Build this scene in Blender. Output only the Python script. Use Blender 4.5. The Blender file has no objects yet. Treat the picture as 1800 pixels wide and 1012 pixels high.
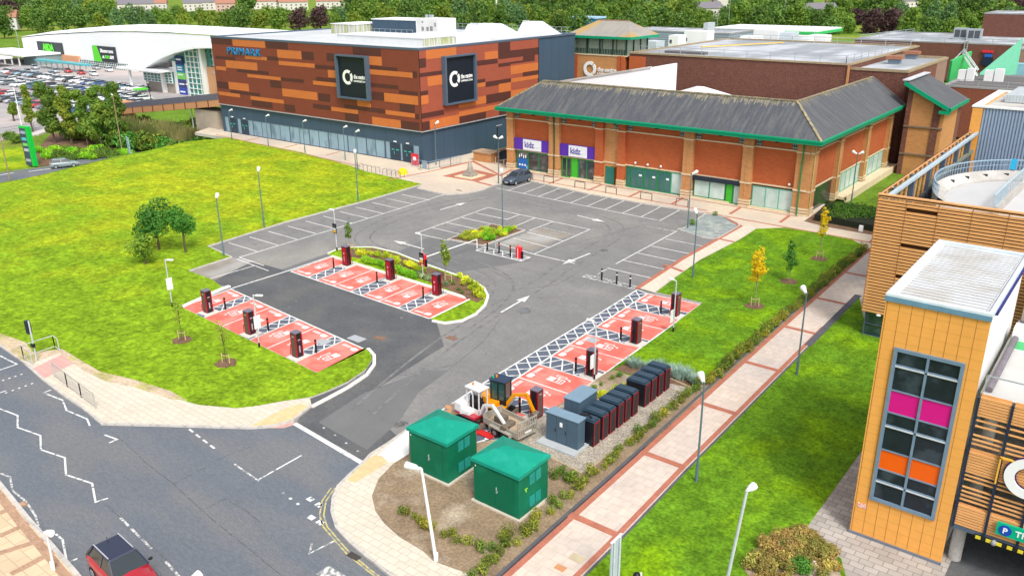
import bpy, bmesh, math, random
import numpy as np
from mathutils import Vector, Matrix
from mathutils.geometry import tessellate_polygon
R = math.radians
sc = bpy.context.scene
col = sc.collection
# ------------------------------------------------------------------ camera (metres; +x = right/near, +y = away; hovering at 25 m)
FPX, PITCH, ROLL, YAW = 1471.37, R(20.441), R(-0.454), R(-52.1)
CAM = Vector((0, 0, 25.0))
def _axes():
    cp, sp = math.cos(PITCH), math.sin(PITCH); c, s = math.cos(ROLL), math.sin(ROLL)
    right = Vector((1, 0, 0)); up = Vector((0, sp, cp)); fwd = Vector((0, cp, -sp))
    r2 = c*right + s*up; u2 = -s*right + c*up
    A = Vector((math.sin(YAW), math.cos(YAW), 0)); B = Vector((math.cos(YAW), -math.sin(YAW), 0))
    g = lambda v: Vector((-A.dot(v), B.dot(v), v.z))
    return g(r2), g(u2), g(fwd)
AX_R, AX_U, AX_F = _axes()
cam = bpy.data.objects.new('camera', bpy.data.cameras.new('camera')); col.objects.link(cam)
m3 = Matrix((AX_R, AX_U, -AX_F)).transposed()
cam.matrix_world = Matrix.Translation(CAM) @ m3.to_4x4()
cam.data.sensor_width = 36; cam.data.lens = FPX/1800*36; cam.data.clip_start = .5; cam.data.clip_end = 9000
sc.camera = cam
def hit(px, py, ax, v):          # survey helper: point of the photographed ray on the plane coordinate[ax] = v
    d = AX_R*((px-900)/FPX) + AX_U*((506-py)/FPX) + AX_F
    return CAM + d*((v-CAM[ax])/d[ax])
def G(px, py, z=0.0): return hit(px, py, 2, z)
# ------------------------------------------------------------------ light: bright thin overcast
SUN_EL, SUN_AZ = R(52), R(122)    # azimuth measured from +y towards +x
w = bpy.data.worlds.new('World'); sc.world = w; w.use_nodes = True
nt = w.node_tree; bg = nt.nodes['Background']
sky = nt.nodes.new('ShaderNodeTexSky'); sky.sky_type = 'NISHITA'; sky.sun_disc = False
sky.sun_elevation = SUN_EL; sky.sun_rotation = SUN_AZ; sky.air_density = 1.0; sky.dust_density = 4.0; sky.ozone_density = 1.0
hs = nt.nodes.new('ShaderNodeHueSaturation'); hs.inputs['Saturation'].default_value = .35
nt.links.new(sky.outputs[0], hs.inputs['Color']); nt.links.new(hs.outputs[0], bg.inputs[0]); bg.inputs[1].default_value = .15
sun = bpy.data.lights.new('sun', 'SUN'); sun.energy = 1.5; sun.angle = R(14); sun.color = (1, .96, .9)
so = bpy.data.objects.new('sun', sun); col.objects.link(so); so.location = (60, 0, 120)
sdir = Vector((math.sin(SUN_AZ)*math.cos(SUN_EL), math.cos(SUN_AZ)*math.cos(SUN_EL), math.sin(SUN_EL)))
so.rotation_euler = sdir.to_track_quat('Z', 'Y').to_euler()
sc.view_settings.view_transform = 'Standard'; sc.view_settings.look = 'None'
sc.view_settings.exposure = 0.55; sc.view_settings.gamma = 1
sc.render.engine = 'CYCLES'
sc.cycles.max_bounces = 6; sc.cycles.transparent_max_bounces = 4
# ------------------------------------------------------------------ materials
MATS = {}
def hexc(h):
    c = [int(h[i:i+2], 16)/255 for i in (0, 2, 4)]
    return tuple((x/12.92 if x <= .04045 else ((x+.055)/1.055)**2.4) for x in c)
def mk(name, c, rough=.8, metal=0., var=.12, scale=2., c2=None, c2scale=.3, c2pos=(.45, .6), bump=0., bscale=30., brick=None, mortar=None, spec=.3,
       fine=None, wave=None, stretch=None, streak=None, trans=0., c2zone=None):
    if name in MATS: return MATS[name]
    m = bpy.data.materials.new(name); m.use_nodes = True; t = m.node_tree; N, L = t.nodes, t.links
    b = N['Principled BSDF']; b.inputs['Roughness'].default_value = rough; b.inputs['Metallic'].default_value = metal
    b.inputs['Specular IOR Level'].default_value = spec
    geo = N.new('ShaderNodeNewGeometry')
    pos = geo.outputs['Position']
    if stretch:
        mp = N.new('ShaderNodeMapping'); mp.inputs['Scale'].default_value = stretch; L.new(pos, mp.inputs[0]); pos2 = mp.outputs[0]
    else: pos2 = pos
    def noise(s, d=4, p=None):
        n = N.new('ShaderNodeTexNoise'); n.inputs['Scale'].default_value = s; n.inputs['Detail'].default_value = d
        L.new(p or pos2, n.inputs['Vector']); return n.outputs['Fac']
    def mix(fac, a, bb, mode='MIX'):
        x = N.new('ShaderNodeMix'); x.data_type = 'RGBA'; x.blend_type = mode
        if isinstance(fac, (int, float)): x.inputs['Factor'].default_value = fac
        else: L.new(fac, x.inputs['Factor'])
        for k, v in (('A', a), ('B', bb)):
            s = [i for i in x.inputs if i.name == k and i.type == 'RGBA'][0]
            if isinstance(v, tuple): s.default_value = (*v[:3], 1)
            else: L.new(v, s)
        return [o for o in x.outputs if o.type == 'RGBA'][0]
    def ramp(f, a, bb):
        r = N.new('ShaderNodeMapRange'); r.inputs['From Min'].default_value = a; r.inputs['From Max'].default_value = bb; L.new(f, r.inputs['Value']); return r.outputs['Result']
    cur = tuple(c)
    if c2:
        f_ = ramp(noise(c2scale, 5), *c2pos)
        if c2zone:     # the second colour grows only around a place on the ground (x, y, inner, outer radius)
            vm_ = N.new('ShaderNodeVectorMath'); vm_.operation = 'DISTANCE'; L.new(pos, vm_.inputs[0]); vm_.inputs[1].default_value = (c2zone[0], c2zone[1], 0)
            zr = N.new('ShaderNodeMapRange'); zr.inputs['From Min'].default_value = c2zone[2]; zr.inputs['From Max'].default_value = c2zone[3]; zr.inputs['To Min'].default_value = .75; zr.inputs['To Max'].default_value = -.45; L.new(vm_.outputs['Value'], zr.inputs['Value'])
            ad_ = N.new('ShaderNodeMath'); ad_.operation = 'ADD'; ad_.use_clamp = True; L.new(zr.outputs['Result'], ad_.inputs[0])
            m2 = N.new('ShaderNodeMath'); m2.operation = 'MULTIPLY_ADD'; L.new(f_, m2.inputs[0]); m2.inputs[1].default_value = .9; m2.inputs[2].default_value = -.35; L.new(m2.outputs[0], ad_.inputs[1]); f_ = ad_.outputs[0]
        cur = mix(f_, cur, tuple(c2))
    if brick:            # (width, height, axis)  axis 'z' floor, 'y' wall facing y, 'x' wall facing x
        bw, bh, axn = brick
        mp = N.new('ShaderNodeMapping')
        if axn == 'y': mp.inputs['Rotation'].default_value = (R(-90), 0, 0)
        if axn == 'x': mp.inputs['Rotation'].default_value = (R(-90), 0, R(-90)); mp.inputs['Rotation'].default_value = (0, 0, 0)
        if axn == 'x':
            sp = N.new('ShaderNodeSeparateXYZ'); cb = N.new('ShaderNodeCombineXYZ'); L.new(pos, sp.inputs[0]); L.new(sp.outputs['Y'], cb.inputs['X']); L.new(sp.outputs['Z'], cb.inputs['Y']); L.new(cb.outputs[0], mp.inputs[0])
        else: L.new(pos, mp.inputs[0])
        bt = N.new('ShaderNodeTexBrick'); bt.inputs['Scale'].default_value = 1; bt.inputs['Brick Width'].default_value = bw; bt.inputs['Row Height'].default_value = bh
        bt.inputs['Mortar Size'].default_value = min(bw, bh)*.05; bt.inputs['Mortar Smooth'].default_value = .3
        bt.inputs['Color1'].default_value = (1, 1, 1, 1); bt.inputs['Color2'].default_value = (1-2*var, 1-2*var, 1-2*var, 1)
        mo = mortar or .7; bt.inputs['Mortar'].default_value = (mo, mo, mo, 1)
        L.new(mp.outputs[0], bt.inputs['Vector'])
        cur = mix(1., cur, bt.outputs['Color'], 'MULTIPLY')
    if var:
        v = ramp(noise(scale, 6), .25, .75)
        g = N.new('ShaderNodeMapRange'); g.inputs['To Min'].default_value = 1-var; g.inputs['To Max'].default_value = 1+var; L.new(v, g.inputs['Value'])
        cb2 = N.new('ShaderNodeCombineColor'); [L.new(g.outputs['Result'], cb2.inputs[k]) for k in range(3)]
        cur = mix(1., cur, cb2.outputs[0], 'MULTIPLY')
    for fi in ([] if not fine else [fine] if isinstance(fine[0], (int, float)) else fine):
        fine = fi; v = noise(fine[0], 3)
        g = N.new('ShaderNodeMapRange'); g.inputs['From Min'].default_value = .3; g.inputs['From Max'].default_value = .7; g.inputs['To Min'].default_value = 1-fine[1]; g.inputs['To Max'].default_value = 1+fine[1]; L.new(v, g.inputs['Value'])
        cb2 = N.new('ShaderNodeCombineColor'); [L.new(g.outputs['Result'], cb2.inputs[k]) for k in range(3)]
        cur = mix(1., cur, cb2.outputs[0], 'MULTIPLY')
    if wave:             # (axis, period, strength) thin seams
        sp = N.new('ShaderNodeSeparateXYZ'); L.new(pos, sp.inputs[0])
        for axn, per, st in wave:
            d = N.new('ShaderNodeMath'); d.operation = 'DIVIDE'; L.new(sp.outputs[axn], d.inputs[0]); d.inputs[1].default_value = per
            fr = N.new('ShaderNodeMath'); fr.operation = 'FRACT'; L.new(d.outputs[0], fr.inputs[0])
            lt = N.new('ShaderNodeMath'); lt.operation = 'LESS_THAN'; L.new(fr.outputs[0], lt.inputs[0]); lt.inputs[1].default_value = .12 if st > 0 else .5
            k = abs(st); mm = N.new('ShaderNodeMath'); mm.operation = 'MULTIPLY_ADD'; L.new(lt.outputs[0], mm.inputs[0]); mm.inputs[1].default_value = -k; mm.inputs[2].default_value = 1
            cb2 = N.new('ShaderNodeCombineColor'); [L.new(mm.outputs[0], cb2.inputs[j]) for j in range(3)]
            cur = mix(1., cur, cb2.outputs[0], 'MULTIPLY')
    if isinstance(cur, tuple): b.inputs['Base Color'].default_value = (*cur, 1)
    else: L.new(cur, b.inputs['Base Color'])
    if bump:
        bn = N.new('ShaderNodeBump'); bn.inputs['Strength'].default_value = bump; bn.inputs['Distance'].default_value = .05
        L.new(noise(bscale, 4, pos), bn.inputs['Height']); L.new(bn.outputs[0], b.inputs['Normal'])
    if trans:
        b.inputs['Subsurface Weight'].default_value = 0
        tr = N.new('ShaderNodeBsdfTranslucent'); ms = N.new('ShaderNodeMixShader'); ms.inputs[0].default_value = trans
        if isinstance(cur, tuple): tr.inputs[0].default_value = (*cur, 1)
        else: L.new(cur, tr.inputs[0])
        L.new(b.outputs[0], ms.inputs[1]); L.new(tr.outputs[0], ms.inputs[2]); L.new(ms.outputs[0], N['Material Output'].inputs[0])
    MATS[name] = m
    return m
LEAF = 1.75
def leafmat(name, c, c2, var=.35):
    """leaf colour that wanders between two hues through the crown and from tree to tree"""
    if name in MATS: return MATS[name]
    m = bpy.data.materials.new(name); m.use_nodes = True; t = m.node_tree; N, L = t.nodes, t.links
    c = tuple(min(.85, x*LEAF) for x in c); c2 = tuple(min(.85, x*LEAF) for x in c2)
    b = N['Principled BSDF']; b.inputs['Roughness'].default_value = .6; b.inputs['Specular IOR Level'].default_value = .25
    tc = N.new('ShaderNodeTexCoord'); n = N.new('ShaderNodeTexNoise'); n.inputs['Scale'].default_value = .55; n.inputs['Detail'].default_value = 5
    oi = N.new('ShaderNodeObjectInfo'); ad = N.new('ShaderNodeVectorMath'); L.new(tc.outputs['Object'], ad.inputs[0]); L.new(oi.outputs['Location'], ad.inputs[1]); L.new(ad.outputs[0], n.inputs['Vector'])
    mr = N.new('ShaderNodeMapRange'); mr.inputs['From Min'].default_value = .38; mr.inputs['From Max'].default_value = .66; L.new(n.outputs['Fac'], mr.inputs['Value'])
    x = N.new('ShaderNodeMix'); x.data_type = 'RGBA'; L.new(mr.outputs['Result'], x.inputs['Factor'])
    rg = [i for i in x.inputs if i.type == 'RGBA']; rg[0].default_value = (*c, 1); rg[1].default_value = (*c2, 1)
    gi = N.new('ShaderNodeNewGeometry'); ob = N.new('ShaderNodeMath'); ob.operation = 'ADD'; ob.use_clamp = False
    L.new(gi.outputs['Random Per Island'], ob.inputs[0]); L.new(oi.outputs['Random'], ob.inputs[1])
    sc_ = N.new('ShaderNodeMapRange'); sc_.inputs['From Max'].default_value = 2; sc_.inputs['To Min'].default_value = 1-var; sc_.inputs['To Max'].default_value = 1+var; L.new(ob.outputs[0], sc_.inputs['Value'])
    hsv = N.new('ShaderNodeHueSaturation'); L.new([o for o in x.outputs if o.type == 'RGBA'][0], hsv.inputs['Color']); L.new(sc_.outputs['Result'], hsv.inputs['Value'])
    L.new(hsv.outputs[0], b.inputs['Base Color'])
    tr = N.new('ShaderNodeBsdfTranslucent'); L.new(hsv.outputs[0], tr.inputs[0]); ms = N.new('ShaderNodeMixShader'); ms.inputs[0].default_value = .3
    L.new(b.outputs[0], ms.inputs[1]); L.new(tr.outputs[0], ms.inputs[2]); L.new(ms.outputs[0], N['Material Output'].inputs[0])
    MATS[name] = m; return m
asph_old = mk('worn asphalt', (.20, .198, .193), .9, var=.10, scale=.35, c2=(.265, .255, .235), c2scale=.07, c2pos=(.48, .66), fine=[(14, .16), (4, .09), (1.3, .06)], bump=.25, bscale=40)
asph_new = mk('fresh asphalt', (.095, .10, .106), .8, var=.12, scale=.5, fine=[(12, .15), (4, .1)], c2=(.12, .12, .12), c2scale=.3, bump=.2, bscale=50)
asph_road = mk('road asphalt', (.137, .153, .177), .88, var=.06, scale=.25, c2=(.168, .174, .182), c2scale=.35, c2pos=(.42, .62), stretch=(.35, 1, 1), fine=[(26, .2), (7, .1)], spec=.15, bump=.2, bscale=50)
asph_patch = mk('patched asphalt', (.155, .157, .158), .9, var=.1, scale=.5, fine=(16, .15))
white_paint = mk('road paint', (.70, .70, .68), .75, var=.1, scale=3, c2=(.40, .40, .39), c2scale=2.5, c2pos=(.54, .68))
worn_paint = mk('worn road paint', (.6, .6, .58), .8, var=.2, scale=4, c2=(.24, .24, .24), c2scale=5, c2pos=(.46, .54))
yellow_paint = mk('yellow road paint', (.55, .47, .18), .8, var=.2, scale=4, c2=(.25, .25, .22), c2scale=4, c2pos=(.5, .56))
red_bay = mk('red bay coating', (.70, .145, .11), .75, var=.10, scale=.8, c2=(.78, .235, .19), c2scale=.6, fine=[(9, .07), (2.5, .05)])
grass = mk('mown grass', (.14, .27, .012), .95, var=.26, scale=1.1, c2=(.31, .40, .012), c2scale=.16, c2pos=(.42, .62), fine=(5, .30), bump=.5, bscale=12, spec=.1)
grass_dry = mk('dry mown grass', (.19, .315, .012), .95, var=.20, scale=.9, wave=[('Y', 2.3, -.06)], c2=(.33, .385, .012), c2scale=.2, c2pos=(.36, .66), c2zone=(-97, 60, 4, 50), fine=[(4.5, .34), (1.8, .2), (.35, .16)], bump=.5, bscale=12, spec=.1)
grass_deep = mk('lush grass', (.11, .235, .012), .95, var=.22, scale=.9, wave=[('X', 1.9, -.07)], c2=(.17, .31, .006), c2scale=.3, c2pos=(.46, .68), fine=[(6, .34), (2.4, .22), (.5, .14)], bump=.5, bscale=12, spec=.1)
meadow = mk('rough meadow', (.12, .22, .02), .95, var=.25, scale=.2, c2=(.22, .26, .04), c2scale=.03, fine=(2, .3), spec=.1)
pave_cream = mk('cream paving slabs', (.66, .585, .475), .85, var=.05, scale=.4, brick=(.6, .4, 'z'), mortar=.68, fine=(6, .05), spec=.2)
pave_plaza = mk('plaza paving', (.66, .56, .43), .85, var=.05, scale=.4, brick=(.45, .3, 'z'), mortar=.85, c2=(.54, .46, .38), c2scale=.1, spec=.2)
pave_pink = mk('pinkish paving slabs', (.66, .55, .46), .85, var=.045, scale=.5, brick=(.6, .6, 'z'), mortar=.84, fine=(3, .07), c2=(.56, .49, .44), c2scale=.12, spec=.2)
pave_red = mk('red brick paving', (.47, .17, .11), .85, var=.10, scale=1, brick=(.2, .1, 'z'), mortar=.8)
pave_grey = mk('large grey paving blocks', (.46, .42, .38), .85, var=.13, scale=.6, brick=(.62, .40, 'z'), mortar=.45, spec=.2)
pave_orange = mk('orange paving slabs', (.68, .52, .34), .85, var=.08, scale=.6, brick=(.9, .6, 'z'), mortar=.7)
tactile = mk('buff tactile paving', (.66, .52, .28), .85, var=.06, scale=2, brick=(.4, .4, 'z'), mortar=.8)
tactile_pink = mk('pink tactile paving', (.62, .36, .32), .85, var=.06, scale=2, brick=(.4, .4, 'z'), mortar=.8)
kerbm = mk('kerb stone', (.52, .49, .45), .85, var=.12, scale=1.5, wave=[('X', .9, .15), ('Y', .9, .15)])
kerb_white = mk('new pale kerb', (.8, .77, .72), .8, var=.06, scale=2)
kerb_dark = mk('dark kerb', (.10, .10, .11), .85, var=.15, scale=2)
soil = mk('bare soil', (.26, .19, .12), .95, var=.25, scale=.8, c2=(.46, .39, .29), c2scale=.35, c2pos=(.5, .68), fine=(7, .25), bump=.6, bscale=9)
dust = mk('trampled earth', (.55, .43, .31), .95, var=.2, scale=.8, fine=(5, .2), c2=(.4, .36, .15), c2scale=.5)
mulch = mk('bark mulch', (.17, .10, .06), .95, var=.3, scale=2, fine=(9, .3), bump=.6, bscale=12)
cobble = mk('river pebbles', (.36, .32, .26), .9, var=.2, scale=2, fine=(9, .45), bump=.8, bscale=14)
slate_chip = mk('blue slate chippings', (.24, .28, .28), .9, var=.15, scale=1, fine=(7, .25), c2=(.33, .36, .33), c2scale=.5)
# ------------------------------------------------------------------ mesh builder
class MB:
    def __init__(s): s.v = []; s.f = []; s.mi = []; s.sm = []; s.rec = []
    def add(s, vs, fs, m=0, smooth=False):
        vs = [tuple(v) for v in vs]; fs = list(fs); s.rec.append((vs, fs, m, smooth))
        o = len(s.v); s.v += [tuple(v) for v in vs]; s.f += [tuple(i+o for i in f) for f in fs]; s.mi += [m]*len(fs); s.sm += [smooth]*len(fs)
    def box(s, x0, y0, z0, x1, y1, z1, m=0):
        if x0 > x1: x0, x1 = x1, x0
        if y0 > y1: y0, y1 = y1, y0
        if z0 > z1: z0, z1 = z1, z0
        s.add([(x0,y0,z0),(x1,y0,z0),(x1,y1,z0),(x0,y1,z0),(x0,y0,z1),(x1,y0,z1),(x1,y1,z1),(x0,y1,z1)],
              [(3,2,1,0),(4,5,6,7),(0,1,5,4),(1,2,6,5),(2,3,7,6),(3,0,4,7)], m); return s
    def bar(s, a, b, w, h=None, m=0, up=(0,0,1)):     # square bar from a to b
        a, b = Vector(a), Vector(b); h = h or w; d = (b-a)
        if d.length < 1e-6: return s
        d.normalize(); u = Vector(up)
        if abs(d.dot(u)) > .98: u = Vector((0, 1, 0)) if abs(d.y) < .9 else Vector((1, 0, 0))
        r = d.cross(u).normalized()*(w/2); u2 = r.cross(d).normalized()*(h/2)
        s.add([a-r-u2, a+r-u2, a+r+u2, a-r+u2, b-r-u2, b+r-u2, b+r+u2, b-r+u2],
              [(3,2,1,0),(4,5,6,7),(0,1,5,4),(1,2,6,5),(2,3,7,6),(3,0,4,7)], m); return s
    def tube(s, pts, r, n=8, m=0, cap=True, smooth=True):
        pts = [Vector(p) for p in pts]; rs = r if isinstance(r, (list, tuple)) else [r]*len(pts)
        vs = []; fs = []; prev = None
        for i, p in enumerate(pts):
            d = (pts[min(i+1, len(pts)-1)] - pts[max(i-1, 0)]).normalized()
            u = prev if prev is not None and abs(d.dot(prev)) < .95 else (Vector((1, 0, 0)) if abs(d.x) < .8 else Vector((0, 1, 0)))
            a = d.cross(u).normalized(); b2 = a.cross(d).normalized(); prev = b2
            for k in range(n):
                t = 2*math.pi*k/n; vs.append(p + (a*math.cos(t) + b2*math.sin(t))*rs[i])
        for i in range(len(pts)-1):
            for k in range(n): fs.append((i*n+k, i*n+(k+1)%n, (i+1)*n+(k+1)%n, (i+1)*n+k))
        s.add(vs, fs, m, smooth)
        if cap:
            s.add(vs[:n], [tuple(range(n))], m); s.add(vs[-n:], [tuple(reversed(range(n)))], m)
        return s
    def prism(s, poly, z0, z1, m=0, ms=None):       # vertical prism, poly = [(x,y)...]
        n = len(poly); a = sum(poly[i][0]*poly[(i+1)%n][1]-poly[(i+1)%n][0]*poly[i][1] for i in range(n))
        if a < 0: poly = poly[::-1]
        s.add([(p[0],p[1],z1) for p in poly], [tuple(t) for t in tessellate_polygon([[Vector((p[0],p[1],0)) for p in poly]])], m)
        s.add([(p[0],p[1],z0) for p in poly]+[(p[0],p[1],z1) for p in poly], [(i,(i+1)%n,n+(i+1)%n,n+i) for i in range(n)], m if ms is None else ms)
        return s
    def hull(s, a, b, m=0, smooth=False):          # loft between two equal rings
        n = len(a); s.add(list(a)+list(b), [(i,(i+1)%n,n+(i+1)%n,n+i) for i in range(n)] + [tuple(reversed(range(n))), tuple(range(n,2*n))], m, smooth); return s
    def ball(s, c, r, n=12, k=8, m=0):
        rx, ry, rz = (r, r, r) if isinstance(r, (int, float)) else r
        vs = []
        for j in range(k+1):
            ph = math.pi*j/k
            for i in range(n): th = 2*math.pi*i/n; vs.append((c[0]+rx*math.sin(ph)*math.cos(th), c[1]+ry*math.sin(ph)*math.sin(th), c[2]+rz*math.cos(ph)))
        s.add(vs, [(j*n+i, j*n+(i+1)%n, (j+1)*n+(i+1)%n, (j+1)*n+i) for j in range(k) for i in range(n)], m, True); return s
    def rot(s, ang, c=(0, 0)):
        ca, sa = math.cos(ang), math.sin(ang)
        s.v = [((x-c[0])*ca-(y-c[1])*sa+c[0], (x-c[0])*sa+(y-c[1])*ca+c[1], z) for x, y, z in s.v]; return s
    def mesh(s, name, mats):
        me = bpy.data.meshes.new(name); me.from_pydata(s.v, [], s.f)
        for m in (mats if isinstance(mats, (list, tuple)) else [mats]): me.materials.append(m)
        me.polygons.foreach_set('material_index', s.mi); me.polygons.foreach_set('use_smooth', s.sm); me.update(); return me
    def each(s, name, mats, parent=None, gap=.03):
        """every separate piece as a mesh of its own"""
        groups = []
        for vs, fs, m, sm in s.rec:
            lo = [min(v[i] for v in vs)-gap for i in range(3)]; hi = [max(v[i] for v in vs)+gap for i in range(3)]; cur = [[(vs, fs, m, sm)], lo, hi]
            keep = []
            for g in groups:
                if all(g[1][i] <= cur[2][i] and cur[1][i] <= g[2][i] for i in range(3)):
                    cur[0] = g[0]+cur[0]; cur[1] = [min(a, b) for a, b in zip(g[1], cur[1])]; cur[2] = [max(a, b) for a, b in zip(g[2], cur[2])]
                else: keep.append(g)
            groups = keep+[cur]
        out = []
        for g in groups:
            n = MB()
            for r in g[0]: n.add(*r)
            out.append(n.build(name, mats, parent))
        return out
    def build(s, name, mats, parent=None, world=True, bevel=0):
        if parent is not None and world:
            o = parent.location; s.v = [(x-o.x, y-o.y, z-o.z) for x, y, z in s.v]
        me = s.mesh(name, mats)
        ob = bpy.data.objects.new(name, me); col.objects.link(ob); ob.parent = parent
        if bevel:
            bm = bmesh.new(); bm.from_mesh(me); bmesh.ops.remove_doubles(bm, verts=bm.verts, dist=1e-5)
            bmesh.ops.bevel(bm, geom=[e for e in bm.edges if e.calc_face_angle(0) > .5], offset=bevel, segments=2, affect='EDGES', profile=.6); bm.to_mesh(me); bm.free()
        return ob
def tag(o, label=None, cat=None, group=None, kind=None):
    if label: o['label'] = label
    if cat: o['category'] = cat
    if group: o['group'] = group
    if kind: o['kind'] = kind
    return o
def thing(name, label, cat, loc=(0, 0, 0), rz=0, group=None):
    o = bpy.data.objects.new(name, None); col.objects.link(o); o.location = loc; o.rotation_euler = (0, 0, rz); o.empty_display_size = .3
    return tag(o, label, cat, group)
def dup(root, loc, rz=0, label=None, group=None, scale=None):
    r = root.copy(); col.objects.link(r); r.location = loc; r.rotation_euler = (root.rotation_euler.x, root.rotation_euler.y, rz)
    if scale: r.scale = scale if not isinstance(scale, (int, float)) else (scale,)*3
    if label: r['label'] = label
    if group: r['group'] = group
    for ch in list(root.children):
        c = ch.copy(); col.objects.link(c); c.parent = r
        for g in ch.children:
            d = g.copy(); col.objects.link(d); d.parent = c
    return r
def text_part(name, s, mat, parent, origin, height, facing='y-', depth=.06, width=None, bold=0.0, spacing=1.0):
    cu = bpy.data.curves.new(name, 'FONT'); cu.body = s; cu.size = 1; cu.extrude = .5; cu.offset = bold; cu.space_character = spacing
    ob = bpy.data.objects.new(name, cu); col.objects.link(ob)
    bpy.context.view_layer.update()
    me = bpy.data.meshes.new_from_object(ob.evaluated_get(bpy.context.evaluated_depsgraph_get())); col.objects.unlink(ob); bpy.data.objects.remove(ob)
    xs = [v.co.x for v in me.vertices]; ys = [v.co.y for v in me.vertices]
    x0, x1, y0, y1 = min(xs), max(xs), min(ys), max(ys); k = height/(y1-y0); kx = k if width is None else width/(x1-x0)
    ox, oy, oz = Vector(origin) - (parent.location if parent else Vector((0, 0, 0)))
    for v in me.vertices:
        a, b2, c = (v.co.x-x0)*kx, (v.co.y-y0)*k, v.co.z*depth
        if facing == 'y-': v.co = (ox+a, oy-c, oz+b2)
        elif facing == 'x+': v.co = (ox+c, oy+a, oz+b2)
        elif facing == 'z+': v.co = (ox+a, oy+b2, oz+c)
    me.materials.clear(); me.materials.append(mat)
    me.name = name; o2 = bpy.data.objects.new(name, me); col.objects.link(o2); o2.parent = parent
    return o2
def ring(mb, c, r0, r1, facing, depth, n=40, gaps=(), m=0):
    """flat ring emblem with thin cuts at the given angles (degrees)"""
    segs = []
    for i in range(n):
        a0, a1 = 360*i/n, 360*(i+1)/n
        if any(abs(((a0+a1)/2-g+180) % 360-180) < 360/n*.6 for g in gaps): continue
        pts = []
        for r, a in ((r0, a0), (r1, a0), (r1, a1), (r0, a1)):
            pts.append((r*math.cos(R(a)), r*math.sin(R(a))))
        def w3(p, d):
            if facing == 'y-': return (c[0]+p[0], c[1]-d, c[2]+p[1])
            return (c[0]+d, c[1]+p[0], c[2]+p[1])
        vs = [w3(p, 0) for p in pts] + [w3(p, depth) for p in pts]
        mb.add(vs, [(4,5,6,7),(0,1,2,3),(0,1,5,4),(1,2,6,5),(2,3,7,6),(3,0,4,7)], m)
    return mb
def sheet(name, poly, z, mat, depth=.3, kerb=None, kind='structure'):
    """raised ground slab; poly = world xy"""
    mb = MB(); mb.prism(poly, z-depth, z, 0, 1)
    return tag(mb.build(name, [mat, kerb or mat]), kind=kind)
def gp(pts, z=0.0): return [tuple(G(x, y, z)[:2]) for x, y in pts]
def strip(mb, pts, wd, z0, z1, m=0, closed=False):
    """ribbon of constant width along a polyline (world xy), mitred"""
    P = [Vector((p[0], p[1])) for p in pts]; n = len(P); L_, R_ = [], []
    for i in range(n):
        a = P[(i-1) % n] if (closed or i > 0) else P[i]; b = P[(i+1) % n] if (closed or i < n-1) else P[i]
        d1 = (P[i]-a); d2 = (b-P[i]); d1 = d1.normalized() if d1.length else d2.normalized(); d2 = d2.normalized() if d2.length else d1
        t = (d1+d2); t = t.normalized() if t.length > 1e-6 else d1
        nn = Vector((-t.y, t.x)); k = 1/max(.5, nn.dot(Vector((-d1.y, d1.x))))
        L_.append(P[i]+nn*wd/2*k); R_.append(P[i]-nn*wd/2*k)
    for i in range(n if closed else n-1):
        j = (i+1) % n
        q = [R_[i], R_[j], L_[j], L_[i]]
        mb.add([(p.x, p.y, z0) for p in q]+[(p.x, p.y, z1) for p in q], [(4,5,6,7),(0,1,5,4),(1,2,6,5),(2,3,7,6),(3,0,4,7)], m)
    return mb
# ================================================================== GROUND
def smooth(t): t = max(0, min(1, t)); return t*t*(3-2*t)
def terrain(x, y):
    c = -117.0 if y < 40 else -119.8 if y < 50 else -122.0 if y < 62 else -124.5 if y < 82 else -134.0
    return -.35 - 3.85*smooth((c-x)/16)
def lin(a, b, st): return list(np.arange(a, b, st))
gx = [-5000, -3000, -2000, -1400, -1000, -750, -600] + lin(-500, -180, 20) + lin(-180, -110, 3) + lin(-110, 60, 10) + [60, 120, 250, 500, 1000, 2500, 5000]
gy = [-3000, -1200, -500, -200, -80, -30] + lin(0, 160, 8) + lin(160, 500, 40) + [500, 600, 750, 1000, 1500, 2500, 4000, 8000]
vs = [(x, y, terrain(x, y)) for y in gy for x in gx]; W = len(gx)
mb = MB(); mb.add(vs, [(j*W+i, j*W+i+1, (j+1)*W+i+1, (j+1)*W+i) for j in range(len(gy)-1) for i in range(W-1)], 0, True)
tag(mb.build('ground', meadow), kind='structure')
# asphalt decks (grade 0)
mb = MB(); mb.prism([(-75, 20), (-20, 20), (-20, 86.5), (-75, 86.5)], -.3, 0)
tag(mb.build('car_park_surface', asph_old), kind='structure')
mb = MB(); mb.prism([(-95, 44), (-75, 33), (-56, 27.5), (-44, 21.9), (-37.5, 26.9), (-31, 26.3), (-26, 25), (-20, 17), (-12, 8), (4, -12), (-30, -30), (-62, 6), (-95, 22)], -.29, .004)
tag(mb.build('road', asph_road), kind='structure')
mb = MB(); mb.prism([(-65.2, 44.0), (-58, 44.0), (-41, 43.7), (-37.4, 43.3), (-36.6, 33.4), (-31.2, 33.4), (-31.2, 26.4), (-37.6, 27), (-38, 34.8), (-41.7, 36.6), (-60.6, 38.3), (-61.5, 44)][:1] + [(-60.6, 44.2), (-41.5, 43.7), (-37.8, 40.5), (-36.9, 33.4), (-34.4, 30.4), (-31.2, 29.4), (-31.2, 26.4), (-37.4, 26.95), (-39.2, 29.2), (-38.6, 33.5), (-41.7, 36.7), (-60.6, 38.3), (-63.4, 38.5)], -.1, .005)
tag(mb.build('fresh_asphalt_surface', asph_new), kind='structure')
mb = MB(); mb.prism([(-61.1, 44.1), (-61.4, 50.6), (-60.2, 50.6), (-60.0, 44.2)], -.1, .006)
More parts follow.
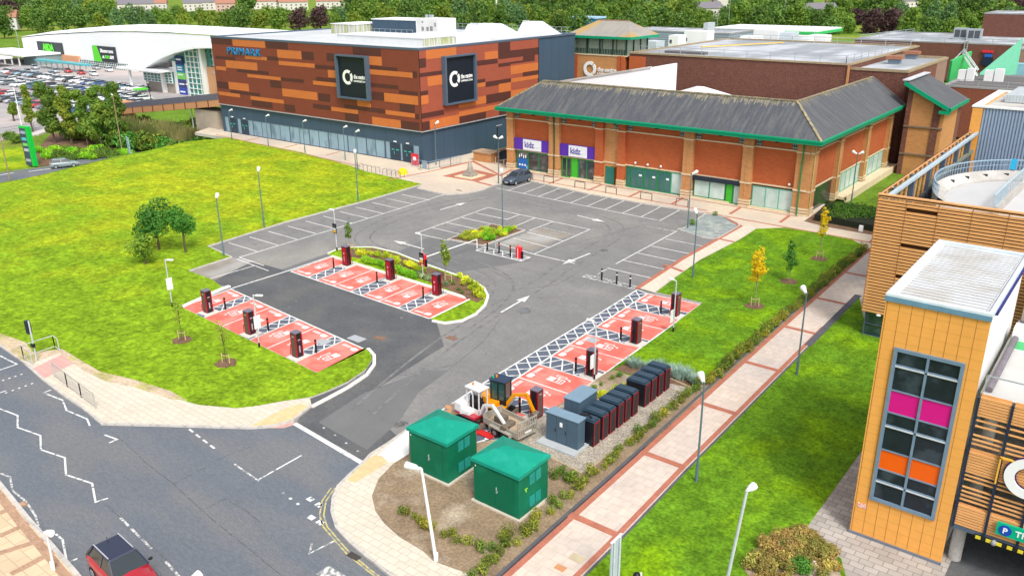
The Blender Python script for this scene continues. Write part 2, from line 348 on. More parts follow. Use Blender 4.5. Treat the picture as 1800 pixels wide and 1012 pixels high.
mb.prism(gp([(690, 447), (752, 418), (835, 420), (935, 458), (860, 470), (790, 480)]), -.1, .0065)
mb.prism(gp([(560, 742), (640, 690), (745, 652), (790, 650), (735, 690), (700, 742), (645, 790)]), -.1, .0062)
tag(mb.build('asphalt_patches', asph_patch), kind='structure')
mb = MB(); mb.prism(gp([(331, 477), (407, 453), (478, 462), (396, 500)]), -.1, .0045)
mb.prism([(-50.1, 62.2), (-46, 62.2), (-46, 69), (-50.1, 69)], -.1, .0045)
tag(mb.build('pale_asphalt_patch', mk('bleached asphalt', (.27, .24, .20), .9, var=.16, scale=.4, c2=(.34, .33, .31), c2scale=.25, fine=(12, .12))), kind='structure')
# tar seams and cracks on the road
tar = mk('tar seam', (.07, .075, .08), .8, var=.3, scale=4, c2=(.15, .155, .16), c2scale=3, c2pos=(.5, .6))
mb = MB()
for L_ in ([(205, 765), (228, 785), (262, 818), (305, 850), (342, 885), (380, 918), (430, 958), (500, 1015)], [(305, 850), (340, 832), (400, 800), (440, 785)], [(362, 893), (395, 876), (430, 895), (458, 918)],
           [(185, 885), (240, 935), (300, 990)], [(700, 660), (760, 650), (800, 640)], [(560, 700), (640, 690), (700, 670)], [(790, 648), (850, 600), (880, 560)], [(690, 447), (650, 430)], [(815, 450), (905, 495), (870, 480)], [(1060, 452), (980, 500), (905, 510)], [(1132, 395), (1040, 420), (960, 440)]):
    strip(mb, gp(L_), .03, -.05, .0075)
for L_ in ([(-61.2, 44.25), (-41.4, 43.85)], ):
    pass
tag(mb.build('tar_seams', tar), kind='structure')
# --- lawns
LX = [(318, 541), (394, 508), (373, 493), (331, 477), (407, 453), (366, 434), (500, 392), (650, 352), (743, 325), (642, 302), (615, 292), (531, 269), (471, 257), (400, 243)]
lawn_left = gp(LX) + gp([(330, 250), (250, 268), (195, 281), (145, 292), (70, 310), (0, 323), (-60, 332)]) + [(-104, 32), (-95, 29), (-78, 25.2)] + gp([(0, 598), (39, 634), (60, 622), (105, 619), (148, 650), (185, 668), (237, 679), (300, 700), (349, 714), (416, 720), (451, 716), (500, 707), (545, 700), (573, 690), (612, 672), (643, 651), (654, 634), (652, 622), (640, 614), (646, 615)]) + [(-41.6, 32.0), (-59.9, 33.3)]
lawn_left = [p for p in lawn_left]
sheet('lawn', lawn_left, .10, grass_dry, .5, kerbm)
# dirt edge of the lawn
sheet('lawn_edge_earth', gp([(0, 588), (45, 604), (60, 622), (110, 616), (130, 628), (175, 655), (237, 670), (300, 690), (330, 706), (300, 704), (237, 683), (185, 672), (148, 654), (105, 622), (60, 640), (36, 634), (0, 606)]), .13, dust, .3)
# left footway
sheet('footway', gp([(-60, 575), (0, 596), (36, 636), (60, 622), (105, 619), (148, 650), (185, 668), (237, 679), (300, 700), (349, 714), (416, 720), (451, 716), (500, 707), (545, 702), (548, 714), (514, 741), (479, 750), (461, 752), (438, 753), (300, 749), (180, 746), (146, 718), (110, 694), (75, 667), (39, 635), (0, 608), (-60, 580)]), .115, pave_cream, .4, kerbm)
mb = MB(); mb.prism(gp([(440, 752), (497, 722), (528, 712), (545, 716), (514, 740), (480, 750)]), 0, .122)
tag(mb.build('tactile_paving', tactile), kind='structure')
mb = MB(); mb.prism(gp([(58, 650), (112, 624), (132, 640), (78, 668)]), 0, .122); mb.prism(gp([(470, 752), (515, 742), (524, 744), (500, 752)]), -.1, .012)
tag(mb.build('pink_tactile_paving', tactile_pink), kind='structure')
# kerbs (real steps) of the lawn / footway / islands
mb = MB()
strip(mb, gp([(-60, 580), (0, 608), (39, 635), (75, 667), (110, 694), (146, 718), (180, 746), (300, 749), (438, 753), (461, 752), (479, 750), (514, 741), (548, 714)]), .16, -.1, .128)
strip(mb, gp([(333, 477), (407, 453), (366, 434), (500, 392), (650, 352), (743, 325)]), .14, -.1, .122)
tag(mb.build('footway_kerb', kerbm), kind='structure')
mb = MB()
strip(mb, gp([(548, 716), (575, 702), (612, 682), (645, 660), (658, 642), (658, 626), (647, 614)]), .22, -.1, .127)
strip(mb, gp([(321, 540), (394, 507), (404, 504)]), .34, -.1, .127)
isl = [(577, 447), (590, 441), (615, 436), (655, 436), (695, 445), (738, 462), (788, 480), (832, 495), (851, 508), (858, 522), (853, 537), (837, 553), (812, 565), (782, 569), (760, 565)]
strip(mb, gp(isl), .2, -.1, .13)
strip(mb, [(-60.3, 49.45), (-42.2, 48.75), (-42.0, 43.7)], .16, -.1, .127)
tag(mb.build('island_kerb', kerb_white), kind='structure')
sheet('island_grass', gp(isl) + [(-42.0, 43.7), (-42.2, 48.7), (-60.3, 49.3)], .11, grass_dry, .4, kerb_white)
sheet('island_bed', gp([(604, 441), (655, 438), (695, 448), (738, 465), (788, 484), (830, 499), (846, 512), (850, 528), (838, 534), (810, 520), (776, 506), (730, 488), (680, 470), (640, 458), (612, 452)]), .135, mulch, .3)
# --- plaza and shopping pavement
plaza = gp([(400, 243), (471, 257), (531, 269), (615, 292), (642, 302), (743, 325), (733, 332), (784, 343), (825, 340), (850, 334), (868, 327), (877, 324.5), (932, 319), (1030, 341), (1132, 359), (1240, 376), (1275, 383), (1300, 397), (1197, 457), (1120, 507), (1150.5, 516), (1189, 487), (1290, 440)]) + [(-22, 60), (-14, 60), (-14, 96), (-140, 96), (-132, 80.8)]
sheet('plaza_paving', plaza, .10, pave_plaza, .5, kerbm)
mb = MB()
sheet('side_path_paving', gp([(1300, 399), (1315, 396), (1329, 403), (1300, 421), (1230, 457), (1189, 485), (1150.5, 516), (1120, 507), (1197, 457)]), .106, pave_cream, .3)
RB = MB()
strip(RB, gp([(1121, 508), (1197, 458), (1302, 399), (1275, 383)]), .42, 0, .113)
strip(RB, gp([(1200, 479), (1168, 467)]), .4, 0, .1135); strip(RB, gp([(1290, 427), (1258, 420)]), .4, 0, .1135)
strip(RB, [(-64.6, 86.4), (-38.6, 85.4)], .25, 0, .112); strip(RB, [(-69, 89.3), (-29.6, 89.0)], .25, 0, .112)
for x in (-60.6, -54.6, -48.9, -43.2, -36.0, -30.3): strip(RB, [(x, 85.6), (x-.2, 89.1)], .35, 0, .1125)
strip(RB, [(-38.4, 84.6), (-20, 83.9)], .3, 0, .112)
strip(RB, [(-20.5, 83.8), (-20.6, 87.5)], .35, 0, .1125)
# compass-like red brick lozenge with paths round the monument
strip(RB, gp([(775, 297), (832, 285), (880, 310), (905, 297)]), .5, 0, .1127)
RB.prism(gp([(778, 311), (827, 298), (876, 309), (838, 321)]), 0, .1133)
strip(RB, gp([(838, 321), (866, 328)]), .5, 0, .1122); strip(RB, gp([(680, 318), (760, 302), (832, 285)]), .3, 0, .1118)
strip(RB, [(-127, 81.6), (-88, 78.6)], .25, 0, .1115)
for x in (-118, -108, -98): strip(RB, [(x, 81), (x-.4, 84)], .3, 0, .112)
tag(RB.build('red_brick_bands', pave_red), kind='structure')
# slate island by the shopping pavement
sheet('slate_island', gp([(1192, 404), (1203, 402), (1240, 377), (1268, 379), (1298, 394), (1299, 399), (1261, 420), (1235, 417)]), .09, slate_chip, .3, kerbm)
mb = MB(); strip(mb, gp([(1192, 404), (1203, 402), (1240, 377), (1268, 379), (1298, 394), (1300, 398), (1261, 421), (1235, 418)]), .14, -.1, .125, closed=True)
strip(mb, gp([(733, 332), (784, 343), (825, 340), (850, 334), (868, 327), (877, 324.5), (932, 319), (1030, 341), (1132, 359), (1240, 376)]), .16, -.1, .128)
tag(mb.build('plaza_kerb', kerbm), kind='structure')
# planted square in the car park
sheet('planting_square', [(-54.9, 60.1), (-50.7, 60.5), (-50.6, 67.2), (-54.8, 66.9)], .12, mulch, .4, kerbm)
mb = MB(); strip(mb, [(-54.9, 60.1), (-50.7, 60.5), (-50.6, 67.2), (-54.8, 66.9)], .14, -.1, .14, closed=True); tag(mb.build('planting_square_kerb', kerbm), kind='structure')
# --- right: lawns, long path, beds
lawn_right = gp([(1153, 516), (1191, 487), (1230, 459), (1300, 423), (1329, 404), (1379, 402), (1440, 412), (1497, 423), (1515, 432), (1522, 442)]) + [(-20.0, 80.9), (-19.62, 50.7), (-19.5, 44.2), (-26.05, 44.2), (-26.2, 51.4), (-26.55, 59.2), (-30.7, 59.1)]
sheet('lawn_by_path', lawn_right, .125, grass_deep, .4, kerbm)
sheet('long_path', [(-19.05, 14), (-19.02, 23.7), (-19.25, 36), (-19.6, 50.6), (-20.1, 82.5), (-20.2, 88), (-14, 88), (-14, 70), (-17.0, 68.4), (-16.75, 51.3), (-16.5, 36.4), (-16.25, 28.6), (-16.1, 14)], .112, pave_pink, .4, kerbm)
RB = MB()
strip(RB, [(-18.9, 14), (-18.87, 23.7), (-19.1, 36), (-19.43, 50.6), (-19.93, 82)], .32, 0, .120)
strip(RB, [(-16.3, 14), (-16.45, 28.6), (-16.7, 36.4), (-16.95, 51.3), (-17.1, 60)], .28, 0, .120)
for y in (21.9, 29.15, 36.35, 43.55, 50.8, 58.4, 65.75, 73.5, 81): strip(RB, [(-19.2-.012*(y-29), y), (-16.5-.012*(y-29), y)], .42, 0, .1215)
tag(RB.build('path_brick_bands', pave_red), kind='structure')
mb = MB(); strip(mb, [(-19.2, 14), (-19.18, 23.7), (-19.42, 36), (-19.78, 50.6), (-20.25, 81.5)], .16, -.1, .17)
strip(mb, [(-16.0, 14), (-16.15, 28.6), (-16.4, 36.4), (-16.65, 51.3), (-16.85, 60)], .12, -.1, .135)
strip(mb, [(-16.85, 56), (-17.05, 68.4)], .5, -.1, .137)
tag(mb.build('path_edging', kerb_dark), kind='structure')
sheet('lower_lawn', [(-16.2, 12), (-16.2, 28.6), (-16.45, 36.4), (-16.7, 51.3), (-17.0, 68.4), (-14.6, 62), (-11, 60)] + [(-9.3, 60)] + gp([(1513, 797), (1480, 843), (1413, 937), (1440, 955), (1478, 985), (1490, 1030)]) + [(-8.6, 12)], .13, grass_deep, .4, kerbm)
sheet('tower_paving', gp([(1513, 797), (1480, 843), (1413, 937), (1440, 955), (1478, 985), (1490, 1030)]) + [(-9.5, 20), (2, 20), (2, 41), (-9, 46)], .115, pave_grey, .4, kerbm)
sheet('access_road', [(-3.6, 18), (14, 18), (14, 60), (-3.4, 60)], .119, asph_new, .2)
sheet('flower_bed_soil', gp([(1413, 940), (1440, 955), (1470, 980), (1480, 1030), (1330, 1040), (1305, 1000), (1330, 965), (1370, 945)]), .14, soil, .3)
# kiosk / cabinet bed
bed = gp([(719, 762), (719, 800), (692, 817), (665, 845), (654, 874), (660, 901), (676, 923), (703, 947), (743, 971), (762, 989), (800, 1003), (827, 1012)]) + [(-20.6, 21), (-19.25, 20.5), (-19.18, 23.7), (-19.42, 36), (-19.7, 46), (-26.05, 44.5), (-26.0, 33.3), (-27.2, 31.6)]
sheet('soil_bed', bed, .115, soil, .4, kerbm)
sheet('kiosk_footway', gp([(745, 742), (717, 756), (684, 780), (652, 800), (639, 815), (614, 837), (595, 856), (586, 877), (584, 901), (592, 928), (617, 955), (649, 982), (686, 1011), (770, 1070), (920, 1120)]) + [(-19.1, 14), (-19.1, 21)] + gp([(827, 1012), (800, 1003), (762, 989), (743, 971), (703, 947), (676, 923), (660, 901), (654, 874), (665, 845), (692, 817), (719, 800), (719, 762)]), .105, pave_cream, .4, kerbm)
mb = MB(); strip(mb, gp([(745, 742), (717, 756), (684, 780), (652, 800), (639, 815), (614, 837), (595, 856), (586, 877), (584, 901), (592, 928), (617, 955), (649, 982), (686, 1011), (770, 1070)]), .17, -.1, .125)
tag(mb.build('kiosk_footway_kerb', kerbm), kind='structure')
mb = MB(); mb.prism(gp([(658, 803), (672, 804), (682, 815), (624, 851), (610, 846), (639, 815)]), 0, .116); tag(mb.build('buff_tactile_paving', tactile), kind='structure')
mb = MB(); mb.prism(gp([(719, 756), (719, 800), (700, 812), (684, 815), (664, 803), (690, 780)]), 0, .1155); tag(mb.build('fresh_concrete_footway', mk('fresh concrete', (.8, .79, .76), .85, var=.04, scale=1)), kind='structure')
sheet('pebble_bed', gp([(905, 775), (1025, 835)]) + [(-20.55, 38), (-20.6, 45.0), (-22.3, 45.4), (-22.4, 43.6), (-23.4, 43.2), (-25.9, 38.6), (-26.0, 36.2), (-26, 34)], .13, cobble, .3)
mb = MB(); strip(mb, gp([(862, 778), (905, 776), (1025, 836)]) + [(-20.5, 38), (-20.5, 45.0), (-22.2, 45.4)], .12, 0, .165); tag(mb.build('timber_edging', mk('timber edging', (.42, .33, .22), .8, var=.15, scale=5)), kind='structure')
# bottom-left footway
sheet('orange_footway', gp([(-120, 760), (-50, 800), (0, 852), (50, 914), (75, 942), (135, 1011), (165, 1050), (60, 1200), (-300, 1000)]), .11, pave_orange, .4, kerbm)
mb = MB(); strip(mb, gp([(-120, 752), (-50, 798), (0, 852), (50, 914), (75, 942), (135, 1011), (165, 1050)]), .22, -.1, .13); tag(mb.build('orange_footway_kerb', kerbm), kind='structure')
mb = MB()
for a, b in (((0, 905), (46, 885)), ((0, 945), (60, 918)), ((0, 975), (80, 950)), ((20, 1012), (100, 970))): strip(mb, gp([a, b]), .35, 0, .118)
strip(mb, gp([(-40, 830), (0, 873), (40, 925), (66, 955), (120, 1020)]), .4, 0, .1185)
tag(mb.build('footway_brick_bands', mk('brown brick paving', (.46, .29, .19), .85, var=.12, scale=1, brick=(.2, .1, 'z'))), kind='structure')
# --- painted markings
Z1 = .0105
MK = MB(); WN = MB(); YW = MB(); YWW = MB()
def ln(a, b, wd=.1, mb=MK, z=Z1): strip(mb, [a, b], wd, -.04, z)
ys = [46.2, 48.7, 51.1, 53.6, 56.0, 58.5, 60.9, 63.3, 65.9, 68.3, 70.8]
for y in ys: ln((-72.15, y), (-67.45, y-.05))
strip(MK, [(-67.25, 44.0), (-67.3, 56), (-67.6, 66), (-67.9, 74.2)], .1, -.04, Z1+.0004)
ln((-67.2, 44.0), (-63.3, 43.9), .1); ln((-67.0, 41.2), (-62.7, 43.7), .1, MK, Z1+.0008) if False else None
strip(MK, gp([(365, 491), (447, 467)]), .1, -.04, Z1); strip(MK, gp([(416, 455), (472, 476)]), .1, -.04, Z1+.0006)
fx = [-63.1+2.41*i for i in range(10)]
for i, x in enumerate(fx): ln((x, 85.1-.11*i*.9), (x+.3, 79.95-.09*i-.25*(i == 9)), .1)
strip(MK, [(-64.8, 80.2), (-55.7, 79.65), (-45.7, 79.2), (-41.4, 79.0)], .1, -.04, Z1+.0004)
# middle block
strip(MK, [(-54.7, 59.95), (-59.2, 59.8), (-59.4, 66), (-59.7, 72.3), (-54.9, 72.0), (-54.8, 69.45)], .1, -.04, Z1)
for y in (62.35, 64.75, 67.2, 69.6): ln((-59.3, y), (-54.85, y), .1, MK, Z1+.0006)
strip(MK, [(-54.85, 72.0), (-45.4, 71.7), (-45.2, 61.5)], .1, -.04, Z1+.0005)
ln((-52.7, 72), (-52.4, 67.5), .1, MK, Z1+.001); ln((-50.2, 71.8), (-50.3, 67.6), .1, MK, Z1+.001)
ln((-50.2, 69.3), (-45.6, 69.2), .1, WN); ln((-50.1, 67), (-45.4, 66.7)); ln((-50, 64.5), (-45.3, 64.1))
strip(MK, [(-50.3, 62.2), (-45.2, 61.5), (-40.5, 61.5)], .12, -.04, Z1+.0011)
# right bays
strip(MK, [(-37.8, 76.6), (-37.4, 63.7)], .1, -.04, Z1); strip(WN, [(-37.3, 62.4), (-37.2, 60.1)], .1, -.04, Z1)
for y in (73.4, 70.45, 67.7, 65.0, 62.2): ln((-37.4, y), (-32.9, y), .1, MK, Z1+.0006)
strip(WN, [(-41.2, 76.2), (-37.8, 76.4)], .1, -.04, Z1)
# arrows
def arrow(a, b, mb=MK, k=1.0):
    a, b = Vector(a), Vector(b); d = (b-a).normalized(); n = Vector((-d.y, d.x)); Ln = (b-a).length; h = b-d*1.5*k
    z = Z1+.0012
    for q in ([a-n*.09*k, h-n*.09*k, h+n*.09*k, a+n*.09*k], [h-n*.42*k, b, h+n*.42*k]):
        mb.add([(p.x, p.y, z) for p in q], [tuple(range(len(q)))])
arrow((-63.4, 68.2), (-63.2, 72.6)); arrow((-54.8, 56.4), (-59.2, 56.6)); arrow((-49.5, 75.5), (-45.6, 75.0)); arrow((-38.5, 48.0), (-38.9, 52.4))
arrow((-41.0, 64.9), (-41.3, 60.7))
# hatched ticket / bollard areas
def hatch(x0, y0, x1, y1, nx, mb=MK, z=Z1+.0004, edge=.12, w=.09, two=True):
    strip(mb, [(x0, y0), (x1, y0), (x1, y1), (x0, y1)], edge, -.04, z, closed=True)
    st = (x1-x0)/nx
    for i in range(nx):
        a = x0+i*st
        strip(mb, [(a, y0), (a+st, y1)], w, -.04, z+.0004)
        if two: strip(mb, [(a+st, y0), (a, y1)], w, -.04, z+.0008)
hatch(-50.4, 59.1, -44.9, 60.5, 5); hatch(-37.9, 58.9, -32.8, 59.6, 5, WN)
# road: give-way line and junction
strip(MK, gp([(518, 744), (636, 813)]), .30, -.04, Z1+.002)
def dashes(pts, n, frac, wd, mb):
    P = [Vector(p) for p in gp(pts)]; tot = [0]
    for a, b in zip(P, P[1:]): tot.append(tot[-1]+(b-a).length)
    def at(s):
        for i in range(len(P)-1):
            if s <= tot[i+1] or i == len(P)-2: return P[i].lerp(P[i+1], (s-tot[i])/(tot[i+1]-tot[i]))
    for i in range(n):
        s0 = tot[-1]*(i+.5-frac/2)/n; s1 = tot[-1]*(i+.5+frac/2)/n; strip(mb, [tuple(at(s0)), tuple(at(s1))], wd, -.04, Z1+.001)
def zig(pts, mb=YWW): strip(mb, gp(pts), .10, -.04, Z1+.001)
zig([(0, 718), (31, 730), (31, 751), (71, 765), (72, 790), (114, 804), (116, 834), (162, 849), (168, 882), (190, 875)]); zig([(0, 690), (12, 686)])
zig([(90, 685), (76, 690), (110, 703), (117, 721), (153, 736), (158, 748)]); zig([(184, 764), (206, 772), (192, 778)])
zig([(0, 625), (30, 640), (0, 650)])
zig([(0, 831), (18, 838), (22, 862), (45, 880), (62, 905), (68, 925)], WN); zig([(98, 938), (110, 948), (117, 985), (120, 988), (136, 981)])
dashes([(0, 670), (43, 656)], 4, .35, .12, MK); dashes([(5, 692), (62, 672)], 5, .35, .12, MK)
dashes([(330, 752), (380, 790)], 4, .55, .12, MK); dashes([(210, 908), (268, 965)], 3, .85, .12, WN); dashes([(290, 985), (340, 1040)], 3, .85, .12, WN)
zig([(455, 842), (530, 800)]); zig([(412, 815), (455, 845)], WN)
dashes([(492, 862), (530, 890)], 3, .25, .14, YWW); dashes([(538, 872), (568, 892)], 2, .5, .3, YWW); dashes([(540, 905), (570, 922)], 2, .6, .3, YWW)
zig([(548, 955), (544, 972), (588, 950)], WN); dashes([(565, 1000), (600, 1020)], 1, .9, .7, WN)
for off in (0, 7):
    strip(YW, gp([(589-off, 857), (573-off, 880), (569-off, 905), (575-off, 925), (598-off, 952), (616-off, 972), (650-off, 1000), (690-off, 1030)]), .08, -.04, Z1+.001)
zig([(540, 716), (566, 706), (600, 690)], YW)
dashes([(560, 745), (640, 800)], 4, .12, .12, WN)
tag(MK.build('road_markings', white_paint), kind='structure'); tag(WN.build('worn_road_markings', worn_paint), kind='structure'); tag(YWW.build('faded_road_markings', mk('faded paint', (.70, .70, .68), .8, var=.12, scale=4, c2=(.22, .23, .25), c2scale=3.2, c2pos=(.55, .60))), kind='structure'); tag(YW.build('yellow_road_markings', yellow_paint), kind='structure')
# oil drips and tyre scuffs
rs_ = random.Random(31); OS = MB()
def blob(x, y, r, z=.0078, mb=None):
    k = 11; pts = [(x+math.cos(6.283*i/k)*r*rs_.uniform(.55, 1.15), y+math.sin(6.283*i/k)*r*rs_.uniform(.55, 1.15), z) for i in range(k)]; (mb or OS).add(pts, [tuple(range(k))])
for i in range(10):
    for y in (82.8,): blob(-64+2.41*i+rs_.uniform(-.3, .3)+1.2, y+rs_.uniform(-.8, .8), rs_.uniform(.12, .34), .0078+i*.00005)
for i, y in enumerate(ys): blob(-70+rs_.uniform(-.8, .8), y+1.2, rs_.uniform(.1, .32), .0079+i*.00005)
for i in range(16): blob(rs_.uniform(-59, -46), rs_.uniform(62, 71), rs_.uniform(.08, .28), .0085+i*.00005)
for i in range(26): blob(rs_.uniform(-56, -34), rs_.uniform(30, 58), rs_.uniform(.06, .22), .0095+i*.00003)
q_ = G(775, 0+603); blob(*G(920, 546)[:2], .7, .0077); blob(*G(1060, 440)[:2], .5, .0077); blob(*G(705, 745)[:2], .5, .0077)
tag(OS.build('oil_stains', mk('oil stained tarmac', (.10, .10, .10), .6, var=.25, scale=5, c2=(.19, .19, .185), c2scale=3.5, c2pos=(.45, .6))), kind='structure')
TS = MB()
TZ_ = [.0068]
def tyre(pts, gap=1.55):
    TZ_[0] += .00013
    P = [Vector(p) for p in pts]; out = []
    for i in range(len(P)-2):
        for k in range(6): t = k/6; a, b_, c_ = P[i].lerp(P[i+1], .5) if i else P[0], P[i+1], P[i+1].lerp(P[i+2], .5) if i < len(P)-3 else P[-1]; out.append(a.lerp(b_, t).lerp(b_.lerp(c_, t), t))
    out.append(P[-1])
    strip(TS, [tuple(p) for p in out], .2, -.02, TZ_[0])
    off = [(p.x+(out[min(i+1, len(out)-1)]-out[max(i-1, 0)]).normalized().y*gap, p.y-(out[min(i+1, len(out)-1)]-out[max(i-1, 0)]).normalized().x*gap) for i, p in enumerate(out)]
    TZ_[0] += .00013; strip(TS, off, .2, -.02, TZ_[0])
tyre([(-36, 30), (-38.5, 38), (-40, 48), (-41, 58)]); tyre([(-41, 56), (-42, 64), (-43, 74), (-50, 76), (-60, 76.5)]); tyre([(-62, 76), (-65, 70), (-64, 58), (-60, 54), (-50, 54.5), (-43, 52)]); tyre([(-40, 44), (-41, 52), (-47, 55.5), (-58, 56)])
tag(TS.build('tyre_scuffs', mk('tyre scuffed tarmac', (.145, .145, .143), .85, var=.15, scale=3, c2=(.20, .198, .193), c2scale=1.4, c2pos=(.42, .55), fine=(14, .16))), kind='structure')
# --- red charging bays
RED = MB(); BM = MB(); HB = MB(); IC = MB()
def quadpt(c, u, v):   # c: 4 corners (u0v0,u1v0,u1v1,u0v1)
    a = Vector(c[0]).lerp(Vector(c[1]), u); b = Vector(c[3]).lerp(Vector(c[2]), u); p = a.lerp(b, v); return (p.x, p.y)
def icon(o, ux, uy):
    """painted car with plug; o centre, ux across the bay, uy towards its back"""
    o = Vector(o); z = .022
    def poly(pts, zz=0.0): IC.add([(*(o+ux*a+uy*b), z+zz) for a, b in pts], [tuple(range(len(pts)))])
    def ringr(cx, cy, hw, hh, t):
        for q in ([(cx-hw, cy-hh), (cx+hw, cy-hh), (cx+hw, cy-hh+t), (cx-hw, cy-hh+t)], [(cx-hw, cy+hh-t), (cx+hw, cy+hh-t), (cx+hw, cy+hh), (cx-hw, cy+hh)],
                  [(cx-hw, cy-hh+t), (cx-hw+t, cy-hh+t), (cx-hw+t, cy+hh-t), (cx-hw, cy+hh-t)], [(cx+hw-t, cy-hh+t), (cx+hw, cy-hh+t), (cx+hw, cy+hh-t), (cx+hw-t, cy+hh-t)]): poly(q)
    ringr(.12, 0, .30, .62, .08)
    poly([(-.10, -.5), (.34, -.5), (.34, -.12), (-.10, -.12)]); poly([(-.06, .1), (.3, .1), (.3, .2), (-.06, .2)]); poly([(-.06, .32), (.3, .32), (.3, .4), (-.06, .4)])
    ringr(-.5, .05, .12, .40, .06); poly([(-.38, .0), (-.18, -.02), (-.18, .06), (-.38, .08)]); poly([(-.50, .45), (-.42, .45), (-.30, .78), (-.38, .82)]); poly([(-.42, .72), (-.18, .78), (-.2, .9), (-.44, .84)])
def icon2(o, ux, uy):
    o = Vector(o); z = .022
    def poly(pts): IC.add([(*(o+ux*a+uy*b), z) for a, b in pts], [tuple(range(len(pts)))])
    poly([(-.85, -.10), (.1, -.10), (.1, -.03), (-.85, -.03)])
    for i in range(6): poly([(-.85+i*.15, .0), (-.75+i*.15, .0), (-.75+i*.15, .17), (-.85+i*.15, .17)])
    poly([(.2, -.14), (.75, -.14), (.82, .1), (.7, .32), (.3, .32), (.14, .1)])
def bank(c, cells, ux, uy, plinth_v):
    """cells: list of ('b'|'h', u0, u1)"""
    for k, u0, u1 in cells:
        q = [quadpt(c, u0, 0), quadpt(c, u1, 0), quadpt(c, u1, 1), quadpt(c, u0, 1)]
        if k == 'b':
            RED.add([(*p, .0125) for p in q], [(0, 1, 2, 3)])
            m_ = quadpt(c, (u0+u1)/2, .52); icon(m_, ux, uy); icon2(quadpt(c, (u0+u1)/2, .10), ux, uy)
        else:
            HB.add([(*p, .0115) for p in q], [(0, 1, 2, 3)])
            n = 4
            for i in range(n):
                v0, v1 = i/n*.86, (i+1)/n*.86
                strip(BM, [quadpt(c, u0, v0), quadpt(c, u1, v1)], .10, 0, .0205); strip(BM, [quadpt(c, u1, v0), quadpt(c, u0, v1)], .10, 0, .0209)
        strip(BM, [q[0], q[3]], .11, 0, .0182); strip(BM, [q[1], q[2]], .11, 0, .0186)
        strip(BM, [q[0], q[1]], .13, 0, .0192); strip(BM, [q[3], q[2]], .13, 0, .0196)
tot = 18.0
def cells_for(x0, xs): return None
cu_ = lambda xs, kinds: [(k, (a-xs[0])/(xs[-1]-xs[0]), (b-xs[0])/(xs[-1]-xs[0])) for k, a, b in zip(kinds, xs, xs[1:])]
K9 = 'bhbbhbbhb'
X_up = [-59.95, -57.5, -56.25, -54.0, -51.7, -50.25, -48.1, -45.85, -44.55, -42.2]
bank([(-59.95, 44.35), (-42.2, 43.65), (-42.4, 48.65), (-60.2, 49.3)], cu_(X_up, K9), Vector((1, 0)), Vector((0, 1)), 1)
X_l = [-60.3, -58.0, -56.8, -54.1, -51.4, -50.2, -47.9, -45.5, -44.35, -41.75]
bank([(-60.35, 38.3), (-41.75, 36.65), (-41.65, 32.05), (-60.0, 33.35)], cu_(X_l, K9), Vector((1, -.08)), Vector((-.08, -1)), 1)
Y_r = [58.6, 56.4, 54.8, 52.35, 49.95, 48.45, 46.1, 43.75, 42.15, 39.75, 37.45]
Y_r2 = [37.45, 36.0, 33.6, 32.0]
c_r = [(-31.25, 58.6), (-30.35, 37.45), (-26.0, 37.45), (-26.6, 59.0)]
bank(c_r, [(k, (58.6-a)/21.15, (58.6-b)/21.15) for k, a, b in zip('bhbbhbbhbb', Y_r, Y_r[1:])], Vector((0, -1)), Vector((1, 0)), 1)
c_r2 = [(-30.35, 37.45), (-30.1, 31.0), (-26.2, 31.0), (-26.0, 37.45)]
bank(c_r2, [('h', 0, .22), ('b', .22, .62), ('h', .62, 1)], Vector((0, -1)), Vector((1, 0)), 1)
# walkway hatch beside the right bank
hl = [(-32.4, 58.9), (-32.15, 53), (-31.95, 43.6), (-31.8, 38.5), (-31.35, 31.2)]; hr = [(-31.3, 58.6), (-31.02, 53), (-30.66, 43.6), (-30.45, 38.5), (-30.1, 31.2)]
HB.add([(*p, .0118) for p in hl]+[(*p, .0118) for p in hr], [(i, i+1, 6+i, 5+i) for i in range(4)])
strip(BM, hl, .13, 0, .0198); strip(BM, [hl[-1], hr[-1]], .12, 0, .0202); strip(BM, [hl[0], hr[0]], .12, 0, .0202)
def onl(L_, y):
    for a, b in zip(L_, L_[1:]):
        if b[1] <= y <= a[1]: t = (y-a[1])/(b[1]-a[1]); return (a[0]+(b[0]-a[0])*t, y)
    return (L_[-1][0], y)
n = 22
for i in range(n):
    ya, yb = 58.6-27.2*i/n, 58.6-27.2*(i+1)/n
    strip(BM, [onl(hl, ya), onl(hr, yb)], .10, 0, .0213); strip(BM, [onl(hr, ya), onl(hl, yb)], .10, 0, .0217)
tag(RED.build('charging_bay_surface', red_bay), kind='structure')
tag(HB.build('hatched_bay_surface', mk('dark blue grey coating', (.10, .12, .16), .8, var=.12, scale=1, fine=(12, .1))), kind='structure')
tag(BM.build('charging_bay_lines', white_paint), kind='structure')
tag(IC.build('charging_bay_symbols', mk('symbol paint', (.8, .74, .72), .7, var=.06, scale=4, c2=(.7, .5, .47), c2scale=6, c2pos=(.56, .66))), kind='structure')
strip_ = MB(); strip(strip_, [(-60.5, 38.3), (-60.3, 44.3), (-60.4, 49.3)], .16, -.04, .0125)
tag(strip_.build('fresh_boundary_line', white_paint), kind='structure')
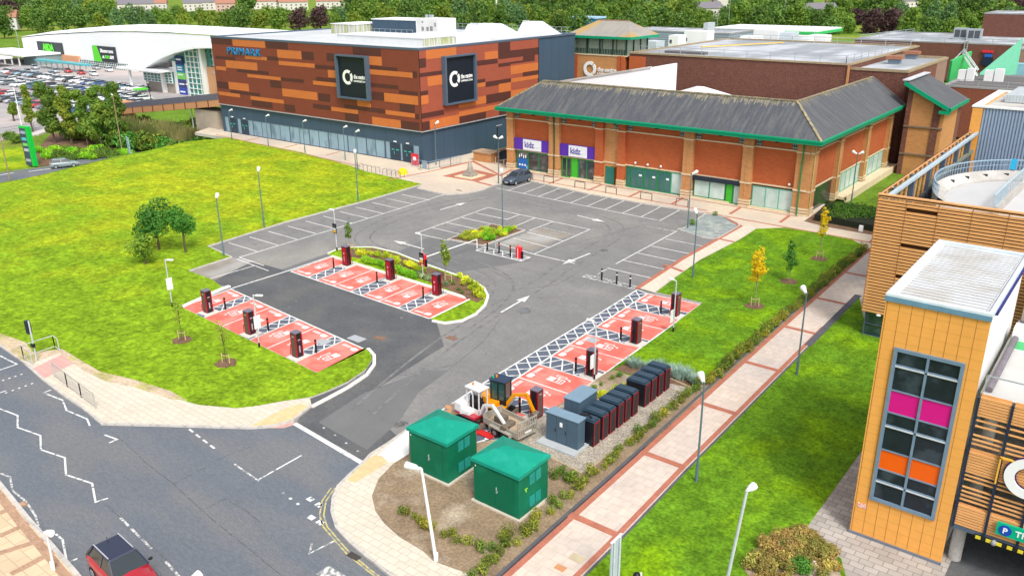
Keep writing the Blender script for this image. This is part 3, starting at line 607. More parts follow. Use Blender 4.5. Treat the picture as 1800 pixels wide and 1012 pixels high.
# manholes / covers set in the ground
cover = mk('steel cover', (.20, .21, .22), .6, .3, var=.15, scale=8)
coverp = mk('pale cover frame', (.38, .40, .42), .7, var=.1, scale=8)
def plate(px, py, w_, h_, label, m=cover, grp=None, z=.0):
    c_ = G(px, py); t = MB(); t.box(c_.x-w_/2, c_.y-h_/2, z, c_.x+w_/2, c_.y+h_/2, z+.014); t.box(c_.x-w_/2+.06, c_.y-h_/2+.06, z, c_.x+w_/2-.06, c_.y+h_/2-.06, z+.018)
    return tag(t.build('manhole_cover', m), label, 'manhole', grp)
plate(627, 595, 1.3, .8, 'pale rectangular duct cover in fresh asphalt near the left bays', coverp)
plate(567, 601, 1.0, .8, 'grey cover set into a red bay of the left charging bank', coverp, z=.013)
plate(668, 594, .9, .55, 'rusty brown drain cover in fresh asphalt between the two banks', mk('rusty iron', (.22, .13, .09), .8, var=.2, scale=6))
plate(794, 594, .9, .55, 'brown square drain cover below the planted island', mk('rusty iron', (.22, .13, .09), .8))
plate(920, 546, .8, .8, 'round dark drain cover beside the upward arrow', cover)
plate(622, 977, .7, .35, 'road gully grating beside the curved double yellow lines', mk('gully iron', (.06, .05, .045), .7))
plate(1042, 598, .8, .8, 'grey cover in the second pair of red bays', coverp, z=.013)
plate(985, 1001, .5, .35, 'small orange cover in the long path paving', mk('orange cover', (.55, .26, .12), .7), z=.112)
plate(1014, 984, .7, .5, 'tan paving cover in the long path', mk('tan cover', (.5, .42, .28), .8), z=.112)
plate(807, 336, .8, .3, 'grating in the plaza paving near the car park edge', mk('rusty iron', (.22, .13, .09), .8), z=.105)
plate(738, 299, .8, .3, 'grating in the paving near the metal fence', mk('rusty iron', (.22, .13, .09), .8), z=.105)
# ================================================================== BUILDINGS
def M_(n, c, **k): return mk(n, c, **k)
pr_base = M_('russet cladding', (.205, .050, .030), rough=.55, var=.06, scale=.8, wave=[('Z', .29, .10)], fine=(4, .05), spec=.3)
pr_org = M_('orange cladding', (.56, .165, .045), rough=.5, var=.05, scale=.8, wave=[('Z', .29, .08)], fine=(4, .05))
pr_dark = M_('dark brown cladding', (.090, .030, .024), rough=.55, var=.06, scale=.8, wave=[('Z', .29, .10)])
pr_lit = M_('sunlit russet cladding', (.34, .085, .048), rough=.55, var=.06, scale=.8, wave=[('Z', .29, .10)])  # russet lightened for the sunward side, the light put into its colour
navy = M_('blue grey render', (.050, .088, .135), rough=.6, var=.06, scale=.5, wave=[('X', 2.4, .10), ('Y', 2.4, .10)], stretch=(1, 1, .3))
navy_frame = M_('slate blue metal', (.085, .12, .17), rough=.4, var=.05)
glassy = M_('frosted blue grey panel', (.24, .36, .45), rough=.35, var=.15, scale=.7, c2=(.14, .22, .29), c2scale=.8, c2pos=(.56, .68), stretch=(1, 1, .5), spec=.5)
dark_glass = M_('dark window glass', (.02, .028, .035), rough=.06, var=.1, spec=.8, c2=(.05, .065, .08), c2scale=.6)
teal_glass = M_('teal tinted glass', (.035, .13, .14), rough=.08, var=.25, scale=.9, spec=.8)
pale_glass = M_('whitewashed shop glass', (.42, .56, .52), rough=.3, var=.10, scale=.8, spec=.5, c2=(.55, .66, .63), c2scale=.5)
roof_white = M_('white roof membrane', (.80, .81, .82), rough=.7, var=.05, scale=.3, c2=(.66, .68, .70), c2scale=.12, c2pos=(.55, .7))
roof_grey = M_('grey roof felt', (.29, .31, .335), rough=.85, var=.12, scale=.35, c2=(.50, .52, .55), c2scale=.15, stretch=(1, .4, 1))
roof_dark = M_('dark roof felt', (.13, .12, .12), rough=.85, var=.12, scale=.4)
slate = M_('slate roof', (.078, .084, .098), rough=.8, var=.18, scale=1.2, c2=(.115, .117, .118), c2scale=1.1, c2pos=(.45, .65), stretch=(2.2, .25, .25), fine=(7, .2), wave=[('Z', .18, .12)])
slate_y = M_('slate roof hip', (.085, .090, .102), rough=.8, var=.18, scale=1.2, c2=(.12, .122, .122), c2scale=1.1, c2pos=(.45, .65), stretch=(.25, 2.2, .25), fine=(7, .2), wave=[('Z', .18, .12)])
moss = M_('lichened ridge', (.33, .27, .15), rough=.9, var=.3, scale=2.5, c2=(.16, .15, .13), c2scale=2.2, c2pos=(.45, .6))
green_m = M_('green fascia', (.0, .30, .15), rough=.45, var=.06, scale=1)
green_f = M_('green frame', (.02, .22, .08), rough=.45, var=.08)
brick_r = M_('red brick', (.48, .118, .040), rough=.9, var=.07, scale=.8, fine=(9, .14), brick=(.45, .15, 'y'), mortar=.9)
brick_rx = M_('red brick side', (.48, .118, .040), rough=.9, var=.07, scale=.8, fine=(9, .14), brick=(.45, .15, 'x'), mortar=.9)
brick_t = M_('buff brick', (.55, .265, .105), rough=.9, var=.07, scale=.8, fine=(9, .12), brick=(.45, .15, 'y'), mortar=.9)
brick_tx = M_('buff brick side', (.55, .265, .105), rough=.9, var=.07, scale=.8, fine=(9, .12), brick=(.45, .15, 'x'), mortar=.9)
brick_b = M_('brown brick', (.175, .075, .055), rough=.95, var=.10, scale=1.2, fine=(6, .35), brick=(.45, .15, 'y'), mortar=.95)
brick_bx = M_('brown brick side', (.20, .085, .062), rough=.95, var=.10, scale=1.2, fine=(6, .35), brick=(.45, .15, 'x'), mortar=.95)
stone_c = M_('cream stone', (.68, .56, .38), rough=.85, var=.08, scale=1.5)
dark_void = M_('unlit interior', (.012, .013, .016), rough=.9, var=0)
steel = M_('galvanised steel', (.42, .47, .50), rough=.45, metal=.3, var=.08)
white_m = M_('white panel', (.82, .83, .83), rough=.45, var=.04, scale=.5)
conc = M_('concrete', (.42, .40, .37), rough=.9, var=.12, scale=.8, fine=(6, .1), c2=(.52, .50, .47), c2scale=.3)
timber = M_('timber cladding slat', (.74, .375, .14), rough=.7, var=.12, scale=1.5, stretch=(.4, .4, 3), fine=(5, .08))
timber_s = M_('shaded timber slat', (.70, .36, .15), rough=.7, var=.12, scale=1.5)
ochre = M_('ochre panel', (.80, .375, .085), rough=.5, var=.04, scale=.5, wave=[('Z', .46, .09)], fine=(3, .03), spec=.25)
black_m = M_('black metal', (.015, .016, .018), rough=.5, var=.1)
def wall_window(name, parent, x0, x1, z0, z1, y, frame, pane, nx=1, nz=1, t=.09, axis='y', sub=True, d=.06):
    """framed window set in a wall; axis 'y': wall faces -y at y; axis 'x': wall faces +x at x=y"""
    f = MB(); p = MB(); s = -1 if axis == 'y' else 1
    def bx(m, a0, a1, c0, c1, q0, q1):
        if axis == 'y': m.box(a0, y+s*q0, c0, a1, y+s*q1, c1)
        else: m.box(y+s*q0, a0, c0, y+s*q1, a1, c1)
    for i in range(nx+1):
        xx = x0+(x1-x0-t)*i/nx; bx(f, xx, xx+t, z0, z1, 0, d)
    for i in range(nz+1):
        zz = z0+(z1-z0-t)*i/nz; bx(f, x0+t*.5, x1-t*.5, zz, zz+t, 0, d-.008)
    bx(p, x0+t*.4, x1-t*.4, z0+t*.4, z1-t*.4, .004, .022)
    fo = f.build(name, frame, parent); po = p.build('pane', pane, fo, world=False)
    if parent:     # pane mesh is given in world metres: bring it to the thing's frame
        o = parent.location
        for v in po.data.vertices: v.co -= o
    return fo
# ---------------- department store with patchwork cladding
st = thing('department_store', 'large department store clad in patchwork of russet, brown and orange panels above blue grey base', 'store', (-105, 84.3, 0))
X0, X1, Y0 = -129.0, -81.2, 84.3
b = MB(); b.box(X0, Y0+.25, -4.2, X1-.25, 122.2, 4.85); b.build('lower_wall', navy, st)
b = MB(); b.box(X0, Y0, 4.85, X1, 111.6, 15.7); b.build('cladding', pr_base, st)
b = MB(); b.box(X0+.3, Y0+27.6, 4.85, X1-.1, 122.2, 15.72); b.build('dark_wall', navy, st)
b = MB(); b.box(X0-.08, Y0-.09, 4.72, X1+.09, Y0+.3, 4.85); b.box(X1-.3, Y0+.3, 4.72, X1+.09, 111.7, 4.85); b.build('drip_rail', M_('pale grey trim', (.38, .38, .40), rough=.5), st)
b = MB(); b.box(X0+.35, Y0+.35, 15.7, X1-.35, 121.8, 15.74); b.build('roof', M_('store roof membrane', (.56, .58, .60), rough=.75, var=.07, scale=.3, c2=(.46, .48, .50), c2scale=.15, c2pos=(.45, .62), fine=(2, .06)), st)
b = MB(); b.box(X0-.05, Y0-.05, 15.66, X1+.05, Y0+.35, 15.95); b.box(X1-.35, Y0+.35, 15.66, X1+.05, 122.25, 15.95); b.box(X0-.05, Y0+.35, 15.66, X0+.35, 122.25, 15.95); b.box(X0+.35, 121.9, 15.66, X1-.35, 122.25, 15.95)
b.build('parapet', navy_frame, st)
b = MB(); b.box(X1-.02, Y0-.03, 4.86, X1+.03, Y0+.02, 15.64); b.box(X1-.02, 111.55, 4.86, X1+.05, 111.7, 15.64); b.build('corner_joint', black_m, st)
FRONT = 'o,-123.0,-114.5,15.8,14.6;d,-129.1,-123.3,16.0,14.7;d,-114.2,-108.8,15.8,14.6;o,-120.1,-114.4,13.2,12.7;d,-128.4,-122.9,12.8,12.3;d,-114.3,-111.5,13.4,12.8;o,-111.6,-105.8,14.5,13.3;d,-105.7,-103.0,14.5,13.3;o,-125.6,-117.1,12.2,11.0;o,-128.6,-125.7,11.1,10.5;d,-122.7,-114.3,11.0,10.5;o,-111.5,-102.9,12.8,12.2;o,-120.0,-111.4,10.3,9.8;d,-111.3,-105.8,10.3,9.8;d,-128.9,-125.6,8.6,7.5;o,-125.5,-120.0,8.7,7.5;d,-114.2,-111.4,9.7,8.6;d,-125.3,-117.2,7.4,6.9;o,-111.3,-102.9,8.6,7.4;o,-128.7,-122.7,6.9,6.3;o,-119.8,-111.2,6.8,6.2;d,-119.7,-114.2,6.2,5.2;d,-111.2,-108.5,6.2,5.1;d,-94.2,-88.5,15.7,14.6;d,-100.0,-97.6,14.5,13.4;o,-91.2,-88.4,14.5,13.3;d,-91.3,-85.4,13.2,12.7;o,-91.2,-82.5,12.7,12.0;d,-82.5,-81.7,12.9,12.1;o,-100.0,-97.6,12.1,11.0;d,-91.2,-85.4,10.8,10.3;d,-85.3,-81.7,10.2,9.7;d,-91.3,-88.4,9.6,8.5;o,-88.3,-81.7,9.6,8.4;d,-102.6,-100.0,8.5,7.4;o,-94.0,-91.2,8.2,7.3;d,-96.9,-88.3,7.3,6.7;d,-85.3,-82.4,8.4,7.3;o,-99.9,-94.0,6.7,6.1;o,-88.2,-82.4,7.2,6.6;d,-82.4,-81.6,7.2,6.5;d,-96.9,-94.0,6.1,4.9;o,-91.1,-85.3,6.0,4.8;d,-85.2,-81.7,6.0,4.8;d,-104.1,-100.0,6.8,6.2;d,-102.8,-97.6,12.7,12.2;d,-102.8,-97.8,10.9,10.4;o,-103.6,-97.9,10.3,9.7'
SIDE = 'o,85.7,91.9,15.8,14.4;o,98.2,101.3,14.5,13.2;D,101.4,111.6,15.7,12.3;r,104.3,111.6,15.6,14.3;r,101.4,107.5,13.2,12.6;r,110.6,111.6,13.2,12.0;d,95.8,101.2,13.4,12.7;d,83.8,85.6,14.6,13.4;d,83.8,88.7,12.7,12.2;o,85.8,88.7,12.1,10.8;d,101.4,104.3,12.6,12.1;o,104.4,111.6,12.0,10.7;d,107.5,111.6,10.8,10.1;o,104.5,111.6,10.1,9.5;d,95.9,98.2,10.7,10.2;d,98.3,104.4,10.2,9.5;o,95.8,98.2,10.2,9.6;o,101.4,104.4,9.6,8.3;o,104.4,111.6,8.3,7.0;d,83.8,85.8,10.3,9.6;o,84.0,85.8,9.7,8.5;d,98.4,104.3,8.3,7.0;o,92.1,98.3,8.2,7.1;o,92.1,101.3,6.6,5.9;d,84.0,88.9,7.3,6.6;d,92.1,98.2,5.9,4.9;d,101.4,103.5,5.8,4.8;o,85.9,92.1,6.2,4.9;d,84.0,85.8,6.1,4.9'
pan = {'o': MB(), 'd': MB(), 'r': MB(), 'D': MB()}
for i, s_ in enumerate(FRONT.split(';')):
    k, a, b_, t, e = s_.split(','); a, b_, t, e = map(float, (a, b_, t, e))
    a = max(a, X0+.02); b_ = min(b_, X1-.03); e = max(e, 4.87); t = min(t, 15.64)
    pan[k].box(a, Y0-.012-.0007*i, e, b_, Y0+.01, t)
for i, s_ in enumerate(SIDE.split(';')):
    k, a, b_, t, e = s_.split(','); a, b_, t, e = map(float, (a, b_, t, e))
    if a < 84.4: a = 84.33
    e = max(e, 4.87); t = min(t, 15.64)
    kk = k
    pan[kk].box(X1-.01, a, e, X1+(.012 if k == 'D' else .03)+.0007*i, b_, t)
for k, n_, m_ in (('o', 'orange_panels', pr_org), ('d', 'brown_panels', pr_dark), ('D', 'brown_field_panels', pr_dark), ('r', 'sunlit_russet_panels', pr_lit)): pan[k].each(n_, m_, st, .01)
sr = MB(); sr.box(X1-.005, 84.33, 4.87, X1+.006, 111.5, 15.63); sr.build('side_cladding', pr_lit, st)
# glazing band of the base
gx = [-128.6, -126.6, -122.0, -120.3, -115.6, -110.7, -105.9, -101.4, -97.0, -92.9, -89.0]
for a, b_ in [(-128.2, -127.0), (-124.6, -123.6)]+[(gx[i], gx[i+1]) for i in range(2, 10)]+[(-88.9, -87.9), (-85.9, -85.4), (-83.3, -82.1)]:
    wall_window('window', st, a, b_, .15, 2.75, Y0+.25, navy_frame, glassy, 1 if b_-a < 2 else 2, 1, .10)
for a in (-126.9, -123.5, -87.8, -85.3):
    d_ = MB(); d_.box(a, Y0+.16, .1, a+1.85, Y0+.27, 2.55); d_.box(a+.9, Y0+.14, .1, a+.95, Y0+.17, 2.5); dd = d_.build('door', M_('dark blue door', (.03, .05, .075), rough=.5), st)
    h = MB(); h.box(a+.72, Y0+.10, 1.0, a+.78, Y0+.155, 1.4); h.box(a+.2, Y0+.14, 1.6, a+.75, Y0+.157, 1.72, 0); h.box(a+1.1, Y0+.14, 1.6, a+1.65, Y0+.157, 1.72, 0); h.build('door_sign', M_('teal sticker', (.05, .5, .42), rough=.5), dd, False)
    for v in dd.children[0].data.vertices: v.co -= st.location
    l_ = MB(); l_.box(a+.7, Y0+.1, 2.75, a+1.2, Y0+.26, 2.9); l_.build('bulkhead_light', white_m, st)
# letters & billboards
blue_l = M_('bright blue letters', (.02, .22, .48), rough=.4, var=0)
text_part('lettering', 'PRIMARK', blue_l, st, (-124.5, Y0-.10, 13.25), 1.1, 'y-', .22, width=8.8, bold=.0, spacing=1.25)
def billboard(parent, facing, p0, p1, z0, z1, off):
    f = MB(); fc = MB(); cx = (p0+p1)/2; t = .32; dp = .75
    if facing == 'y-':
        y = off
        f.box(p0, y-dp, z0, p0+t, y, z1); f.box(p1-t, y-dp, z0, p1, y, z1); f.box(p0+t, y-dp, z0, p1-t, y, z0+t*.7); f.box(p0+t, y-dp, z1-t*.7, p1-t, y, z1)
        fc.box(p0+t, y-.35, z0+t*.7, p1-t, y-.02, z1-t*.7)
    else:
        y = off
        f.box(y, p0, z0, y+dp, p0+t, z1); f.box(y, p1-t, z0, y+dp, p1, z1); f.box(y, p0+t, z0, y+dp, p1-t, z0+t*.7); f.box(y, p0+t, z1-t*.7, y+dp, p1-t, z1)
        fc.box(y+.02, p0+t, z0+t*.7, y+.35, p1-t, z1-t*.7)
    fo = f.build('sign_frame', navy_frame, parent); fp = fc.build('sign_face', M_('near black sign face', (.012, .018, .028), rough=.35, var=.1), parent)
    return fo
billboard(st, 'y-', -97.5, -90.9, 8.3, 14.5, Y0); billboard(st, 'x+', 88.7, 95.5, 7.9, 14.6, X1)
white_l = M_('white lettering', (.85, .86, .86), rough=.4, var=0)
r_ = MB(); ring(r_, (-95.3, Y0-.36, 11.35), .62, 1.05, 'y-', .05, gaps=(45, 315)); r_.build('emblem', white_l, st)
text_part('lettering', 'the centre', white_l, st, (-94.0, Y0-.37, 11.2), .62, 'y-', .05, width=2.5, bold=.02)
text_part('lettering', 'LIVINGSTON', white_l, st, (-94.0, Y0-.37, 10.75), .26, 'y-', .05, width=2.5, bold=.01)
r_ = MB(); ring(r_, (X1+.36, 91.0, 11.35), .66, 1.1, 'x+', .05, gaps=(45, 315)); r_.build('emblem', white_l, st)
text_part('lettering', 'the centre', white_l, st, (X1+.37, 92.35, 11.25), .62, 'x+', .05, width=2.5, bold=.02)
text_part('lettering', 'LIVINGSTON', white_l, st, (X1+.37, 92.35, 10.8), .26, 'x+', .05, width=2.5, bold=.01)
# red sign board at the corner
b = MB(); b.box(-82.9, 83.6, .15, -81.6, 83.72, 1.75); o = b.build('notice_board', M_('red board', (.62, .03, .05), rough=.5)); tag(o, 'red and white notice board standing at the corner of the blue grey base', 'notice board')
b = MB(); b.box(-82.5, 83.57, .8, -81.95, 83.602, 1.3); q = b.build('notice', white_l, None); q.parent = o
# roof plant of the store
def plant(name, boxes, mats, label, cat='plant unit', group=None, bevel=0):
    m = MB()
    for bb in boxes: m.box(*bb[:6], bb[6] if len(bb) > 6 else 0)
    return tag(m.build(name, mats, None, bevel=bevel), label, cat, group)
stain = M_('algae stained cladding', (.55, .56, .54), rough=.7, var=.1, c2=(.36, .38, .16), c2scale=1.5, c2pos=(.45, .55), stretch=(2, 2, .12), wave=[('X', .8, .2), ('Y', .8, .2)])
plant('plant_enclosure', [(-118.6, 101.5, 15.72, -112.6, 109, 17.35, 0), (-118.7, 101.4, 17.35, -112.5, 109.1, 17.45, 1)], [stain, roof_white], 'algae streaked white plant enclosure left of the dark one on the store roof', 'roof unit')
plant('plant_enclosure', [(-111.9, 105, 15.72, -101.7, 111, 18.1, 0), (-112.0, 104.9, 18.1, -101.6, 111.1, 18.25, 1)], [navy, roof_white], 'dark blue plant enclosure in the middle of the store roof', 'roof unit')
u = plant('plant_unit', [(-101.5, 105, 15.9, -96.6, 109.5, 18.5)], [M_('off white unit', (.68, .68, .67), var=.08, scale=1.5)], 'tall white air handling unit with louvres on the store roof', 'roof unit')
b = MB()
for i, (x, z, w_, h_) in enumerate([(-100.2, 16.6, .5, .6), (-99.1, 16.6, .5, .6), (-98.3, 16.6, .6, .75), (-100.1, 17.8, .3, .3), (-97.3, 17.3, .3, .6)]): b.box(x, 104.96, z, x+w_, 105.01, z+h_)
q = b.build('louvre', M_('grey louvre', (.25, .24, .25), rough=.6), None); q.parent = u
b = MB(); [b.box(x, 105.5, 18.65, x+.2, 106, 19.1) for x in (-99.8, -99, -98.5)]; q = b.build('vent_pipe', steel, None); q.parent = u
plant('roof_upstand', [(-103, 89.2, 15.72, -85.06, 96, 16.75, 1), (-85.05, 89.25, 15.72, -84.95, 95.95, 16.74, 0), (-103.1, 89.1, 16.75, -84.9, 96.1, 16.85, 1), (-97, 96.2, 15.72, -84.9, 104, 16.6, 1)], [stain, M_('pale membrane', (.66, .68, .69), var=.06, scale=.5)], 'low algae streaked roof upstand near the corner of the store', 'roof unit')
def rooflight(x, y, w_, d_, h, label, run):
    m = MB(); zb = 15.72
    a = [(x, y, zb), (x+w_+run, y, zb), (x+w_+run, y+d_, zb), (x, y+d_, zb)]; t = [(x+.8, y+.8, zb+h), (x+w_, y+.8, zb+h), (x+w_, y+d_-.8, zb+h), (x+.8, y+d_-.8, zb+h)]
    m.hull(a, t); m.box(x+w_*.3, y+.75, zb+h, x+w_*.7, y+1.2, zb+h+.18); return tag(m.build('rooflight_hood', M_('pale membrane', (.66, .68, .69))), label, 'roof unit')
rooflight(-95.5, 109.5, 4.5, 6, 1.8, 'white sloped rooflight hood behind the air handling unit', 4.0)
rooflight(-89.8, 117.0, 2.8, 4.6, 2.0, 'white sloped rooflight hood at the far dark end of the store roof', 3.4)
b = MB()
for i in range(40): x = -127+i*1.15; b.box(x, 121.0, 15.74, x+.05, 121.05, 16.9)
b.box(-127, 121.0, 16.85, -81.6, 121.05, 16.9); b.box(-127, 121.0, 16.3, -81.6, 121.05, 16.35)
for i in range(9): b.box(-112+i*1.3, 104.2, 15.74, -111.95+i*1.3, 104.25, 16.7)
b.box(-112, 104.2, 16.65, -101.6, 104.25, 16.7)
tag(b.build('roof_railing', steel), 'thin steel guard railing round the back of the store roof', 'railing')
# ---------------- brick shopping block with slate roof
cb = thing('shopping_block', 'two storey red and buff brick shopping block with slate hipped roof and green eaves', 'shop building', (-50, 90, 0))
FX0, FX1, FY, EX, EY = -70.3, -29.35, 90.0, -29.2, 121.0
b = MB(); b.box(FX0, FY+.3, 0, FX1, FY+9, 8.3); b.box(-38, FY+9, 0, FX1, EY, 8.3); b.build('inner_wall', brick_r, cb)
# front brick skins bay by bay (upper parts)
piers = [(-70.35, -69.3, 't'), (-63.35, -62.75, 't'), (-62.35, -61.75, 't'), (-56.2, -55.1, 'r'), (-52.9, -51.9, 'r'), (-44.0, -42.75, 't'), (-36.7, -35.5, 't'), (-30.6, -29.2, 't')]
bays = [(-69.3, -63.35), (-61.75, -56.2), (-51.9, -44.0), (-42.75, -36.7), (-35.5, -30.6)]
b = MB()
for a, c in bays: b.box(a, FY, 2.95, c, FY+.3, 8.25)
b.each('brick_panel', brick_r, cb)
b = MB(); b.box(-55.1, FY-.02, 0, -54.0, FY+.3, 8.25); b.box(-54.0, FY-.02, 2.4, -52.9, FY+.3, 8.25); b.each('buff_panel', brick_t, cb)
b = MB()
for a, c, k in piers:
    if k == 't': b.box(a, FY-.55, 1.0, c, FY+.3, 8.25); b.box((a+c)/2-.08, FY-.6, 1.0, (a+c)/2+.08, FY-.54, 8.2)
b.each('buff_pier', brick_t, cb)
b = MB()
for a, c, k in piers:
    if k == 'r': b.box(a, FY-.55, 1.0, c, FY+.3, 8.25)
b.each('red_pier', brick_r, cb)
b = MB(); g2 = MB()
for a, c, k in piers:
    for i in range(3): b.box(a-.05, FY-.62, .12+i*.32, c+.05, FY+.3, .12+i*.32+.2)
    for i in range(3): g2.box(a, FY-.56, .32+i*.32 if i < 3 else 0, c, FY+.3, .44+i*.32)
    g2.box(a, FY-.56, 0, c, FY+.3, .12)
b.each('stone_banding', stone_c, cb, .15); g2.each('pier_base', brick_t, cb, .15)
b = MB()
for z, t in ((6.95, .14), (2.8, .16)):
    b.box(FX0-.05, FY-.62 if False else FY-.10, z, FX1+.1, FY+.02, z+t)
    for a, c, k in piers: b.box(a-.05, FY-.64, z, c+.05, FY-.10, z+t)
b.build('string_course', stone_c, cb)
b = MB()
for a, c in bays+[(-55.1, -52.9)]:
    for x in ([a+.1, c-.75] if c-a > 3 else [c-.75]):
        b.box(x, FY-.05, 7.15, x+.62, FY+.01, 7.95)
b.each('louvre_window', M_('dark teal louvre', (.04, .08, .09), rough=.4), cb)
b = MB()
for a, c in bays+[(-55.1, -52.9)]:
    for x in ([a+.1, c-.75] if c-a > 3 else [c-.75]):
        for i in range(3):
            for j in range(2): b.box(x+.05+i*.2, FY-.07, 7.22+j*.37, x+.16+i*.2, FY-.045, 7.42+j*.37)
b.each('louvre_pane', M_('pale louvre pane', (.36, .45, .45), rough=.4), cb, .2)
# shop fronts
purple = M_('purple fascia', (.095, .03, .38), rough=.45, var=.05); wsign = M_('white fascia', (.80, .82, .86), rough=.4, var=.02)
def fascia(x0, x1, w0, w1):
    s = MB(); s.box(x0, FY-.34, 3.0, x1, FY, 4.5); so_ = s.build('shop_sign', purple, cb)
    s = MB(); s.box(w0, FY-.37, 3.04, w1, FY-.33, 4.46); s.build('sign_face', wsign, cb)
    b1 = text_part('lettering', 'kidz', M_('purple letters', (.12, .10, .40), rough=.5, var=0), cb, (w0+.3, FY-.40, 3.4), .78, 'y-', .04, width=1.55, bold=.015)
    text_part('lettering', '...', M_('pale teal letters', (.45, .68, .72), rough=.5, var=0), cb, (w0+1.85, FY-.40, 3.5), .09, 'y-', .04, width=.8)
fascia(-69.2, -63.4, -67.7, -64.7); fascia(-61.7, -56.25, -60.3, -57.5)
shop_glass = M_('shop glass', (.035, .045, .05), rough=.08, spec=.8, var=.3, scale=1.2, c2=(.16, .15, .14), c2scale=1.0, c2pos=(.52, .66))
wall_window('shop_window', cb, -69.0, -63.4, .2, 2.75, FY, green_f, shop_glass, 3, 1, .12)
b = MB(); b.box(-68.8, FY-.10, .35, -67.2, FY-.065, 1.75); b.build('window_poster', M_('blue poster', (.02, .12, .42), rough=.5, c2=(.2, .5, .7), c2scale=2, c2pos=(.6, .65)), cb)
b = MB()
for x, z in ((-68.6, 1.85), (-68.25, 2.0), (-67.9, 1.8), (-67.55, 1.85)): b.box(x, FY-.10, z, x+.16, FY-.07, z+.42)
for i, x in enumerate((-68.5, -68.05, -67.6)): b.box(x-.1, FY-.105, .75, x+.16, FY-.10, 1.0)
b.each('window_decal', wsign, cb)
wall_window('shop_window', cb, -59.0, -56.3, .2, 2.75, FY, green_f, shop_glass, 2, 1, .12)
b = MB(); b.box(-59.95, FY-.09, .2, -59.05, FY, 2.75); b.build('green_panel', M_('bright green panel', (.05, .42, .03), rough=.5), cb)
wall_window('door', cb, -61.6, -60.0, .1, 2.75, FY, M_('leaf green frame', (.08, .30, .03), rough=.5), dark_glass, 2, 1, .14)
wall_window('door', cb, -54.85, -53.55, .1, 2.35, FY-.02, green_f, M_('teal door leaf', (.03, .16, .16), rough=.3, var=.1), 2, 1, .1)
for i in range(3):
    wall_window('door', cb, -51.2+i*1.87, -49.36+i*1.87, .1, 2.72, FY, green_f, teal_glass, 2, 1, .12)
    b = MB(); b.box(-50.0+i*1.87, FY-.10, 1.7, -49.6+i*1.87, FY-.075, 1.95); b.build('door_notice', wsign, cb)
wall_window('window', cb, -51.85, -51.25, .1, 2.72, FY, green_f, teal_glass, 1, 1, .1)
wall_window('shop_window', cb, -45.6, -44.1, .2, 2.72, FY, M_('pale green frame', (.12, .42, .30), rough=.5), pale_glass, 1, 1, .1)
b = MB(); b.box(-42.7, FY-.32, 2.35, -36.75, FY, 2.85); b.build('shop_awning', M_('navy awning box', (.02, .028, .045), rough=.6), cb)
wall_window('shop_window', cb, -42.6, -38.6, .3, 2.35, FY, green_f, pale_glass, 2, 1, .1)
b = MB(); b.box(-38.5, FY-.08, .15, -37.75, FY, 2.35); b.build('green_panel', M_('bright green panel', (.05, .42, .03)), cb)
wall_window('door', cb, -37.7, -36.8, .1, 2.35, FY, green_f, pale_glass, 1, 1, .12)
wall_window('shop_window', cb, -35.4, -30.7, .25, 2.6, FY, M_('pale green frame', (.12, .42, .30)), pale_glass, 3, 1, .1)
b = MB(); [b.box(x, FY-.35, .1, x2, FY, .28) for x, x2 in ((-69.2, -63.4), (-60, -56.2), (-42.7, -38), (-35.5, -30.6))]; b.each('window_sill', stone_c, cb)
b = MB()
for x in (-66.3, -59.0, -53.8, -48.0, -39.8, -33.2): b.box(x, FY-.35, 7.7, x+.3, FY, 7.9)
b.each('eaves_light', black_m, cb)
for x, z in ((-50.5, 3.3), (-48.8, 3.3), (-47.0, 3.3), (-42.2, 3.35), (-31.2, 3.3)):
    b = MB(); b.ball((x, FY-.2, z), .15, 8, 6); b.build('wall_lamp', white_m, cb)
b = MB(); b.tube([(-62.55, FY-.35, .1), (-62.55, FY-.35, 8.2)], .07, 8); b.tube([(-29.9, FY-.68, .1), (-29.9, FY-.68, 8.2)], .08, 8); b.each('downpipe', green_f, cb)
# east front
epiers = [90.0, 98.9, 110.0, 119.9]
b = MB()
for y0, y1 in ((91, 98.2), (99.6, 109.0), (110.8, 119.0)): b.box(EX-.3, y0, 3.0 if y0 < 105 or True else 0, EX, y1, 8.25)
b.each('brick_panel', brick_rx, cb)
b = MB()
for y in (89.5, 98.1, 108.9, 119.0): b.box(EX-.3, y, 0, EX+.45, y+1.5, 8.25)
b.each('buff_pier', brick_tx, cb)
b = MB()
for z, t in ((6.95, .14), (2.75, .16)): b.box(EX-.02, 90, z, EX+.10, 120.6, z+t)
for y in (89.5, 98.1, 108.9, 119.0):
    for i in range(3): b.box(EX-.3, y-.04, .12+i*.32, EX+.52, y+1.54, .32+i*.32)
    b.box(EX+.1, y-.03, 6.95, EX+.5, y+1.53, 7.09); b.box(EX+.1, y-.03, 2.75, EX+.5, y+1.53, 2.91)
b.each('stone_banding', stone_c, cb, .15)
b = MB()
for y in (89.4, 98.0, 108.8, 118.9): b.tube([(EX+.55, y+.15, .2), (EX+.55, y+.15, 8.2)], .06, 6)
b.each('downpipe', M_('buff downpipe', (.5, .38, .14), rough=.5), cb)
wall_window('window', cb, 99.7, 108.7, .35, 2.75, EX, M_('pale green frame', (.12, .42, .30)), pale_glass, 5, 1, .12, axis='x')
wall_window('window', cb, 110.5, 118.9, .35, 2.75, EX, M_('pale green frame', (.12, .42, .30)), pale_glass, 4, 1, .12, axis='x')
b = MB(); b.box(EX-.1, 91.1, .1, EX+.02, 98.0, 2.75); b.build('shop_window', M_('deep green glass', (.01, .035, .03), rough=.15, spec=.7), cb)
b = MB(); b.box(EX, 99.6, .0, EX+1.5, 122.5, .32); b.box(EX+1.3, 99.6, -.6, EX+1.52, 122.5, .5); b.build('walkway_ledge', stone_c, cb)
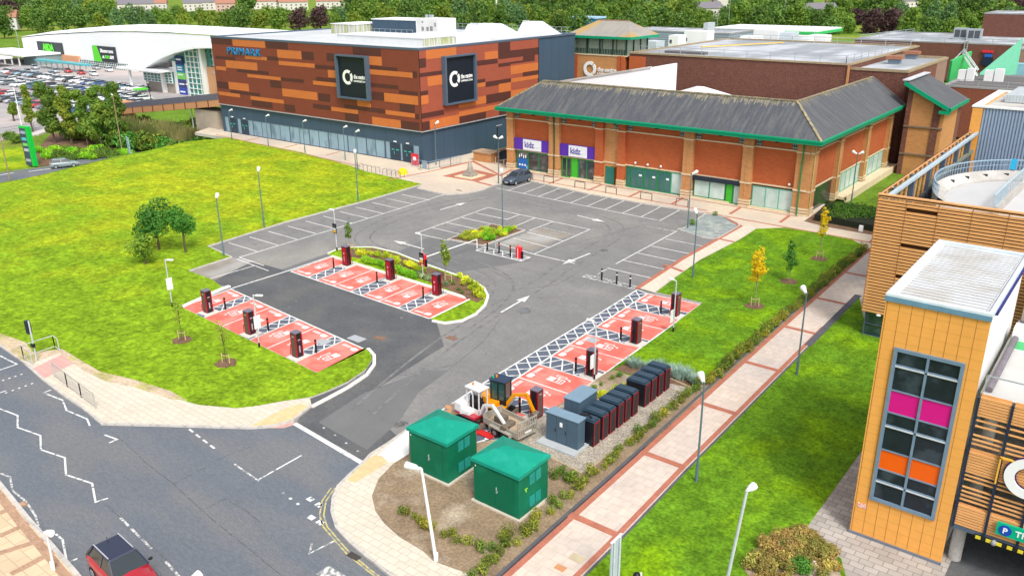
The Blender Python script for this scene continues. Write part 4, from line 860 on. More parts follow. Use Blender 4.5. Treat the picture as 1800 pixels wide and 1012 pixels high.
# slate roof
ez, rz_, o_ = 8.55, 11.85, 0
ax0, ay0, ax1, ay1 = -71.3, 88.3, -27.8, 121.2
rd = 4.62
b = MB()
rl = (-66.7, ay0+rd, rz_); rc = (ax1-rd, ay0+rd, rz_); re_ = (ax1-rd, ay1, rz_)
b.add([(ax0, ay0, ez), (ax1, ay0, ez), rc, rl], [(0, 1, 2, 3)]); b.add([(ax0, ay0, ez), rl, (ax0, ay0+2*rd, ez)], [(0, 1, 2)])
b.add([rl, rc, (rc[0], ay0+2*rd, ez), (ax0, ay0+2*rd, ez)][:4], [(0, 1, 2, 3)])
b.build('front_roof', slate, cb)
b = MB(); b.add([(ax1, ay0, ez), (ax1, ay1, ez), re_, rc], [(0, 1, 2, 3)]); b.add([re_, (ax1, ay1, ez), (ax1-2*rd, ay1, ez)], [(0, 1, 2)]); b.add([rc, re_, (ax1-2*rd, ay1, ez), (ax1-2*rd, ay0+2*rd, ez)], [(0, 1, 2, 3)])
b.build('side_roof', slate_y, cb)
b = MB(); b.bar((rl[0], rl[1], rz_+.02), (rc[0], rc[1], rz_+.02), .35, .14); b.bar(rc, (ax1, ay0, ez+.03), .30, .14); b.bar(rc, (re_[0], re_[1], rz_+.02), .3, .14); b.bar(rl, (ax0, ay0, ez+.03), .3, .14)
b.build('ridge_tiles', moss, cb)
b = MB(); b.bar((re_[0], re_[1], rz_), (ax1, ay1, ez), .3, .2); b.build('verge', roof_dark, cb)
# old lichen belt just under the ridges (growth with its own ragged edge)
def ragged(a, b2, down, n, seed, mat_):
    rnd = random.Random(seed); m = MB(); a, b2, down = Vector(a), Vector(b2), Vector(down); up = (b2-a).cross(down).normalized()
    if up.z < 0: up = -up
    for i in range(n):
        t0 = rnd.random(); wd = rnd.uniform(.05, .22); ln_ = rnd.uniform(.15, 1)**1.5*rnd.uniform(.4, 1)
        st_ = rnd.uniform(0, .25)*ln_
        p = a.lerp(b2, t0); e = (b2-a).normalized()*wd; q0 = p+down*st_+up*.012; q1 = p+down*ln_+up*.012
        m.add([q0-e*.5, q0+e*.5, q1+e*.25, q1-e*.25], [(0, 1, 2, 3)])
    return m.build('lichen', mat_, cb)
dn = Vector((0, -rd, ez-rz_)).normalized()*1.5
ragged(rl, rc, dn, 700, 3, M_('lichen', (.26, .235, .17), rough=.95, var=.25, scale=3))
ragged(rc, re_, Vector((rd, 0, ez-rz_)).normalized()*1.1, 170, 4, M_('lichen', (.26, .235, .17)))
b = MB(); b.box(ax0-.05, ay0-.1, 8.12, ax1+.1, ay0+.06, 8.62); b.box(ax1-.06, ay0+.06, 8.12, ax1+.1, ay1, 8.62); b.box(ax0-.05, ay0+.06, 8.12, ax0+.1, ay0+9, 8.62)
b.box(ax0, ay0-.2, 8.42, ax1+.2, ay0-.1, 8.6); b.box(ax1+.1, ay0-.1, 8.42, ax1+.2, ay1, 8.6)
b.build('fascia', green_m, cb)
b = MB(); b.box(ax0+.05, ay0+.05, 8.16, ax1-.05, FY+.3, 8.24); b.box(FX1-.2, FY+.3, 8.16, ax1-.05, ay1-.05, 8.24); b.build('soffit', M_('dark soffit', (.05, .05, .05)), cb)
# green-eaved lean-to annexe
an = thing('brick_annexe', 'tall buff brick annexe with single pitch slate roof and green eaves', 'building', (-26, 121, 0))
p = hit(1668, 190, 1, 119.0); pz = p.z; hx = hit(1595, 143, 1, 119.0)
x1a, x0a = p.x, hx.x; yb = 129.5
b = MB(); n_ = [(x0a+.3, 119.3, -1), (x1a-.5, 119.3, -1), (x1a-.5, 119.3, pz-.2), (x0a+.3, 119.3, hx.z-.3)]
b.hull(n_, [(x, yb, z) for x, y, z in n_]); b.build('wall', brick_t, an)
b = MB(); b.box(x1a-1.8, 119.2, -1, x1a-.9, 119.31, pz+.3); b.box(x0a+.3, 119.22, -1, x0a+.9, 119.31, hx.z-1.2); b.each('brown_strip', brick_b, an)
b = MB(); b.box(x1a-.52, 127.6, -1, x1a-.42, 129.6, pz-.4); b.build('brown_side_strip', brick_bx, an)
b = MB(); b.box(x1a-.5, 119.4, -1, x1a-.46, 127.6, pz-.3); b.build('side_wall', brick_tx, an)
b = MB(); b.box(x0a+.3, 119.12, 6.0, x1a-.4, 119.3, 6.2); b.box(x0a+.3, 119.12, 2.4, x1a-.4, 119.3, 2.6); b.each('string_course', M_('weathered course', (.20, .15, .11)), an)
b = MB(); b.box(x1a-.46, 119.3, pz-.9, x1a-.3, 128.6, pz-.72); b.build('string_course', stone_c, an)
b = MB(); a_ = [(x0a-.2, 118.7, hx.z+.1), (x1a+.2, 118.7, pz), (x1a+.2, 118.7, pz-.22), (x0a-.2, 118.7, hx.z-.12)]; b.hull(a_, [(x, yb+.3, z) for x, y, z in a_]); b.build('roof', slate_y, an)
b = MB(); a_ = [(x0a-.22, 118.55, hx.z+.06), (x1a+.3, 118.55, pz-.02), (x1a+.3, 118.55, pz-.55), (x0a-.22, 118.55, hx.z-.45)]; b.hull(a_, [(x, 118.7, z) for x, y, z in a_]); b.box(x1a+.2, 118.55, pz-.45, x1a+.38, yb+.3, pz-.02); b.box(x1a-1.0, 118.5, pz-.8, x1a+.3, 118.9, pz-.4); b.build('fascia', green_m, an)
b = MB(); b.box(x0a-.5, 118.6, hx.z+.1, x0a+.35, yb+.3, hx.z+.22); b.build('lead_ridge', M_('lead flashing', (.55, .57, .6), rough=.5), an)
# ---------------- lantern tower
lt = thing('lantern_tower', 'square buff brick tower with green trimmed hipped roof, glazed lantern and white ring emblem', 'tower', (-77, 128, 0))
tx0, tx1, ty0, ty1 = -83.0, -72.2, 124.0, 131.5
b = MB(); b.box(tx0+1.2, ty0, 0, tx1-1.7, ty1, 12.3); b.build('buff_wall', brick_t, lt)
b = MB(); b.box(tx0, ty0-.15, 0, tx0+1.2, ty1, 12.4); b.box(tx1-1.7, ty0-.15, 0, tx1-1.15, ty1, 12.4); b.box(tx1-1.0, ty0-.25, 0, tx1-.3, ty1, 12.4); b.box(tx1-1.15, ty0, 0, tx1-1.0, ty1, 12.3); b.each('red_corner', brick_r, lt)
b = MB(); b.box(tx0+.4, ty0+.3, 12.4, tx1-.4, ty1-.3, 15.2); b.build('lantern_glass', M_('lantern glass', (.36, .42, .34), rough=.3, var=.15, wave=[('X', .45, .35)]), lt)
b = MB()
for i in range(34): x = tx0+.3+i*(tx1-tx0-.6)/33; b.box(x-.035, ty0+.12, 12.45, x+.035, ty0+.28, 13.4 if i % 9 else 15.1)
for i in range(5): x = tx0+.3+i*(tx1-tx0-.6)/4; b.box(x-.08, ty0+.05, 12.45, x+.08, ty0+.28, 15.1)
for i in range(4): y = ty0+.3+i*(ty1-ty0-.6)/3; b.box(tx1-.4, y-.08, 12.45, tx1-.2, y+.08, 15.1)
b.build('lantern_mullions', M_('dark green mullion', (.03, .08, .06)), lt)
b = MB(); b.box(tx0-.1, ty0-.1, 12.3, tx1+.1, ty1, 12.5); b.build('stone_ledge', stone_c, lt)
b = MB(); b.box(tx0-1.2, ty0-1.0, 15.1, tx1+1.2, ty0-.85, 15.5); b.box(tx1+1.05, ty0-.85, 15.1, tx1+1.2, ty1+1.2, 15.5); b.box(tx0-1.2, ty0-.85, 15.1, tx0-1.05, ty1+1.2, 15.5); b.build('fascia', green_m, lt)
b = MB(); e = 15.45; zz = 17.7
b.hull([(tx0-1.2, ty0-1, e), (tx1+1.2, ty0-1, e), (tx1+1.2, ty1+1.2, e), (tx0-1.2, ty1+1.2, e)], [(tx0+2.6, ty0+3.8, zz), (tx1-2.2, ty0+3.8, zz), (tx1-2.2, ty0+4.2, zz), (tx0+2.6, ty0+4.2, zz)])
b.build('roof', M_('stained slate', (.30, .28, .25), rough=.8, var=.12, scale=.8, c2=(.40, .27, .10), c2scale=.25, c2pos=(.48, .58), stretch=(1, .4, .4)), lt)
b = MB(); b.bar((tx0+2.5, ty0+4, zz+.05), (tx1-2.1, ty0+4, zz+.05), .4, .2); b.build('ridge_tiles', M_('terracotta ridge', (.30, .17, .11)), lt)
r_ = MB(); ring(r_, (-79.25, ty0-.12, 10.05), .72, 1.25, 'y-', .12, gaps=(50, 310)); r_.build('emblem', white_l, lt)
text_part('lettering', 'the centre', white_l, lt, (-77.75, ty0-.12, 9.7), .72, 'y-', .1, width=3.7, bold=.02)
text_part('lettering', 'LIVINGSTON', white_l, lt, (-77.75, ty0-.12, 9.25), .30, 'y-', .1, width=3.7, bold=.01)
# link walls
b = MB()
pts_ = [hit(985, 143, 1, 104), hit(1142, 118, 1, 110)]
b.hull([(-68.9, 100.0, 8), (-56.9, 104.0, 8), (-56.9, 104.0, 13.1), (-68.9, 100.0, 10.8)], [(-68.9, 100.4, 8), (-56.9, 104.4, 8), (-56.9, 104.4, 13.1), (-68.9, 100.4, 10.8)]); b.box(-57.2, 104.4, 8, -56.9, 112, 13.1)
b2_ = MB(); b2_.bar((-69.2, 100.1, 10.85), (-56.8, 104.2, 13.2), .6, .2)
lw = thing('curved_parapet', 'white rendered parapet wall sloping up behind the slate roof', 'wall', (-64, 105, 8)); b.build('render', roof_white, lw); b2_.build('coping', conc, lw)
b = MB(); b.hull([(-57.5, 97.6, 6.5), (-38, 97.6, 6.5), (-38, 116, 6.5), (-57.5, 116, 6.5)], [(-56.5, 104, 10.2), (-38.9, 104, 9.9), (-38.9, 105, 9.9), (-56.5, 105, 10.2)]); b.hull([(-56.5, 103.9, 9), (-38.9, 103.9, 9), (-38.9, 105.1, 9), (-56.5, 105.1, 9)], [(-50.2, 104, 11.05), (-49.2, 104, 11.05), (-49.2, 105, 11.05), (-50.2, 105, 11.05)]); tag(b.build('mall_roof', roof_white), 'broad white mall roof hidden behind the slate ridge', 'roof')
# ---------------- brown brick blocks
bb = thing('brown_brick_block', 'long windowless brown brick block with grey felt roof and railings behind the slate roof', 'building', (-50, 124, 0))
xl = hit(1140, 98, 1, 124).x; xr = hit(1495, 110, 1, 124).x
b = MB(); b.box(xl-3.5, 124, 0, xr, 162, 12.9); b.build('wall', brick_b, bb)
b = MB(); b.box(xl-3.5, 123.9, 0, xl-.5, 124.3, 12.5); b.build('red_wall', brick_r, bb)
b = MB(); b.box(xl-3, 124.5, 12.9, xr-.5, 161.5, 12.95); b.build('roof', roof_grey, bb)
b = MB(); b.box(xl-3.6, 123.85, 12.9, xr+.1, 124.35, 13.15); b.box(xr-.45, 124.35, 12.9, xr+.1, 162, 13.15); b.box(xl-3.6, 124.35, 12.9, xl-3.1, 162, 13.15); b.box(xl-3.1, 161.6, 12.9, xr-.45, 162, 13.2); b.build('parapet', M_('buff coping', (.34, .27, .17), rough=.9, var=.2, scale=3), bb)
b = MB(); b.box(xl-3.4, 123.75, 6.2, xr, 123.9+.05, 6.45); b.build('string_course', M_('pinkish course', (.36, .20, .17)), bb)
b = MB(); b.box(xr-.25, 123.8, 0, xr+.05, 124.02, 12.9); b.build('buff_joint', brick_t, bb)
def railing(pts, label, h=1.1, n=None, m=steel, mid=True, grp=None, r=.03, step=2.4):
    m_ = MB()
    for a, c in zip(pts, pts[1:]):
        a, c = Vector(a), Vector(c); k = max(1, int((c-a).length/step))
        for i in range(k+1):
            p_ = a.lerp(c, i/k); m_.bar(p_, p_+Vector((0, 0, h)), r*1.6)
        m_.bar(a+Vector((0, 0, h)), c+Vector((0, 0, h)), r*1.6)
        if mid: m_.bar(a+Vector((0, 0, h*.52)), c+Vector((0, 0, h*.52)), r*1.2)
    return tag(m_.build('railing', m), label, 'railing', grp)
railing([(xl-2.5, 125.4, 12.95), (xr-1, 125.4, 12.95), (xr-1, 150, 12.95)], 'steel guard rail along the front edge of the long brown block roof', r=.04, step=3.4)
railing([(xl-2.5, 160.5, 12.95), (xr-1, 160.5, 12.95)], 'steel guard rail along the back edge of the long brown block roof', r=.05, step=4)
b = MB(); b.bar((xl+2, 139, 13.2), (xl+10, 156, 13.2), .5, .12); tag(b.build('roof_walkway', M_('yellow tread', (.75, .5, .05))), 'yellow edged walkway strip crossing the grey felt roof', 'walkway')
b = MB(); b.box(xl+1, 127.5, 12.95, xl+8, 129, 13.35); tag(b.build('roof_duct', roof_dark), 'low dark duct on the grey felt roof near the lantern tower', 'duct')
b2 = thing('brown_brick_block', 'smaller brown brick block with sunken roof and two capped vents beside the green eaved annexe', 'building', (-31, 125, 0))
c = hit(1598, 118, 1, 124.4); d2 = hit(1667, 97, 0, c.x)
b = MB(); b.box(xr+.02, 124.4, 0, c.x-.06, d2.y, 12.3); b.build('wall', brick_b, b2)
b = MB(); b.box(c.x-.06, 124.5, 0, c.x, (124.4+d2.y)/2+5, 12.3); b.build('side_wall', brick_bx, b2)
b = MB(); b.box(c.x-.06, (124.4+d2.y)/2+5, 0, c.x+.01, d2.y, 12.3); b.build('side_wall', M_('pale brown brick', (.30, .19, .15), rough=.95, var=.08, fine=(6, .25)), b2)
b = MB(); b.box(xr+.3, 124.7, 12.28, c.x-.4, d2.y-.4, 12.33); b.build('roof', roof_grey, b2)
b = MB(); b.box(xr+.02, 124.3, 12.3, c.x+.1, 124.7, 12.65); b.box(c.x-.4, 124.7, 12.3, c.x+.1, d2.y, 12.65); b.box(xr+.02, d2.y-.4, 12.3, c.x-.4, d2.y, 12.7); b.build('parapet', M_('buff coping', (.34, .27, .17)), b2)
for px, py in ((1572, 112), (1602, 103)):
    q = hit(px, py, 2, 12.4); v_ = MB(); v_.box(q.x-.8, q.y-.6, 12.33, q.x+.8, q.y+.6, 13.0, 0); v_.box(q.x-1.1, q.y-.9, 13.05, q.x+1.1, q.y+.9, 13.5, 1)
    tag(v_.build('roof_vent', [M_('vent blue grey', (.2, .26, .32)), M_('rusty vent cap', (.34, .15, .09))]), ('nearer' if px < 1590 else 'farther')+' rust capped vent on the sunken roof', 'vent', 'rust capped roof vents')
# far right service buildings
def flatblock(name, label, x0, y0, x1, y1, z1, z0=0, wall=brick_b, rf=roof_grey, wx=brick_bx, cop=None):
    t = thing(name, label, 'building', ((x0+x1)/2, (y0+y1)/2, z0))
    b = MB(); b.box(x0, y0, z0, x1-.05, y1, z1); b.build('wall', wall, t)
    b = MB(); b.box(x1-.05, y0+.02, z0, x1, y1, z1-.01); b.build('side_wall', wx, t)
    b = MB(); b.box(x0+.35, y0+.35, z1-.0, x1-.35, y1-.35, z1+.04); b.build('roof', rf, t)
    b = MB(); b.box(x0-.06, y0-.06, z1, x1+.06, y0+.35, z1+.3); b.box(x1-.35, y0+.35, z1, x1+.06, y1, z1+.3); b.box(x0-.06, y0+.35, z1, x0+.35, y1, z1+.3); b.box(x0+.35, y1-.35, z1, x1-.35, y1, z1+.3); b.build('parapet', cop or M_('grey coping', (.30, .30, .31)), t)
    return t
flatblock('service_block', 'low red brown brick block with dark felt roof behind the blue corrugated box', -29.3, 151, 14, 172, 7.8, wall=M_('dark red brick', (.23, .075, .048), rough=.95, var=.1, fine=(5, .2)), rf=roof_dark)
railing([(-28.5, 151.7, 7.85), (12, 151.7, 7.85)], 'steel guard rail along the dark felt roof behind the corrugated box', r=.04, step=4)
q = hit(1478, 74, 2, 9.0); q2 = hit(1790, 84, 2, 9.0)
flatblock('service_block', 'long brown brick warehouse with pale felt roof near the trees', q.x, 232, -30.5, 268, 8.8, wall=brick_b, rf=roof_grey)
flatblock('service_block', 'tall brown brick plant tower at the top right corner', -44, 262, -20, 282, 14.5, rf=roof_grey)
flatblock('service_block', 'buff brick block end at the right edge behind the green wall', -30.4, 228, -10, 250, 8.2, wall=M_('pale brown brick', (.40, .21, .14), rough=.95, var=.08))
railing([(q.x+1, 233, 8.9), (q.x+6, 266, 8.9)], 'steel rail along the left end of the brown warehouse roof', r=.07, step=5)
railing([(-52, 233, 8.9), (-31, 233, 8.9)], 'steel rail along the right end of the brown warehouse roof', r=.07, step=5)
for i, (px, py, lab) in enumerate([(1688, 68, 'left'), (1712, 70, 'right')]):
    q = hit(px, py, 2, 9); v_ = MB(); v_.box(q.x-1.6, q.y-1, 8.85, q.x+1.6, q.y+1, 11.6); o = tag(v_.build('air_unit', steel), lab+' of two grey air units on the brown warehouse roof', 'roof unit', 'warehouse air units')
    v_ = MB(); v_.box(q.x-1.3, q.y-1.05, 9.4, q.x-.1, q.y-.98, 11.2); v_.box(q.x+.1, q.y-1.05, 9.4, q.x+1.3, q.y-.98, 11.2); g_ = v_.build('fan_grille', M_('dark grille', (.08, .09, .10)), None); g_.parent = o
b = MB(); b.bar(hit(1697, 72, 1, 231.7), hit(1692, 100, 1, 231.7), .25); b.bar(hit(1702, 72, 1, 231.7), hit(1697, 100, 1, 231.7), .25)
[b.bar(hit(1697-i*.7, 74+i*4, 1, 231.7), hit(1702-i*.7, 74+i*4, 1, 231.7), .15) for i in range(7)]
tag(b.build('wall_ladder', M_('grey ladder', (.3, .3, .3))), 'fixed ladder on the brown warehouse wall', 'ladder')
for px, py, w_, h_, m_, lab in ((1736, 91, 19, 5, M_('red board', (.62, .03, .05)), 'red loading bay sign on the brown warehouse wall'), (1737, 98, 12, 6, M_('blue board', (.02, .12, .5)), 'small blue sign under the red loading bay sign'), (1764, 102, 14, 6, M_('blue board', (.02, .12, .5)), 'blue direction sign right of the loading bay')):
    p0 = hit(px-w_/2, py-h_/2, 1, 231.6); p1 = hit(px+w_/2, py+h_/2, 1, 231.6); v_ = MB(); v_.box(p0.x, 231.5, p1.z, p1.x, 231.95, p0.z); tag(v_.build('wall_sign', m_), lab, 'sign')
p0 = hit(1727, 101, 1, 231.4); p1 = hit(1743, 116, 1, 231.4); v_ = MB(); v_.box(p0.x, 231.3, p1.z, p1.x, 231.98, p0.z); tag(v_.build('loading_bay_door', M_('blue black door', (.01, .02, .05))), 'dark loading bay opening in the brown warehouse wall', 'loading bay')
g1 = M_('bright green cladding', (.04, .50, .14), rough=.5, var=.06); g2_ = M_('mint green cladding', (.18, .58, .38), rough=.5, var=.05)
a, c = hit(1664, 144, 2, 7), hit(1699, 124, 2, 7); b = MB(); b.prism([(a.x, a.y), (c.x, c.y), (c.x+.4, c.y), (a.x+.4, a.y-.2)], 4, 10.6); tag(b.build('screen_wall', g1), 'bright green screen wall left of the roof ladder', 'wall')
a, c = hit(1722, 132, 2, 7.9), hit(1785, 132, 2, 7.9); b = MB()
b.hull([(a.x, a.y, 7.9), (c.x, c.y, 7.9), (c.x, c.y, 14.2), (a.x, a.y, 8.3)], [(a.x, a.y+.5, 7.9), (c.x, c.y+.5, 7.9), (c.x, c.y+.5, 14.2), (a.x, a.y+.5, 8.3)]); tag(b.build('screen_wall', g2_), 'mint green sloping screen wall behind the dark felt roof', 'wall')
# roof escape ladder with hoops
b = MB()
P0, P1, P2 = hit(1669, 122, 2, 8), hit(1690, 107, 2, 9.5), hit(1716, 134, 2, 8)
for dz in (0, 1.0):
    for off in (0, 1.1): b.tube([P0+Vector((0, off, dz)), P1+Vector((0, off, dz+1)), P2+Vector((0, off, dz))], .09, 6)
for i in range(14):
    t = i/13; p_ = (P1+Vector((0, 0, 1))).lerp(P2, t); b.bar(p_, p_+Vector((0, 1.1, 0)), .08); b.bar(p_, p_+Vector((0, 0, 1.0)), .06)
tag(b.build('roof_ladder', white_m), 'white stepped roof ladder between the green screen walls', 'ladder')
for px, py, w_, lab in ((1698, 136, 1.2, 'pair of white condenser units near the bright green wall'), (1747, 137, 1.4, 'single round fan condenser on the dark felt roof')):
    q = hit(px, py, 2, 8.4); v_ = MB(); v_.box(q.x-w_, q.y-.5, 7.85, q.x-.1, q.y+.5, 9.6); v_.box(q.x+.1, q.y-.5, 7.85, q.x+w_, q.y+.5, 9.9); tag(v_.build('condenser', white_m), lab, 'roof unit')
v_ = MB(); q = hit(1793, 130, 2, 8); v_.box(q.x-1, q.y-1, 7.85, q.x+2, q.y+1, 9.8); tag(v_.build('air_unit', M_('pale teal unit', (.25, .5, .58))), 'pale teal unit at the right edge of the dark felt roof', 'roof unit')
# centre background: decks and white plant behind the lantern tower
flatblock('deck_block', 'low brown deck with plant behind the lantern tower', -98, 196, -60, 236, 6.5, wall=brick_b, rf=roof_dark)
flatblock('deck_block', 'wide pale roofed block beyond the long brown block', -84, 172, -50, 190, 9.5, wall=white_m, rf=roof_white, wx=white_m)
rndp = random.Random(5)
for i, (px, py, w_, h_) in enumerate([(1150, 85, 3, 1.5), (1190, 78, 2.5, 2), (1228, 75, 6, 2.6), (1245, 70, 1.2, 4), (1320, 80, 4, 2), (1350, 76, 6, 3), (1385, 82, 3, 3), (1412, 80, 3.5, 2), (1440, 78, 4, 2), (1300, 88, 2, 1.4)]):
    q = hit(px, py, 2, 9.5); v_ = MB(); v_.box(q.x-w_/2, q.y-2, 7.5, q.x+w_/2, q.y+2, 9.6+h_, 0); v_.box(q.x-w_/2+.3, q.y-2.05, 9.8, q.x-w_/2+.9, q.y-1.99, 10.6, 1)
    tag(v_.build('plant_unit', [white_m if i % 3 else M_('pale grey unit', (.5, .56, .6)), M_('dark grille', (.08, .09, .10))]), 'white plant unit among the roofs beyond the long brown block', 'roof unit', 'distant white plant units')
# petrol canopy and blue stand
pc = thing('filling_station', 'white filling station canopy with bright green edge near the trees', 'canopy', (-115, 300, 0))
b = MB(); b.box(-136, 292, 5.6, -98, 318, 7.0); b.build('canopy', roof_white, pc)
b = MB(); b.box(-136.2, 291.7, 5.7, -97.8, 292, 6.6); b.box(-98, 292, 5.7, -97.7, 318, 6.6); b.build('fascia', g1, pc)
b = MB(); [b.box(x, y, -.4, x+.6, y+.6, 5.6) for x in (-130, -118, -106) for y in (296, 310)]; b.each('column', white_m, pc)
bs = thing('blue_stand', 'small blue stand with flat roof at the edge of the wood', 'stand', (-225, 395, 0))
q = hit(1005, 42, 2, 3); q1 = hit(1058, 42, 2, 3)
bs.location = (q.x, q.y, 0)
b = MB(); b.box(q.x, q.y, -.4, q.x+13, q.y+9, 5.5); b.build('wall', M_('vivid blue cladding', (.03, .22, .55), rough=.5), bs)
b = MB(); b.box(q.x-.6, q.y-.6, 5.5, q.x+13.6, q.y+9.6, 6.3); b.build('roof', M_('pale blue roof', (.35, .55, .75)), bs)
fb = flatblock('deck_block', 'grey car deck in front of the blue stand', -150, 255, -112, 275, 7.5, wall=M_('bluish rails', (.3, .36, .45), wave=[('Z', .7, -.4)], rough=.6), rf=roof_grey, wx=M_('bluish rails', (.3, .36, .45)))
# ---------------- white supermarket
sm = thing('supermarket', 'big white supermarket with long curved roof and black and green wall signs', 'supermarket', (-300, 150, -4))
prof = []
for px, py in ((42, 64), (90, 56), (140, 50.5), (200, 45.5), (250, 43), (320, 44), (380, 47), (440, 51)):
    q = hit(px, py, 1, 172); prof.append((q.x, q.z))
prof.append((-190, prof[-1][1]-.8))
b = MB()
n = len(prof)
b.add([(-356, 150, 4.2)]+[(x*.93 - 22 if i else -356, 150, z-1.6) for i, (x, z) in enumerate(prof)], [])
F_ = [( -356 + (166)*i/(n-1), 4.2 + (max(0, prof[i][1]-prof[0][1]))*.62) for i in range(n)]
for i in range(n-1):
    b.add([(F_[i][0], 150, F_[i][1]), (F_[i+1][0], 150, F_[i+1][1]), (prof[i+1][0], 172, prof[i+1][1]), (prof[i][0], 172, prof[i][1])], [(0, 1, 2, 3)], 0, True)
    b.add([(prof[i][0], 172, prof[i][1]), (prof[i+1][0], 172, prof[i+1][1]), (prof[i+1][0]-10, 200, prof[i+1][1]-2.5), (prof[i][0]-10, 200, prof[i][1]-2.5)], [(0, 1, 2, 3)], 0, True)
    b.add([(F_[i][0], 150.2, -4.4), (F_[i+1][0], 150.2, -4.4), (F_[i+1][0], 150.2, F_[i+1][1]-.3), (F_[i][0], 150.2, F_[i][1]-.3)], [(0, 1, 2, 3)], 0)
b.add([(-356, 150.2, -4.4), (prof[0][0]-10, 200, -4.4), (prof[0][0]-10, 200, prof[0][1]-2.5), (prof[0][0], 172, prof[0][1]), (-356, 150.2, 3.9)], [(0, 1, 2, 3, 4)])
b.build('shell', M_('bright white cladding', (.84, .86, .87), rough=.6, var=.03, scale=.05), sm)
sgn = M_('charcoal sign', (.04, .05, .06), rough=.5)
b = MB(); b.box(-342.8, 149.6, -.8, -323.6, 150.15, 3.2); b.box(-301, 149.6, -1.9, -286.2, 150.15, 3.3); b.each('sign_board', sgn, sm)
gl = M_('sign green', (.12, .68, .04), rough=.5, var=0)
b = MB(); b.hull([(-301, 149.5, -1.9), (-295.5, 149.5, -1.9), (-297.8, 149.5, 3.3), (-301, 149.5, 3.3)], [(-301, 149.59, -1.9), (-295.5, 149.59, -1.9), (-297.8, 149.59, 3.3), (-301, 149.59, 3.3)]); b.build('sign_flash', gl, sm)
text_part('lettering', 'ASDA', gl, sm, (-338, 149.4, .0), 2.6, 'y-', .15, width=8.5, bold=.05)
text_part('lettering', 'Discover more', white_l, sm, (-295.4, 149.4, 1.2), 1.3, 'y-', .15, width=8.4, bold=.02)
text_part('lettering', 'at', white_l, sm, (-294.6, 149.4, -.7), 1.0, 'y-', .15, width=1.3, bold=.02)
text_part('lettering', 'ASDA', gl, sm, (-292.9, 149.4, -.7), 1.1, 'y-', .15, width=2.9, bold=.04)
text_part('lettering', '.com', white_l, sm, (-289.8, 149.4, -.7), 1.1, 'y-', .15, width=2.7, bold=.02)
b = MB(); b.box(-312, 149.8, -4.3, -280, 150.12, -1.9); b.build('glass_band', M_('dark teal glazing', (.02, .10, .10), rough=.15, var=.2), sm)
b = MB()
for i in range(27): b.box(-312+i*1.23, 149.7, -4.3, -311.88+i*1.23, 149.8, -1.9)
for z in (-4.2, -3.4, -2.7, -2.0): b.box(-312, 149.68, z, -280, 149.7, z+.12)
b.build('glazing_bars', white_m, sm)
b = MB(); b.box(-324, 149.2, -4.3, -312, 150.14, -.9); b.build('orange_wall', M_('peach render', (.62, .32, .18)), sm)
b = MB(); b.box(-366, 136, -.7, -325, 149.9, -.1); b.box(-352, 124, -1.2, -328, 134, -.6); b.build('entrance_canopy', roof_white, sm)
b = MB(); b.box(-336, 141, -4.2, -325.5, 149.9, -.7); b.build('entrance_glass', M_('pale entrance glazing', (.22, .30, .30)), sm)
b = MB(); [b.box(x, 136.5, -4.2, x+.4, 136.9, -.7) for x in range(-360, -326, 6)]; b.each('canopy_post', white_m, sm)
bx_ = thing('trolley_canopy', 'long teal walkway canopy in front of the supermarket', 'canopy', (-300, 138, -4)); b = MB(); b.box(-317, 136.5, -1.6, -283, 139.5, -1.1); b.build('canopy', M_('teal canopy', (.08, .40, .45), rough=.4), bx_)
b = MB(); [b.box(x, 137.8, -4.1, x+.2, 138, -1.6) for x in range(-316, -283, 4)]; b.each('post', steel, bx_)
# mall entrance in front with swept roof
me_ = thing('mall_entrance', 'white mall entrance with swept curved roof, green glazing and tall banner', 'building', (-207, 126, -4))
tg = M_('green blue glazing', (.03, .22, .19), rough=.12, var=.35, scale=.7, spec=.7)
b = MB(); b.box(-212, 126, -4.3, -205.0, 140, 6.2); b.box(-205.0, 127, -4.3, -185, 150, 1.0); b.build('white_wall', white_m, me_)
b = MB()
hp = [(-224, 1.6), (-220, 3.2), (-215, 4.9), (-210, 6.3), (-205, 7.5), (-200, 8.4), (-196, 8.95), (-190, 9.3), (-178, 9.3)]
for (a, za), (c, zc) in zip(hp, hp[1:]):
    b.add([(a, 123, za), (c, 123, zc), (c, 152, zc+1.2), (a, 152, za+1.2)], [(0, 1, 2, 3)], 0, True)
    b.add([(a, 123, za), (c, 123, zc), (c, 123, zc-.5), (a, 123, za-.5)], [(0, 1, 2, 3)], 0); b.add([(a, 123, za-.5), (c, 123, zc-.5), (c, 152, zc+.7), (a, 152, za+.7)], [(3, 2, 1, 0)], 0)
b.build('swept_roof', M_('bright white cladding', (.84, .86, .87)), me_)
b = MB(); b.add([(-213, 125.9, 4.6), (-196.5, 125.9, 3.4), (-196.5, 125.9, 8.6), (-200, 125.9, 8.1), (-205, 125.9, 7.2), (-210, 125.9, 5.9)], [tuple(range(6))]); b.box(-204.2, 125.4, -4.3, -196.8, 125.9, 4); b.box(-195.8, 126.4, 4.2, -185, 126.9, 8.6); b.box(-226, 125.4, -1.4, -212, 126, 1.6); b.box(-195.6, 126, -4.2, -194.0, 126.4, 8.3); b.each('glazing', tg, me_)
b = MB()
for i in range(5): x = -204.2+i*1.85; b.box(x-.1, 125.2, -4.3, x+.1, 125.42, 8.5-max(0, (-199-x))*.28)
for z in np.arange(-3.4, 8.4, 1.35): b.box(-204.2 if z < 6.5 else -202, 125.15, z, -196.8, 125.38, z+.16)
for i in range(6): b.box(-195.8+i*2.2, 126.2, 4.2, -195.6+i*2.2, 126.42, 8.6)
for z in (4.2, 5.7, 7.1, 8.5): b.box(-195.8, 126.18, z, -185, 126.4, z+.18)
for i in range(9): b.box(-226+i*1.75, 125.2, -1.4, -225.84+i*1.75, 125.42, 1.6)
